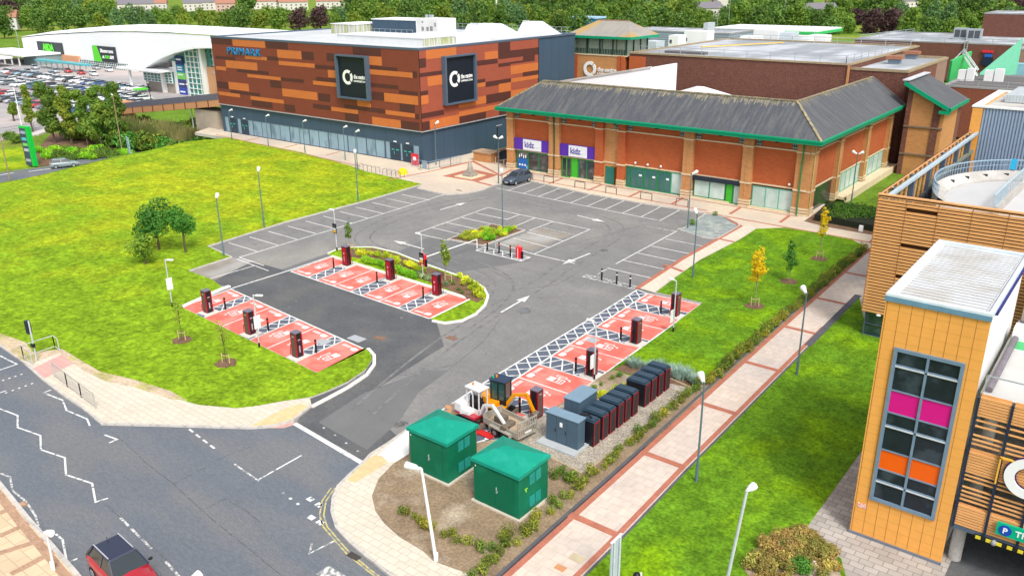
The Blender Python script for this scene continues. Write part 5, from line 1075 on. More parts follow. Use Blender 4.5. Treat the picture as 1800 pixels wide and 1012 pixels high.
for z in (-1.4, -.7, 0, .8, 1.5): b.box(-226, 125.18, z, -212, 125.4, z+.14)
b.build('glazing_bars', white_m, me_)
b = MB(); b.box(-197, 124.6, -4.3, -196.0, 126, 8.9); b.box(-216.4, 124.6, -4.3, -215.4, 125.6, 1.8); b.box(-228.5, 122.4, -4.3, -228, 122.9, 2.0); b.each('column', white_m, me_)
b = MB(); b.box(-233, 121.5, 1.7, -211.8, 127.5, 2.2); b.build('flat_canopy', roof_white, me_)
b = MB(); b.box(-226, 125.7, -4.3, -212, 126.2, -1.4); b.build('stone_base', M_('grey tan base', (.33, .29, .25)), me_)
b = MB(); b.box(-212, 127, 1.4, -190, 149, 2.0) if False else None
b = MB(); b.box(-195.6, 125.5, -4.2, -186, 126.3, 3.9); b.build('orange_wall', M_('peach render', (.62, .32, .18)), me_)
bn = MB(); x0, x1 = -209.6, -206.2
cols = [((.02, .04, .16), 2.2), ((.02, .25, .42), 2.0), ((.2, .62, .12), 1.7), ((.05, .06, .20), 2.2), ((.04, .08, .40), 2.2)]
z = 5.9; ms = []
for i, (c_, h_) in enumerate(cols): bn.box(x0, 125.5, z-h_, x1, 125.8, z, i); ms.append(M_('banner %d' % i, c_, rough=.6, var=.05)); z -= h_
bn.build('banner', ms, me_)
b = MB(); [b.box(x0+.6, 125.4, zz, x1-.6, 125.52, zz+.35) for zz in (4.9, 2.9, 2.3, 1.0, -1.4, -3.4)]; b.each('banner_marks', white_l, me_)
# small chalet roofed wing next to the store
b = thing('corner_pavilion', 'small peach walled pavilion with grey pitched roof beside the store corner', 'building', (-178, 128, 0))
v_ = MB(); v_.box(-188, 124, -4, -172, 134, 1.2); v_.build('wall', M_('peach render', (.62, .32, .18)), b)
v_ = MB(); v_.hull([(-189.5, 122.8, 3.0), (-171, 122.8, 3.0), (-171, 136, 3.0), (-189.5, 136, 3.0)], [(-184, 128, 6.2), (-176, 128, 6.2), (-176, 130, 6.2), (-184, 130, 6.2)]); v_.build('roof', M_('grey slate', (.22, .22, .24)), b)
v_ = MB(); v_.box(-187, 123.9, .0, -172.5, 124.4, 3.0); v_.build('window_band', M_('pale window', (.45, .46, .55), rough=.3), b)
# footbridge
fbz = thing('footbridge', 'footbridge ramp with grey screen and buff brick panels leading to the store', 'footbridge', (-146, 86, 0))
def zb(x): return 4.7 + (x+129)*.128
b = MB(); bk = MB(); sc_ = MB(); pl = MB()
xs = [-166+i*3.7 for i in range(11)]
for a, c in zip(xs, xs[1:]):
    if c > -129: c = -129.1
    za, zc = zb(a), zb(c)
    for m, y0, y1, d0, d1 in ((bk, 84.6, 84.9, -.35, .75), (sc_, 84.55, 84.75, .78, 1.75), (bk, 88.6, 88.9, -.35, .75), (sc_, 88.6, 88.8, .78, 1.75)):
        m.hull([(a, y0, za+d0), (c, y0, zc+d0), (c, y1, zc+d0), (a, y1, za+d0)], [(a, y0, za+d1), (c, y0, zc+d1), (c, y1, zc+d1), (a, y1, za+d1)])
    b.hull([(a, 84.9, za-.4), (c, 84.9, zc-.4), (c, 88.6, zc-.4), (a, 88.6, za-.4)], [(a, 84.9, za), (c, 84.9, zc), (c, 88.6, zc), (a, 88.6, za)])
    pl.box(a-.1, 84.5, za-.4, a+.1, 84.62, za+.78)
b.build('deck', conc, fbz); bk.each('brick_panel', M_('peach brick', (.55, .27, .13), rough=.9, var=.08), fbz, .05); sc_.each('grey_screen', M_('grey screen', (.13, .13, .17), rough=.6), fbz); pl.each('panel_joint', brick_b, fbz)
b = MB(); b.box(-138, 85, -4.3, -131, 88.5, zb(-138)-.42); b.each('abutment', M_('tan concrete', (.40, .34, .27), rough=.9, var=.12, scale=.8), fbz)
b = MB(); b.box(-171, 84.2, -4.2, -166.05, 89, 1.75); b.build('end_pier', M_('peach brick', (.55, .27, .13), rough=.9, var=.08), fbz)
# ================================================================== RIGHT: STAIR TOWER AND CAR DECK
tw = thing('stair_tower', 'tall ochre panelled stair tower with magenta and orange window panels at the right edge', 'stair tower', (-5.8, 40, 0))
TX0, TX1, TY, TY1, TZ = -7.77, -3.83, 36.1, 45.6, 12.05
b = MB(); b.box(TX0+.02, TY+.02, .25, TX1-.12, TY1, TZ); b.build('shell', white_m, tw)
b = MB()
W0, W1, WZ0, WZ1 = -7.14, -4.45, 2.3, 9.88
b.box(TX0, TY-.06, .25, W0, TY+.02, TZ); b.box(W1, TY-.06, .25, TX1, TY+.02, TZ); b.box(W0, TY-.06, .25, W1, TY+.02, WZ0); b.box(W0, TY-.06, WZ1, W1, TY+.02, TZ)
b.box(TX0-.06, TY-.06, .25, TX0+.02, TY1, TZ)
b.build('ochre_cladding', ochre, tw)
b = MB()
for i in range(1, 8):
    x = TX0+.02+i*.492
    if W0 < x < W1: b.box(x, TY-.068, .3, x+.014, TY-.055, WZ0); b.box(x, TY-.068, WZ1, x+.014, TY-.055, TZ)
    else: b.box(x, TY-.068, .3, x+.014, TY-.055, TZ)
b.build('panel_joint', M_('brown joint', (.30, .13, .03)), tw)
b = MB(); b.box(TX0-.12, TY-.12, 0, TX1, TY+.02, .25); b.build('plinth', M_('blue grey plinth', (.16, .18, .22)), tw)
f = MB(); t = .11
f.box(W0-.04, TY-.16, WZ0-.04, W0+t, TY-.02, WZ1+.04); f.box(W1-t, TY-.16, WZ0-.04, W1+.04, TY-.02, WZ1+.04); f.box(W0+t, TY-.16, WZ0-.04, W1-t, TY-.02, WZ0+t); f.box(W0+t, TY-.16, WZ1-t, W1-t, TY-.02, WZ1+.04)
mx = (W0+W1)/2; f.box(mx-.05, TY-.15, WZ0+t, mx+.05, TY-.03, WZ1-t)
zs = [9.13, 7.92, 6.83, 6.2, 4.95, 3.95, 3.35]
for z in zs: f.box(W0+t, TY-.12, z-.03, W1-t, TY-.05, z+.03)
fo = f.build('window', M_('blue grey frame', (.16, .24, .33), rough=.4), tw)
stair_g = M_('stairwell glass', (.012, .019, .028), rough=.25, spec=.35, var=.3, scale=1.5, c2=(.035, .05, .065), c2scale=1.1, c2pos=(.5, .62))
for a, c, m_, n_ in ((9.13, 9.8, stair_g, 'pane'), (7.92, 9.13, stair_g, 'pane'), (6.83, 7.92, M_('magenta panel', (.62, .006, .22), rough=.35, var=.03), 'magenta_panel'), (6.2, 6.83, stair_g, 'pane'), (4.95, 6.2, stair_g, 'pane'),
                     (3.95, 4.95, M_('vivid orange panel', (.80, .115, .004), rough=.35, var=.03), 'orange_panel'), (3.35, 3.95, stair_g, 'pane'), (2.4, 3.35, stair_g, 'pane')):
    for x0, x1 in ((W0+t-.01, mx-.04), (mx+.04, W1-t+.01)):
        p_ = MB(); p_.box(x0, TY-.075, a+.02, x1, TY-.045, c-.02); q = p_.build(n_, m_, None); q.parent = fo; q.matrix_parent_inverse = Matrix()
        for v in q.data.vertices: v.co -= tw.location
b = MB()
for z in (9.13, 6.2, 3.35): b.box(W0+t, TY-.15, z-.09, W1-t, TY-.09, z-.03)
b.each('stair_edge', M_('pale stair edge', (.55, .58, .6)), tw)
b = MB(); b.box(TX0+.06, TY+.05, TZ, TX1-.1, TY1-.1, TZ+.06)
b.box(TX0+.34, TY+.22, TZ+.06, TX1-.29, TY1-.4, TZ+.064, 1)  # groove sheet coloured dark to stand in for shade between the ribs
for i in range(24): y = TY+.3+i*.37; b.box(TX0+.35, y, TZ+.064, TX1-.3, y+.23, TZ+.11)
b.build('roof', M_('ribbed white roof', (.60, .61, .61), rough=.6, var=.08, scale=1, c2=(.50, .49, .46), c2scale=.5, c2pos=(.46, .66)) if False else [M_('white roof rib', (.58, .59, .60), rough=.6, var=.07, scale=1, c2=(.52, .51, .48), c2scale=.7, c2pos=(.46, .64)), M_('shade dark roof groove', (.26, .26, .25), rough=.8)], tw)
b = MB(); b.box(TX0-.1, TY-.12, TZ-.06, TX1+.02, TY+.12, TZ+.2); b.box(TX0-.1, TY+.12, TZ, TX0+.22, TY1, TZ+.2); b.box(TX0+.22, TY1-.25, TZ, TX1, TY1, TZ+.2); b.box(TX1-.14, TY+.12, TZ, TX1+.02, TY1-.25, TZ+.2)
b.build('roof_edge', [M_('pale blue roof edge', (.62, .70, .74), rough=.5)], tw)
b = MB(); b.box(TX0-.11, TY-.14, TZ-.12, TX1+.03, TY-.118, TZ+.1); b.build('fascia', M_('steel blue fascia', (.13, .26, .36), rough=.4), tw)
b = MB(); b.box(TX1-.04, TY+1, TZ-.2, TX1+.08, TY1, TZ+.02); b.build('gutter', M_('deep blue gutter', (.03, .03, .18)), tw)
s_ = MB(); s_.box(TX0+.12, TY-.08, 1.62, TX0+.5, TY-.062, 1.85); s_.build('notice', M_('red and white notice', (.75, .25, .2), c2=(.8, .75, .7), c2scale=12, var=.1), tw)
# ---- deck façade beside the tower
dk = thing('car_deck', 'multi storey car deck behind timber slats with large white ring sign and green parking sign', 'car park', (3, 44, 0))
DX0, DX1, DY = -3.75, 9.0, 36.1
b = MB(); b.box(DX0, DY+.7, 2.2, DX1, 60, 2.55); b.box(DX0, DY+.7, 5.1, DX1, 60, 5.45); b.box(DX0, DY+.55, 8.2, DX1, 60, 8.55); b.box(DX0+.05, DY+9, 2.5, DX1, DY+9.3, 8.2); b.build('floor_slab', conc, dk)
b = MB(); b.box(DX0, DY+.55, 2.55, DX1, DY+.75, 3.4); b.box(DX0, DY+.55, 5.45, DX1, DY+.75, 6.2); b.build('block_parapet', M_('concrete block', (.36, .33, .29), brick=(.45, .22, 'y'), mortar=.5, var=.12), dk)
xs = [DX0+.06+1.235*i for i in range(11)]
for x in xs:
    b = MB(); b.box(x-.05, DY-.1, 2.3, x+.05, DY+.12, 8.6); b.build('post', M_('navy steel', (.02, .03, .06), rough=.4), dk)
slat_full = [(2.42, 3.5), (5.05, 6.2), (7.75, 8.75)]
for x0, x1 in zip(xs, xs[1:]):
    for a, c in slat_full:
        m = MB(); n = int((c-a)/.128)
        for i in range(n): m.box(x0+.055, DY-.05, a+i*.128, x1-.055, DY+.02, a+i*.128+.098)
        m.box(x0+.056, DY+.05, a, x1-.056, DY+.07, c-.02)
        m.build('slat_panel', timber, dk)
    m = MB()
    for z in (3.67, 3.87, 4.07, 4.28, 4.66, 4.86, 6.4, 6.6, 6.81, 7.23, 7.5): m.box(x0+.055, DY-.04, z, x1-.055, DY+.04, z+.06)
    m.each('open_slat', timber, dk, .005)
b = MB(); b.tube([(-3.45, 36.95, .1), (-3.45, 36.95, 2.25)], .27, 20); b.tube([(-3.2, 37.2, 2.5), (-3.2, 37.2, 8.2)], .25, 16); b.each('column', conc, dk)
b = MB(); b.box(DX0, DY-.05, 2.2, DX1, DY+.3, 2.38); b.build('soffit_edge', navy_frame, dk)
b = MB(); n = 30
for i in range(n): b.box(-2.75+i*.4, DY-.16, 2.12, -2.75+i*.4+.2, DY-.06, 2.28)
b.build('hazard_strip', M_('hazard yellow', (.75, .62, .03)), dk)
b = MB(); b.box(-2.8, DY-.14, 2.10, DX1, DY-.065, 2.30); b.build('hazard_backing', black_m, dk)
b = MB(); b.ball((-2.05, DY-.16, 2.2), (.12, .12, .14), 10, 8); b.build('camera_dome', M_('camera grey', (.3, .3, .32)), dk)
r_ = MB(); ring(r_, (-1.34, DY-.16, 5.62), .52, .90, 'y-', .08, n=56, gaps=(45, 315)); r_.build('emblem', white_l, dk)
r_ = MB(); ring(r_, (-1.34, DY-.11, 5.62), .47, .95, 'y-', .04, n=56); r_.build('emblem_edge', M_('violet edge', (.05, .01, .08)), dk)
b = MB(); b.box(-2.50, DY-.2, 4.98, -2.44, DY-.1, 6.25); b.box(-2.50, DY-.2, 6.2, .6, DY-.1, 6.26); b.build('sign_frame', M_('yellow frame', (.8, .45, .05)), dk)
b = MB(); b.box(-2.08, DY-.24, 2.72, 1.4, DY-.12, 3.3); b.build('sign_board', M_('emerald sign', (.0, .42, .22), rough=.4, var=.03), dk)
b = MB(); b.tube([(-1.74, DY-.24, 3.01), (-1.74, DY-.27, 3.01)], .24, 28, smooth=False); b.build('parking_disc', M_('royal blue disc', (.01, .07, .42), rough=.4, var=0), dk)
text_part('lettering', 'P', white_l, dk, (-1.82, DY-.275, 2.88), .26, 'y-', .02, bold=.02)
text_part('lettering', 'The Centre', white_l, dk, (-1.38, DY-.25, 2.88), .28, 'y-', .02, width=1.9, bold=.02)
# deck surface with markings
b = MB(); b.box(DX0+.1, DY+.3, 8.55, DX1, 46.0, 8.6); b.build('deck_surface', M_('pale deck concrete', (.52, .51, .49), rough=.9, var=.07, scale=1), dk)
b = MB(); b.box(DX0+.1, 42.2, 8.6, DX1, 43.7, 8.612); b.build('green_walkway', M_('green deck paint', (.08, .42, .16), rough=.7), dk)
b = MB(); b.box(DX0+.1, 41.95, 8.6, DX1, 42.2, 8.614); b.build('white_line', white_paint, dk)
b = MB(); strip(b, [(DX0+.3, 44.0), (DX1, 44.0)], .15, 8.6, 8.625); strip(b, [(DX0+.4, 46), (-1.5, 44.3)], .14, 8.6, 8.628); strip(b, [(-2.6, 46), (-3.2, 44.2)], .14, 8.6, 8.63); strip(b, [(DX0+.3, 45.6), (1, 45.0)], .14, 8.6, 8.622); b.each('yellow_lines', M_('deck yellow', (.75, .50, .02)), dk)
b = MB(); b.box(DX0+.1, 43.9, 8.601, DX1, 60, 8.607); b.build('dark_deck', M_('dark deck asphalt', (.10, .10, .12), rough=.9), dk)
b = MB(); b.tube([(DX0+.28, DY+.6, 8.72), (DX0+.28, 43.4, 8.72)], .14, 10); b.build('roof_bumper', M_('weathered tube', (.17, .15, .17), rough=.8, var=.2), dk)
b = MB(); b.box(DX0+.12, 43.3, 8.6, DX0+.9, 44.2, 9.2); b.build('white_box', white_m, dk)
b = MB(); b.box(DX0+.1, 46.3, 8.6, DX0+.35, 55, 10.0); b.build('timber_screen', M_('weathered screen', (.42, .34, .26)), dk)
railing([(DX0+.15, DY+.2, 8.75), (DX1, DY+.2, 8.75)], 'steel guard rail along the roof edge of the car deck', h=.75, r=.03, step=2.2, mid=False)
# ---- slatted block behind
sb = thing('slatted_block', 'block wrapped in fine horizontal timber slats above a glazed corner behind the stair tower', 'car park', (-8, 62, 0))
SX, SY = -14.62, 60.15
xs = [SX+.02, -12.72, -10.72, -8.68, -6.6, -4.5, -2.4, 0]
gaps = {1: [(9.55, 10.0)], 2: [(9.4, 9.75)], 3: [(7.2, 8.2)], 0: []}
rs = random.Random(8)
for k, (a, c) in enumerate(zip(xs, xs[1:])):
    m = MB(); z = 2.05; i = 0
    while z < 10.55:
        skip = any(g0 < z < g1 and i % 3 for g0, g1 in gaps.get(k, [])) or (k in (1, 2) and (4.9 < z < 5.3 or 6.9 < z < 7.3) and i % 2)
        if not skip: m.box(a+.015, SY-.06, z, c-.015, SY+.02, z+.15)
        z += .228; i += 1
    m.build('slat_panel', timber, sb)
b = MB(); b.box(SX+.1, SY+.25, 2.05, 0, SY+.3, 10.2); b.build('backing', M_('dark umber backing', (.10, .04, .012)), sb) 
for x in xs[:-1]:
    b = MB(); b.box(x-.015, SY-.075, 2.02, x+.02, SY+.2, 10.6); b.build('post', M_('rust brown post', (.30, .13, .05)), sb)
b = MB(); b.box(SX-.03, SY-.06, 10.55, 0, SY+.3, 10.72); b.build('top_rail', timber_s, sb)
b = MB(); b.box(SX+.25, SY+.35, .1, 0, SY+.4, 2.02); b.box(SX+.25, SY+.4, .1, SX+.3, 92, 2.02); b.build('glass_base', M_('blue black glazing', (.015, .035, .05), rough=.06, spec=.9, var=.3, c2=(.04, .08, .10), c2scale=1.5), sb)
b = MB()
for i in range(5): x = SX+.25+i*1.9; b.box(x-.04, SY+.28, .1, x+.05, SY+.36, 2.02)
b.box(SX+.2, SY+.27, 1.0, 0, SY+.34, 1.06); b.box(SX+.2, SY+.27, .02, 0, SY+.36, .14); b.build('glazing_frame', M_('slate blue metal', (.085, .12, .17)), sb)
b = MB(); b.ball((-13.4, SY-.1, 1.95), (.18, .12, .08), 8, 6); b.build('wall_lamp', white_m, sb)
# side screen running away from the corner
x_ = SX
b = MB(); b.box(x_-.12, SY+.3, 10.5, x_+.0, 92, 10.62); b.build('slat_cap', timber_s, sb)
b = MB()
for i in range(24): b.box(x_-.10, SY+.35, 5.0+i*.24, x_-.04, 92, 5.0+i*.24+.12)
b.build('side_slats', M_('shadow brown slat', (.12, .07, .04)), sb)  # slats coloured dark so they read as shaded gaps between the fins
for i in range(22):
    y = SY+.5+i*1.45
    b = MB(); b.box(x_-.02, y, 4.0, x_+.10, y+.16, 10.5); b.build('fin', timber, sb)
for i in range(6):
    y = SY+3.4+i*5.2
    b = MB(); b.box(x_+.0, y, 4.0, x_+.35, y+.45, 10.45); b.build('steel_post', M_('slate blue metal', (.085, .12, .17)), sb)
b = MB(); b.bar((x_+.42, SY+.4, 10.35), (x_+.42, 92, 10.35), .28, .22); b.build('side_rail', M_('pale blue rail', (.42, .52, .58), rough=.4), sb)
b = MB(); b.bar((x_+.3, SY+14, 8.6), (x_+.3, 92, 8.6), .2, .3); b.build('lower_rail', M_('green grey beam', (.20, .22, .17)), sb)
b = MB(); b.box(x_+.3, SY+.4, 3.8, 0, 92, 4.0); b.box(x_+.2, 72, 4.0, x_+.3, 92, 8.2); b.build('inner_floor', M_('dark concrete', (.10, .10, .11)), sb)
# curved ramp
rp = thing('concrete_ramp', 'curved concrete car ramp with blue grey hooped railing inside the slatted block', 'ramp', (-8, 76, 8))
cx, cy, rx, ry = -7.2, 75.2, 6.7, 9.2
def arc(rx, ry, a0, a1, n=40): return [(cx+rx*math.cos(R(a0+(a1-a0)*i/n)), cy+ry*math.sin(R(a0+(a1-a0)*i/n))) for i in range(n+1)]
b = MB(); b.prism(arc(rx, ry, 0, 360, 64)[:-1], 7.4, 8.0); b.build('ramp_deck', M_('pale ramp concrete', (.50, .50, .50), rough=.9, var=.05, scale=.6), rp)
b = MB(); o1, o2 = arc(rx, ry, 60, 215), arc(rx-.9, ry-1.1, 60, 215)
for i in range(len(o1)-1):
    a, c, d_, e = o1[i], o1[i+1], o2[i+1], o2[i]
    b.add([(*a, 7.4), (*c, 7.4), (*d_, 8.0), (*e, 8.0), (*a, 8.75), (*c, 8.75), (*d_, 8.15), (*e, 8.15)], [(4, 5, 6, 7), (3, 2, 6, 7), (0, 1, 5, 4)])
b.build('ramp_parapet', conc, rp)
b = MB(); P = [Vector((*p, 8.75)) for p in arc(rx+.02, ry, 60, 215, 60)]
for i in range(0, 61): b.bar(P[i], P[i]+Vector((0, 0, .9)), .045)
for i in range(60): b.bar(P[i]+Vector((0, 0, .9)), P[i+1]+Vector((0, 0, .9)), .09); b.bar(P[i]+Vector((0, 0, .45)), P[i+1]+Vector((0, 0, .45)), .04)
b.build('railing', M_('blue grey railing', (.28, .40, .50), rough=.4), rp)
b = MB(); q = arc(rx-.3, ry-.4, 60, 215, 60)
for i in (16, 22, 28, 34, 40): b.box(q[i][0]-.12, q[i][1]-.1, 8.3, q[i][0]+.3, q[i][1]+.12, 8.55)
b.build('lamp_bracket', black_m, rp)
b = MB(); p = P[20]; b.box(p.x-.2, p.y-.15, 8.85, p.x+.25, p.y-.05, 9.75); b.build('blue_sign', M_('sky blue sign', (.03, .42, .70)), rp)
b = MB(); P = [hit(1752, 362, 2, 8.8), hit(1775, 338, 2, 8.8), hit(1830, 290, 2, 8.8)]
in_ = [Vector((p.x, p.y, 8.0)) for p in P]
for a, c in zip(in_, in_[1:]):
    n = 12
    b.bar(a+Vector((0, 0, .35)), c+Vector((0, 0, .35)), .25, .7)
b.build('inner_parapet', conc, rp)
b = MB()
for a, c in zip(in_, in_[1:]):
    for i in range(14): p = a.lerp(c, i/14); b.bar(p+Vector((-.1, 0, .7)), p+Vector((-.25, 0, 1.55)), .07)
    b.bar(a+Vector((-.25, 0, 1.55)), c+Vector((-.25, 0, 1.55)), .12)
b.build('inner_railing', M_('pale blue rail', (.42, .52, .58)), rp)
b = MB(); b.box(-8.2, 64, 4.1, 0, 72, 7.95); b.build('ramp_wall', M_('dark navy panel', (.03, .05, .09)), rp)
# corrugated box
cbx = thing('corrugated_box', 'blue grey corrugated metal plant box with open white rimmed top', 'plant box', (-7, 95, 4))
b = MB(); b.box(-14.0, 92.06, 4, 6, 106, 12.8); b.build('core', M_('corrugated blue', (.30, .38, .50), rough=.35, var=.04), cbx)
b = MB()
for i in range(72): x = -14.0+i*.278; b.box(x, 91.95, 4, x+.15, 92.06, 12.8)
b.build('corrugation', M_('corrugated blue', (.30, .38, .50)), cbx)
b = MB(); b.box(-14.95, 91.9, 4, -14.05, 92.1, 12.75); b.box(-15, 92.1, 4, -14.05, 106, 12.75); b.build('orange_edge', M_('ochre panel', (.80, .335, .055)), cbx)
b = MB(); b.box(-15.05, 91.85, 12.8, 6, 92.5, 12.95); b.box(-15.05, 92.5, 12.8, -14.3, 106, 12.95); b.box(-14.3, 105.3, 12.8, 6, 106, 12.95)
b.hull([(-14.3, 92.5, 12.8), (6, 92.5, 12.8), (6, 92.55, 12.8), (-14.3, 92.55, 12.8)], [(-13.2, 95, 14.4), (6, 95, 14.4), (6, 95.05, 14.4), (-13.2, 95.05, 14.4)]) if False else None
b.build('rim', white_m, cbx)
b = MB(); b.box(-13, 96.5, 12.9, 6, 104.5, 13.6); b.build('upstand', M_('pale corrugated', (.45, .50, .52), rough=.5, wave=[('X', .28, .35)]), cbx)
b = MB(); b.box(-14, 92.6, 12.80, 6, 105.2, 12.84); b.build('roof_tray', conc, cbx)
# ================================================================== KIOSKS AND CABINETS
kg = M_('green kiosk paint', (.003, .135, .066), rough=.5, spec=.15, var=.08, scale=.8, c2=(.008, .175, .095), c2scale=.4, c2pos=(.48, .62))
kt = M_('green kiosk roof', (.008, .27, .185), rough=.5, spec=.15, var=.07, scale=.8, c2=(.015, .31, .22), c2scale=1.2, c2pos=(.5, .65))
def kiosk(x0, y0, x1, y1, label):
    k = thing('substation_kiosk', label, 'kiosk', ((x0+x1)/2, (y0+y1)/2, .1), 0, 'green substation kiosks')
    h = 2.62
    b = MB(); b.box(x0-.12, y0-.12, .1, x1+.12, y1+.12, .2); b.build('plinth', M_('kiosk plinth', (.55, .50, .42), var=.1), k)
    b = MB(); b.box(x0, y0, .2, x1, y1, h); b.build('body', kg, k, bevel=.015)
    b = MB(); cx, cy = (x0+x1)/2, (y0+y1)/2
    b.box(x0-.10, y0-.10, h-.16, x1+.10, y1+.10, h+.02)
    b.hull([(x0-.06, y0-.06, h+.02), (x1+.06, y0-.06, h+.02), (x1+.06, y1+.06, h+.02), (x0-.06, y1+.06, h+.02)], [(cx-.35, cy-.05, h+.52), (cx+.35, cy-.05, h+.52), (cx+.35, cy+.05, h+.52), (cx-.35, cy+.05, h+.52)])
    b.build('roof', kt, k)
    for i, (a, c) in enumerate(((x0+.28, cx-.03), (cx-.02, x1-.35))):
        d_ = MB(); d_.box(a, y0-.022, .32, c, y0+.01, h-.28); dd = d_.build('door', kg, k)
        if i: hd = MB(); hd.box(a+.05, y0-.06, 1.15, a+.10, y0-.02, 1.5); hd.box(a+.05, y0-.06, 1.25, a+.17, y0-.03, 1.29); q = hd.build('handle', steel, dd, False); [setattr(v, 'co', v.co-k.location) for v in q.data.vertices]
    for z0, z1 in ((1.7, 2.3), (.45, 1.05)):
        for a in (y0+.85, y0+1.35):
            l_ = MB()
            for i in range(8): l_.box(x1-.01, a, z0+i*(z1-z0)/8, x1+.028, a+.42, z0+(i+.55)*(z1-z0)/8)
            l_.build('louvre', M_('teal louvre slats', (.02, .30, .25), rough=.4), k)
    s_ = MB(); s_.box(x0+.12, y0-.03, h-.42, x0+.17, y0-.01, h-.35); s_.build('warning_disc', white_m, k)
    return k
kiosk(-28.35, 27.4, -25.65, 29.75, 'green substation kiosk on the left, nearest the access road')
k2 = kiosk(-23.7, 27.2, -20.85, 29.6, 'green substation kiosk on the right, nearest the long path, with bright tape on its side')
b = MB(); b.box(-20.84, 27.65, 1.62, -20.82, 27.85, 1.68); b.box(-20.84, 27.72, 1.48, -20.82, 27.78, 1.66); b.build('tape', M_('lime tape', (.35, .75, .05)), k2)
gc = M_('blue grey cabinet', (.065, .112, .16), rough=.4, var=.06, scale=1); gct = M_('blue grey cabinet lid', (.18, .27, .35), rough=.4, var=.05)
b = MB(); b.box(-24.5, 33.55, .12, -21.9, 35.1, .24); tag(b.build('concrete_plinth', M_('pale plinth', (.42, .45, .46), var=.08)), 'concrete slab under the wide blue grey cabinet', 'plinth')
c1 = thing('supply_cabinet', 'wide three door blue grey cabinet with a white notice, nearest on the pebbles', 'cabinet', (-23.1, 34.5, .2))
b = MB(); b.box(-24.2, 34.15, .24, -22.05, 34.85, 1.95); b.build('body', gc, c1, bevel=.012)
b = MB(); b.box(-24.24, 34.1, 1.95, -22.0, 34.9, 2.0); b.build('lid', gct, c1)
for i in range(3):
    b = MB(); x = -24.17+i*.705; b.box(x, 34.125, .32, x+.68, 34.16, 1.9); dd = b.build('door', gc, c1)
    if i < 2: h = MB(); h.box(x+.6, 34.10, .95, x+.64, 34.13, 1.15); q = h.build('handle', black_m, dd, False); [setattr(v, 'co', v.co-c1.location) for v in q.data.vertices]
b = MB(); b.box(-23.25, 34.105, 1.35, -23.07, 34.122, 1.62); b.build('notice', white_l, c1)
c2 = thing('supply_cabinet', 'tall blue grey cabinet set sideways between the red bays and black cabinets', 'cabinet', (-23.7, 37, .2))
b = MB(); b.box(-24.25, 36.0, .15, -23.2, 37.9, 2.05); b.build('body', gc, c2, bevel=.012)
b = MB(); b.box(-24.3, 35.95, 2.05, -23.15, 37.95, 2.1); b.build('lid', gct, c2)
b = MB(); b.box(-24.22, 35.975, .25, -23.75, 36.01, 2.0); b.build('door', gc, c2); b = MB(); b.box(-23.72, 35.975, .25, -23.24, 36.01, 2.0); b.build('door', gc, c2)
red_t = M_('red trim', (.42, .012, .018), rough=.4, var=.03)
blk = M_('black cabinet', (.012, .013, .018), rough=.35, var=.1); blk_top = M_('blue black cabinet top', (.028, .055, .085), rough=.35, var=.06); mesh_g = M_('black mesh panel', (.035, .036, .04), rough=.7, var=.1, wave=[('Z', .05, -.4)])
bx0, bx1 = -22.95, -21.62
bc = thing('power_cabinet', 'black power cabinet', 'cabinet', (0, 0, .13), 0, 'row of black power cabinets')
b = MB(); b.box(bx0, -.31, 0, bx1, .31, 1.5); b.build('body', blk, bc, world=False, bevel=.02)
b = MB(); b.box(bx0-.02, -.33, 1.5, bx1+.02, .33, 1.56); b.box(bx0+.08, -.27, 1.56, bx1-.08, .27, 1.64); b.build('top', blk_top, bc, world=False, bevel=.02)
b = MB(); b.box(bx1, -.25, .08, bx1+.02, .25, 1.42); b.build('mesh_panel', mesh_g, bc, world=False)
b = MB(); b.box(bx1, -.29, .04, bx1+.03, -.268, 1.46); b.box(bx1, .268, .04, bx1+.03, .29, 1.46); b.box(bx1, -.268, 1.438, bx1+.03, .268, 1.46); b.box(bx1, -.268, .04, bx1+.03, .268, .062); b.build('red_trim', red_t, bc, world=False)
b = MB(); b.box(bx0+.15, -.335, .1, bx1-.05, -.31, 1.4); b.build('side_panel', blk, bc, world=False)
ord_ = ['first', 'second', 'third', 'fourth', 'fifth', 'sixth', 'seventh', 'eighth', 'ninth', 'tenth']
for i, y in enumerate([35.42, 36.33, 37.15, 38.05, 38.87, 39.75, 41.2, 42.05, 42.95, 43.82]):
    lab = 'black cabinet with red trimmed mesh end, %s from the near end of the row' % ord_[i]
    if i == 0: bc.location = (0, y, .13); bc['label'] = lab
    else: k_ = dup(bc, (0, y, .13), 0, lab)
b = MB(); b.tube([(-22.6, 35.3, 1.82), (-22.2, 35.5, 1.86), (-21.9, 35.3, 1.82)], .05, 8); b.box(-22.7, 35.25, 1.76, -22.5, 35.55, 1.84); tag(b.build('cable_coil', black_m), 'loose black cable lying on top of the nearest black cabinet', 'cable')
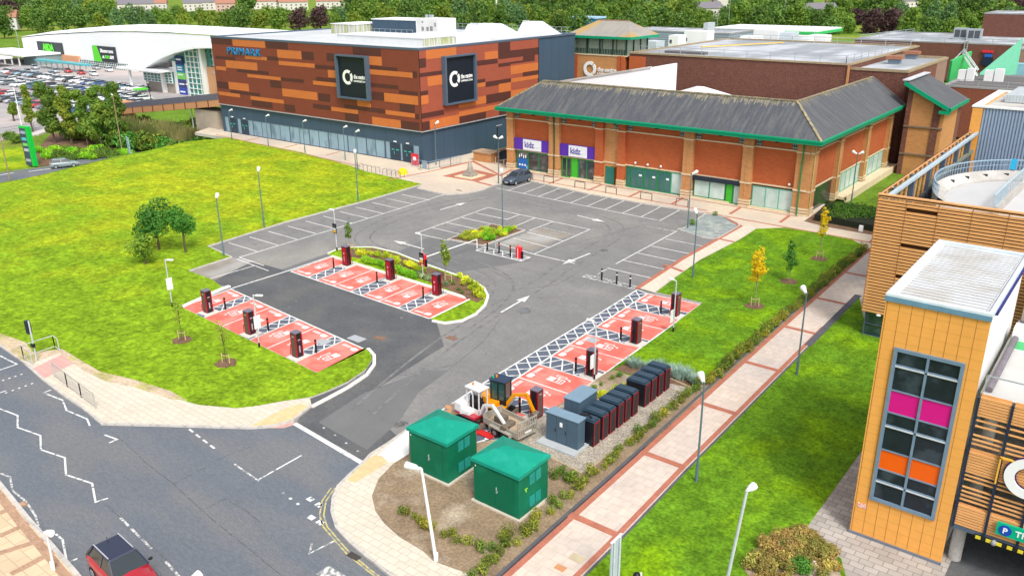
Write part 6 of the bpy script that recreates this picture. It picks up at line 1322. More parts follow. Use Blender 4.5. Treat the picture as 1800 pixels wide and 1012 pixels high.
# ================================================================== CHARGERS, BOLLARDS, LAMPS
ct_ = M_('charger top grey', (.16, .15, .20), rough=.4); cred = M_('charger red', (.36, .008, .02), rough=.3, var=.05); cmesh = M_('charger grille', (.12, .085, .075), rough=.6, var=.15, wave=[('Z', .06, .3)])
lt_ = M_('pale charger mark', (.5, .35, .38), rough=.5)
def charger(label, loc, rz, first=None):
    if first: return dup(first, loc, rz, label)
    c = thing('charging_unit', label, 'charger', loc, rz, 'red and black charging units')
    B_ = lambda m, n, mt, p=c, bv=0: m.build(n, mt, p, world=False, bevel=bv)
    m = MB(); m.box(-.55, -.62, 0, .55, .62, .09); B_(m, 'plinth', M_('pale charger plinth', (.62, .60, .55), var=.08))
    m = MB(); m.box(-.27, -.27, .09, .27, .27, 1.88); B_(m, 'body', blk, bv=.02)
    m = MB(); m.box(-.29, -.29, 1.88, .29, .29, 1.96); B_(m, 'top', ct_, bv=.015)
    m = MB()
    for sx in (-1, 1): m.box(sx*.275-.012, -.29, .12, sx*.275+.012, -.22, 1.87); m.box(sx*.275-.012, .22, .12, sx*.275+.012, .29, 1.87)
    m.box(-.275, -.285, .12, -.2, -.268, 1.87); m.box(.2, -.285, .12, .275, -.268, 1.87)
    B_(m, 'red_edge', cred)
    m = MB(); m.box(-.2, -.283, .2, .2, -.268, 1.8); B_(m, 'grille', cmesh)
    m = MB(); m.box(-.2, .268, .2, .2, .283, 1.8); B_(m, 'front_panel', cred)
    m = MB(); m.box(.268, -.17, .3, .283, .17, 1.0); m.box(.268, -.15, 1.12, .285, .15, 1.5); B_(m, 'screen_panel', M_('charger screen', (.03, .03, .04), rough=.2))
    m = MB(); m.box(.284, -.04, .45, .289, .05, .95); m.box(.286, -.1, 1.35, .290, .1, 1.42); m.box(-.08, .284, 1.2, .1, .288, 1.35); m.box(-.03, .284, .5, .05, .288, 1.0); m.box(-.1, -.288, 1.62, .1, -.284, 1.7); B_(m, 'marks', lt_)
    for sy in (-1, 1):
        m = MB(); pts = [(-.29, sy*.12, 1.35), (-.42, sy*.16, 1.1), (-.52, sy*.2, .55), (-.5, sy*.22, .22), (-.4, sy*.2, .2), (-.33, sy*.14, .5), (-.3, sy*.1, .95)]
        m.tube(pts, .02, 6); B_(m, 'cable', black_m if sy < 0 else M_('dark red cable', (.2, .01, .015)))
        m = MB(); m.box(-.33, sy*.1-.04, .9, -.27, sy*.1+.04, 1.15); B_(m, 'plug', black_m)
    return c
chs = [((-57.15, 34.0), R(0), 'at the upper left end of the left bank'), ((-50.8, 33.4), R(0), 'in the middle of the left bank'), ((-44.75, 32.95), R(0), 'at the lower right end of the left bank'),
       ((-57.0, 48.45), R(180), 'at the upper left end of the island bank'), ((-50.95, 48.1), R(180), 'in the middle of the island bank'), ((-45.1, 47.75), R(180), 'at the lower right end of the island bank'),
       ((-27.1, 55.5), R(90), 'farthest up the right bank'), ((-26.95, 49.15), R(90), 'second from the top of the right bank'), ((-26.7, 42.85), R(90), 'third from the top of the right bank'), ((-26.3, 36.1), R(90), 'of the right bank nearest the diggers')]
c0 = None; bol0 = None
for (x, y), rz, w_ in chs:
    lab = 'red and black charging unit %s' % w_
    c_ = charger(lab, (x, y, .01), rz, c0)
    c0 = c0 or c_
bolm = M_('bollard black', (.012, .012, .014), rough=.4)
def bollard(name, loc, label, band, first=None, group=None, h=1.0):
    if first: return dup(first, loc, 0, label)
    t = thing(name, label, 'bollard', loc, 0, group)
    m = MB(); m.tube([(0, 0, 0), (0, 0, h)], .075, 14); m.build('post', bolm, t, world=False)
    m = MB(); m.tube([(0, 0, h-.26), (0, 0, h-.14)], .079, 14); m.build('band', band, t, world=False)
    m = MB(); m.ball((0, 0, h), (.075, .075, .04), 14, 6); m.build('cap', bolm, t, world=False)
    return t
rb = M_('red reflective band', (.4, .03, .03), rough=.4)
for i, ((x, y), rz, w_) in enumerate(chs):
    dx, dy = ((.45, 1.25) if i < 3 else (-.45, -1.2) if i < 6 else (-1.2, -.1))
    lab = 'slim black bollard before the charging unit %s' % w_
    b_ = bollard('protection_bollard', (x+dx, y+dy, .01), lab, rb, bol0, 'slim bollards before the charging units'); bol0 = bol0 or b_
wb = M_('white band', (.75, .75, .75)); rb2 = M_('orange red cap', (.7, .08, .03), rough=.5)
fb_ = None
for (x, y), w_ in (((-36.1, 59.15), 'leftmost'), ((-34.55, 59.1), 'middle'), ((-33.2, 59.05), 'rightmost')):
    q = bollard('traffic_bollard', (x, y, .01), '%s of three black bollards with white bands beside the side path' % w_, wb, fb_, 'black bollards by the side path', 1.05); fb_ = fb_ or q
fb_ = None
for (x, y), w_ in (((-49.6, 59.85), 'leftmost'), ((-48.05, 59.75), 'middle'), ((-46.6, 59.65), 'nearest the red ticket machine')):
    q = bollard('traffic_bollard', (x, y, .01), 'black bollard with red top in the ticket hatching, %s' % w_, rb2, fb_, 'red topped bollards by the ticket machine', 1.05); fb_ = fb_ or q
m = MB(); m.tube([(-48.8, 60.15, 0), (-48.8, 60.15, 1.1)], .06, 10); tag(m.build('marker_post', steel), 'plain grey post among the red topped bollards', 'post')
# ticket machines / barrier
rm = M_('signal red paint', (.75, .02, .03), rough=.4, var=.03)
def ticket(loc, label):
    t = thing('ticket_machine', label, 'ticket machine', loc)
    m = MB(); m.box(-.42, -.35, 0, .42, .35, .08); m.build('plinth', M_('pale plinth', (.42, .45, .46)), t, world=False)
    m = MB(); m.box(-.26, -.2, .08, .0, .2, 1.15); m.box(.03, -.2, .08, .28, .2, 1.15); m.build('body', rm, t, world=False, bevel=.02)
    m = MB(); m.box(-.02, -.21, .1, .05, .21, 1.1); m.build('white_stripe', white_m, t, world=False)
    m = MB(); m.tube([(0, -.02, 1.22), (0, .02, 1.22)], .2, 16); m.build('round_head', M_('pinkish red head', (.75, .25, .25)), t, world=False)
    m = MB(); m.box(.32, -.1, .08, .44, .1, .75); m.build('side_post', bolm, t, world=False)
    return t
ticket((-45.5, 59.55, .01), 'red and white ticket machine in the hatched area'); ticket((-50.9, 52.2, .12), 'red and white barrier machine with pink top on the planted island')
t = thing('barrier_arm', 'long white barrier arm between the island machine and its rest post', 'barrier', (-50.8, 55, 0))
m = MB(); m.tube([(-50.85, 52.4, 1.0), (-50.65, 59.5, .95)], .05, 8); m.build('arm', white_m, t)
m = MB(); m.tube([(-50.65, 59.55, 0), (-50.65, 59.55, .98)], .05, 8); m.build('rest_post', white_m, t)
# lamps
lgr = M_('grey green lamp post', (.10, .17, .19), rough=.5); lhead = M_('pale lamp head', (.80, .80, .78), rough=.4); lst = M_('light steel post', (.50, .54, .56), rough=.45)
def lampA(name, label, heads, h=5.75):
    t = thing(name, label, 'street lamp', (0, 0, 0))
    m = MB(); m.tube([(0, 0, 0), (0, 0, 1.1)], .085, 10); m.tube([(0, 0, 1.1), (0, 0, h)], [.06, .045], 10); m.build('post', lgr, t, world=False)
    for s in heads:
        m = MB(); a = R(s); c, s_ = math.cos(a), math.sin(a)
        m.bar((0, 0, h-.02), (c*.16, s_*.16, h+.05), .06); m.build('bracket', lgr, t, world=False)
        m = MB(); p0, p1, p2 = Vector((c*.1, s_*.1, h)), Vector((c*.38, s_*.38, h+.14)), Vector((c*.62, s_*.62, h+.24))
        m.tube([p0, p1], [.09, .13], 10); m.tube([p1, p2], [.17, .19], 12); m.build('lamp_head', lhead, t, world=False)
    return t
A1 = lampA('street_lamp', 'x', (135,)); A2 = lampA('double_street_lamp', 'x', (160, 15))
usedA = [0, 0]
def putA(k, x, y, lab, rz=0, z=0, grp='grey green street lamps', sc_=None):
    base = (A1, A2)[k]
    if not usedA[k]: base.location = (x, y, z); base.rotation_euler = (0, 0, rz); base['label'] = lab; base['group'] = grp; usedA[k] = 1; r = base
    else: r = dup(base, (x, y, z), rz, lab, grp)
    if sc_: r.scale = (1, 1, sc_)
putA(0, -68.5, 43.2, 'grey green street lamp standing on the tarmac corner by the big lawn', 0, 0)
putA(0, -73.4, 51.5, 'grey green street lamp on the lawn edge beside the left row of bays', 0, .1, sc_=1.05)
putA(0, -73.9, 65.3, 'grey green street lamp on the lawn edge near the tip of the lawn', 0, .1, sc_=.98)
putA(0, -53.2, 66.8, 'grey green street lamp rising from the planted square', 0, .1)
putA(0, -29.9, 64.2, 'grey green street lamp on the lawn beside the side path', 0, .1)
putA(0, -37.3, 78.0, 'grey green street lamp at the edge of the blue slate island', R(-90), .08)
putA(0, -15.5, 35.5, 'grey green street lamp on the lower lawn nearest the green kiosks', 0, .1)
putA(0, -15.8, 50.9, 'grey green street lamp on the lower lawn beside the upper long path', 0, .1)
for i, x in enumerate((-120.5, -110.9, -102.0, -93.0)): putA(0, x, 80.3, '%s of four grey green lamps along the store pavement counted from the left' % ord_[i], R(-90), .1, 'lamps along the store pavement', .82)
putA(0, -86.8, 77.0, 'grey green street lamp at the lawn edge beside the cycle hoops', R(-90), .1, sc_=.9)
putA(0, -80.0, 85.6, 'slim grey lamp behind the metal fence at the store corner', R(-60), .1)
putA(1, -65.8, 81.9, 'double headed street lamp at the plaza corner behind the parked grey hatchback', R(20), .1, 'double headed lamps')
putA(1, -26.8, 98.5, 'double headed street lamp behind the clipped hedge', R(20), 0, 'double headed lamps', 1.0)
m = thing('wall_lamp_post', 'black lamp post standing on the low brick wall by the store', 'street lamp', (-74.0, 92.0, 0))
q = MB(); q.tube([(-74, 92, 1), (-74, 92, 5.2)], .07, 8); q.build('post', black_m, m); q = MB(); q.bar((-74.1, 92, 5.25), (-73.3, 92.2, 5.5), .3, .12); q.build('lamp_head', M_('dull lamp head', (.4, .42, .42)), m)
def lampB(name, label, h=4.0, sign=True):
    t = thing(name, label, 'street lamp', (0, 0, 0))
    m = MB(); m.tube([(0, 0, 0), (0, 0, .35)], .07, 10); m.build('base', bolm, t, world=False)
    m = MB(); m.tube([(0, 0, .35), (0, 0, h)], .045, 10); m.build('post', lst, t, world=False)
    m = MB(); m.bar((0, 0, h), (-.28, .1, h+.03), .05); m.box(-.75, .0, h-.0, -.25, .2, h+.08); m.build('lamp_head', lhead, t, world=False)
    return t
B0 = lampB('slim_street_lamp', 'x')
usedB = False
def putB(x, y, lab, rz, z, sgn):
    global usedB
    if not usedB: r = B0; B0.location = (x, y, z); B0.rotation_euler = (0, 0, rz); B0['label'] = lab; B0['group'] = 'slim lamps by the charging banks'; usedB = True
    else: r = dup(B0, (x, y, z), rz, lab)
    return r
def lampsign(x, y, z, facing, col_):
    t = thing('lamp_sign', 'x', 'sign', (x, y, z))
    m = MB(); w_, h_ = .5, .95
    if facing == 'y': m.box(x-w_/2, y-.03, z, x+w_/2, y+.03, z+h_)
    else: m.box(x-.03, y-w_/2, z, x+.03, y+w_/2, z+h_)
    m.build('panel', col_[0], t)
    if col_[1]:
        for k, mt in enumerate(col_[1]):
            m = MB(); z0 = z+.08+k*.24
            if facing == 'y': m.box(x-.19, y-.042, z0, x+.19, y-.028, z0+.2)
            m.build('panel_patch', mt, t)
    return t
cols_ = [M_('amber patch', (.75, .42, .02)), M_('pale patch', (.6, .68, .62)), M_('charcoal patch', (.07, .07, .09))]
for x, y, lab, rz, z, s in [(-60.5, 32.9, 'slim white lamp on the lawn at the upper end of the left bank', R(-150), .1, 0), (-48.2, 32.25, 'slim white lamp on the lawn edge behind the left bank', R(-150), .1, 0), (-61.0, 50.75, 'slim white lamp with amber sign at the upper tip of the island', 0, .1, 1),
                            (-48.75, 49.9, 'slim white lamp with amber sign in the middle of the island', 0, .1, 1), (-25.7, 52.5, 'slim white lamp on the lawn edge in the upper right bank', 0, .1, 0), (-26.2, 42.4, 'slim white lamp beside the third charging unit of the right bank', 0, .1, 0)]:
    putB(x, y, lab, rz, z, s)
    if s: sg = lampsign(x, y-.09, 1.9 if x < -50 else 1.55, 'y', (blk, cols_)); sg['label'] = 'small black sign with amber and pale panels on the %s island lamp' % ('upper' if x < -50 else 'middle')
    elif x < -30: sg = lampsign(x+.09, y, 1.6, 'x', (white_m, None)); sg['label'] = 'narrow white sign panel on the %s lamp of the left bank' % ('upper' if x < -55 else 'lower')
    else: sg = lampsign(x-.1, y-.1, .9, 'x', (white_m, None)); sg['label'] = 'narrow white sign panel on the %s lamp of the right bank' % ('upper' if y > 50 else 'lower')
    sg['group'] = 'sign panels on slim lamps'
def lampC(x, y, lab, pts, head, m_, r=.075):
    t = thing('tall_street_lamp', lab, 'street lamp', (x, y, 0)); m = MB(); m.tube(pts, [r*1.15, r*.8][:len(pts)] if len(pts) == 2 else r, 12); m.build('post', m_, t)
    m = MB(); c, d_, wz = head; c = Vector(c); d_ = Vector(d_)
    for k, (f0, f1, w_) in enumerate(((0, .35, .09), (.35, 1, .17))):
        m.tube([c+d_*f0, c+d_*f1], [w_*.8, w_], 12)
    m.build('lamp_head', lhead, t); m = MB(); m.tube([(x, y, 0), (x, y, .5)] if len(pts) == 2 else [pts[0], Vector(pts[0])+Vector((0, 0, .6))], r*1.5, 12); m.build('base', m_, t); return t
tp = hit(741, 824, 1, 22.6); lampC(-22.1, 22.6, 'white lamp post leaning slightly in front of the right green kiosk', [(-22.1, 22.6, .1), tuple(tp)], (tuple(tp), (-.75, -.2, .03), 0), lhead)
lampC(-10.8, 28.6, 'light grey lamp post on the lower lawn with a square top', [(-10.8, 28.6, .1), tuple(hit(1313, 862, 1, 28.6))], (tuple(hit(1313, 862, 1, 28.6)), (.12, .45, .05), 0), lst)
tp = hit(82, 938, 1, 11.7); lampC(-35.5, 11.7, 'white post with small double arm at the bottom left kerb', [(-35.35, 11.7, .1), tuple(tp)], (tuple(tp+Vector((-.2, .0, 0))), (.42, .12, .06), 0), lhead, .05)
tp = hit(360, 1001, 2, 6.2); lampC(tp.x+.2, tp.y-1.6, 'street lamp whose broad white head shows at the bottom edge of the road', [(tp.x+.2, tp.y-1.6, .1), (tp.x+.2, tp.y-1.6, 6.1)], ((tp.x+.1, tp.y-.9, 6.1), (-.1, .7, .05), 0), lhead)
# ================================================================== STREET FURNITURE
hoop = thing('perimeter_hoop', 'x', 'hoop barrier', (0, 0, .1), 0, 'dark steel hoops along the shopping pavement')
m = MB(); m.tube([(-.75, 0, 0), (-.75, 0, .78), (-.68, 0, .85), (.68, 0, .85), (.75, 0, .78), (.75, 0, 0)], .045, 8); m.build('rail', M_('dark brown steel', (.05, .04, .035), rough=.5), hoop, world=False)
for i, x in enumerate((-64.2, -60.85, -56.0, -51.4, -46.5, -41.8)):
    lab = '%s dark steel hoop along the shopping pavement counted from the parked hatchback' % ord_[i]
    if i == 0: hoop.location = (x, 86.1, .1); hoop['label'] = lab
    else: dup(hoop, (x, 86.1-.12*i, .1), 0, lab)
ch = thing('cycle_hoop', 'x', 'cycle stand', (0, 0, .1), 0, 'cycle hoops on the plaza')
m = MB(); m.tube([(0, -.38, 0), (0, -.38, .6), (0, -.28, .76), (0, .28, .76), (0, .38, .6), (0, .38, 0)], .03, 8); m.build('rail', M_('grey hoop steel', (.10, .13, .13), rough=.4), ch, world=False)
for i in range(10):
    x = -86.4+i*.86+(.5 if i > 4 else 0); lab = '%s cycle hoop of the row at the lawn tip, counted from the left' % ord_[i]
    if i == 0: ch.location = (x, 77.3, .1); ch['label'] = lab
    else: dup(ch, (x, 77.3-.03*i, .1), 0, lab)
q = hit(708, 306, 2, .1); m = MB(); m.tube([(q.x, q.y, .1), (q.x, q.y, .5), (q.x, q.y, .78), (q.x, q.y, .95)], [.62, .6, .42, .08], 18); tag(m.build('grit_bin', M_('bright yellow plastic', (.85, .62, .0), rough=.4)), 'bright yellow domed grit bin at the end of the cycle hoops', 'grit bin')
mo = thing('stone_monument', 'small weathered stone monument on a square plinth in the red brick lozenge', 'monument', (-71.5, 83.0, .1))
x, y = -71.5, 83.0
st_ = M_('weathered stone', (.33, .30, .26), rough=.95, var=.25, scale=4, bump=.5)
m = MB(); m.box(x-1.5, y-1.5, .1, x+1.5, y+1.5, .18); m.build('paved_base', stone_c, mo)
m = MB(); m.box(x-.75, y-.75, .18, x+.75, y+.75, .55); m.build('plinth', st_, mo, bevel=.05)
m = MB(); m.box(x-.55, y-.5, .55, x+.55, y+.5, .85); m.tube([(x, y, .85), (x+.05, y, 1.4), (x-.05, y, 1.7), (x, y, 2.1)], [.42, .34, .26, .05], 9, smooth=False); m.build('carved_stone', st_, mo)
# barriers near store corner
def panelfence(pts, label, m_, h=1.1, bars=True, name='pedestrian_barrier', gap=.14, grp=None):
    t = thing(name, label, 'railing', pts[0], 0, grp)
    for a, c in zip(pts, pts[1:]):
        a, c = Vector(a), Vector(c); L_ = (c-a).length; k = max(1, round(L_/2.0))
        for i in range(k):
            p, q = a.lerp(c, i/k), a.lerp(c, (i+1)/k); m = MB()
            for s in (p, q): m.bar(s, s+Vector((0, 0, h)), .05)
            for z in (h, .15): m.bar(p+Vector((0, 0, z)), q+Vector((0, 0, z)), .045)
            if bars:
                nb = int((q-p).length/gap)
                for j in range(1, nb): s = p.lerp(q, j/nb); m.bar(s+Vector((0, 0, .15)), s+Vector((0, 0, h)), .018)
            m.build('panel', m_, t)
    return t
panelfence([(-82.0, 82.8, .1), (-78.6, 82.6, .1), (-77.9, 88.5, .1)], 'grey mesh railing enclosing the store corner', M_('blue grey railing', (.28, .40, .50)), bars=True, gap=.25)
m = MB(); m.box(-80.0, 82.75, .1, -79.2, 82.85, 1.2); tag(m.build('feeder_panel', M_('pale blue grey plate', (.28, .36, .44))), 'pale blue grey plate fixed in the corner railing', 'panel')
bw = thing('brick_planter_wall', 'low buff brick wall with stone coping running beside the dark ramp', 'wall', (-74, 91, 0))
m = MB(); m.box(-77.7, 91.0, 0, -74.5, 93.0, 1.35); m.build('brickwork', brick_t, bw); m = MB(); m.box(-77.85, 90.85, 1.35, -74.35, 93.15, 1.5); m.bar((-75, 93, 1.5), (-71, 107, 2.4), .35, .3); m.build('coping', M_('tan coping', (.42, .30, .20)), bw)
m = MB(); m.hull([(-75, 93, .1), (-71.2, 107, .1), (-71.4, 107, .1), (-75.2, 93, .1)], [(-75, 93, 1.4), (-71.2, 107, 2.3), (-71.4, 107, 2.3), (-75.2, 93, 1.4)]); m.build('rendered_wall', navy, bw)
m = MB(); m.prism([(-74.4, 92), (-70.4, 91), (-70.4, 110), (-71.4, 110)], 0, .118); tag(m.build('side_lane', M_('brown block lane', (.20, .14, .12), brick=(.2, .1, 'z'))), kind='structure')
for i, (x, y) in enumerate(((-73.6, 91.0), (-71.5, 90.2))): m = MB(); m.tube([(x, y, .1), (x, y, 1.1)], .07, 8); tag(m.build('lane_bollard', M_('tan bollard', (.45, .34, .24))), ('left' if i == 0 else 'right')+' tan bollard at the mouth of the side lane', 'bollard', 'tan lane bollards')
# guard rails by the crossing
panelfence([(-55.2, 21.0, .11), (-48.6, 20.45, .11)], 'galvanised guard rail with thin bars along the footway kerb', M_('weathered galvanised', (.46, .44, .40)), h=1.05, gap=.17, name='guard_rail')
panelfence([(-59.0, 21.4, .11), (-60.4, 22.0, .11), (-60.3, 23.4, .11), (-59.0, 23.7, .11)] if False else [tuple(G(57, 641, .11)), tuple(G(42, 630, .11)), tuple(G(97, 612, .11)), tuple(G(105, 618, .11))], 'galvanised open railing round the crossing signal', M_('pale galvanised', (.50, .52, .50)), h=1.0, bars=False, name='guard_rail')
tl = thing('traffic_signal', 'crossing signal pole with long black signal head seen from behind', 'traffic light', (-58.6, 21.4, .1))
q = hit(50, 566, 1, 21.4)
m = MB(); m.tube([(-58.6, 21.4, .1), (q.x+.02, 21.4, 3.2)], .055, 10); m.build('pole', lst, tl)
m = MB(); m.box(q.x-.42, 21.25, 2.2, q.x-.1, 21.55, 3.15); m.build('signal_head', M_('signal black', (.02, .03, .035), rough=.5), tl, bevel=.03)
m = MB(); m.box(-58.68, 21.25, 1.25, -58.4, 21.45, 1.5); m.build('push_button_box', bolm, tl)
# road sign seen edge on at the bottom
sg = thing('road_sign', 'grey backed road sign on two posts at the lawn corner', 'road sign', (-14.5, 25.5, 0))
q0, q1 = hit(1089, 1012, 1, 26.0), hit(1092, 938, 1, 26.0)
m = MB(); m.box(q0.x-.03, 25.2, q0.z-.6, q0.x+.02, 26.0, q1.z); m.build('plate', M_('sign back grey', (.45, .52, .58), rough=.4), sg)
m = MB(); m.box(q0.x-.05, 25.18, q1.z, q0.x+.04, 26.02, q1.z+.04); m.build('plate_edge', white_m, sg)
for y in (25.35, 25.8): m = MB(); m.tube([(q0.x+.07, y, 0), (q0.x+.07, y, q1.z)], .045, 10); m.build('post', lst, sg)
m = MB(); qq = hit(1127, 1008, 1, 26.5); m.tube([(qq.x, 26.5, qq.z-.7), (qq.x, 26.5, qq.z+.05)], .05, 8); m.ball((qq.x-.15, 26.4, qq.z-.1), .17, 10, 8, 1); tag(m.build('lamp_post_top', [white_m, bolm]), 'short white post with black globe beside the road sign', 'post')
# totem and direction board in the low ground
q = G(57, 291, -4); a_ = R(38)
tt = thing('totem_sign', 'tall leaning looking green and charcoal totem sign by the lower road', 'totem sign', tuple(q), R(10))
m = MB(); m.box(-1.1, -.3, 0, .55, .3, 6.2); m.build('charcoal_panel', M_('charcoal blue panel', (.05, .07, .12), rough=.4), tt, world=False)
m = MB(); m.box(.55, -.35, 0, 1.1, .35, 6.5); m.box(-1.15, -.34, 6.2, .55, .34, 6.5); m.build('green_edge', M_('vivid green edge', (.01, .5, .06), rough=.4), tt, world=False)
for z, c_ in ((5.3, (.35, .4, .5)), (4.2, (.1, .5, .6)), (3.3, (.2, .6, .15)), (2.4, (.5, .5, .55)), (.7, (.4, .4, .45))): m = MB(); m.box(-.85, -.33, z, .35, -.3, z+.45); m.build('sign_strip', M_('totem strip %s' % z, c_), tt, world=False)
q = G(229, 277, -3.2); db = thing('direction_board', 'pale blue grey direction board on two posts behind the lawn crest', 'sign', tuple(q), R(-20))
m = MB(); m.box(-1.1, -.05, .6, 1.1, .05, 3.4); m.build('board', M_('pale teal board', (.30, .45, .48)), db, world=False)
for x in (-.9, .9): m = MB(); m.box(x-.06, .05, 0, x+.06, .15, 3.4); m.build('post', lgr, db, world=False)
m = MB(); [m.box(-.9, -.07, z, .9, -.05, z+.12) for z in (1.1, 1.7, 2.3, 2.9)]; m.build('board_lines', M_('pale lines', (.6, .7, .7)), db, world=False)
# low road and superstore car park surfaces
mb = MB(); P_ = [G(*p, -4.0) for p in [(-160, 345), (-60, 322), (0, 312), (50, 305), (95, 299), (150, 288), (205, 270), (262, 262)]]
strip(mb, [(p.x, p.y) for p in P_]+[(-128, 78)], 7.5, -4.3, -3.98); tag(mb.build('lower_road', asph_road), kind='structure')
mb = MB(); dsh = [((0, 308), (25, 304)), ((50, 302), (95, 296)), ((-60, 318), (-35, 314)), ((120, 291), (140, 287))]
for a, c in dsh: strip(mb, [tuple(G(*a, -4)[:2]), tuple(G(*c, -4)[:2])], .2, -4.1, -3.95)
tag(mb.build('lower_road_lines', white_paint), kind='structure')
mb = MB(); mb.prism([tuple(G(*p, -4)[:2]) for p in [(-260, 330), (0, 243), (60, 238), (100, 225), (235, 196), (250, 178), (385, 168)]]+[(-188, 150), (-420, 150), (-600, 100)], -4.4, -4.0); tag(mb.build('store_car_park', M_('pale store asphalt', (.34, .33, .33), rough=.9, var=.1, scale=.2, c2=(.46, .40, .38), c2scale=.03)), kind='structure')
mb = MB(); strip(mb, [tuple(G(*p, -4)[:2]) for p in [(-60, 262), (0, 245), (60, 236), (100, 222)]], 2.2, -4.2, -3.94); tag(mb.build('store_footway', M_('pale footway', (.55, .50, .48))), kind='structure')
mb = MB(); mb.prism([tuple(G(*p, -4)[:2]) for p in [(-60, 300), (0, 262), (30, 258), (60, 262), (58, 290), (0, 297)]], -4.3, -3.96); tag(mb.build('verge', grass), kind='structure')
mb = MB(); mb.prism([tuple(G(*p, -4)[:2]) for p in [(65, 262), (90, 235), (215, 222), (300, 250), (262, 262), (200, 262), (100, 288), (60, 292)]], -4.3, -3.95); tag(mb.build('shrub_bed', mulch), kind='structure')
# ================================================================== VEHICLES
car_glass = M_('car window glass', (.015, .025, .03), rough=.08, spec=.9, var=.1); tyre_m = M_('tyre rubber', (.012, .012, .012), rough=.9); rim_m = M_('alloy rim', (.45, .46, .48), rough=.35, metal=.5)
lamp_m = M_('headlamp glass', (.65, .68, .70), rough=.15); tail_m = M_('tail lamp red', (.45, .01, .01), rough=.2); plate_m = M_('number plate', (.7, .7, .68), rough=.5); platey = M_('yellow number plate', (.7, .55, .05), rough=.5)
def paint(name, c): 
    if name in MATS: return MATS[name]
    m = mk(name, c, rough=.28, var=.02, scale=.5, spec=.6); m.node_tree.nodes['Principled BSDF'].inputs['Coat Weight'].default_value = .6; return m
def car_ring(y, hw, zb, zm, zt, top):   # closed section, hw half width at belt, top half width at shoulder
    return [(-hw*.90, y, zb), (hw*.90, y, zb), (hw, y, zb+.12), (hw*1.0, y, zm), (top, y, zt), (0, y, zt+.03), (-top, y, zt), (-hw*1.0, y, zm), (-hw, y, zb+.12)]
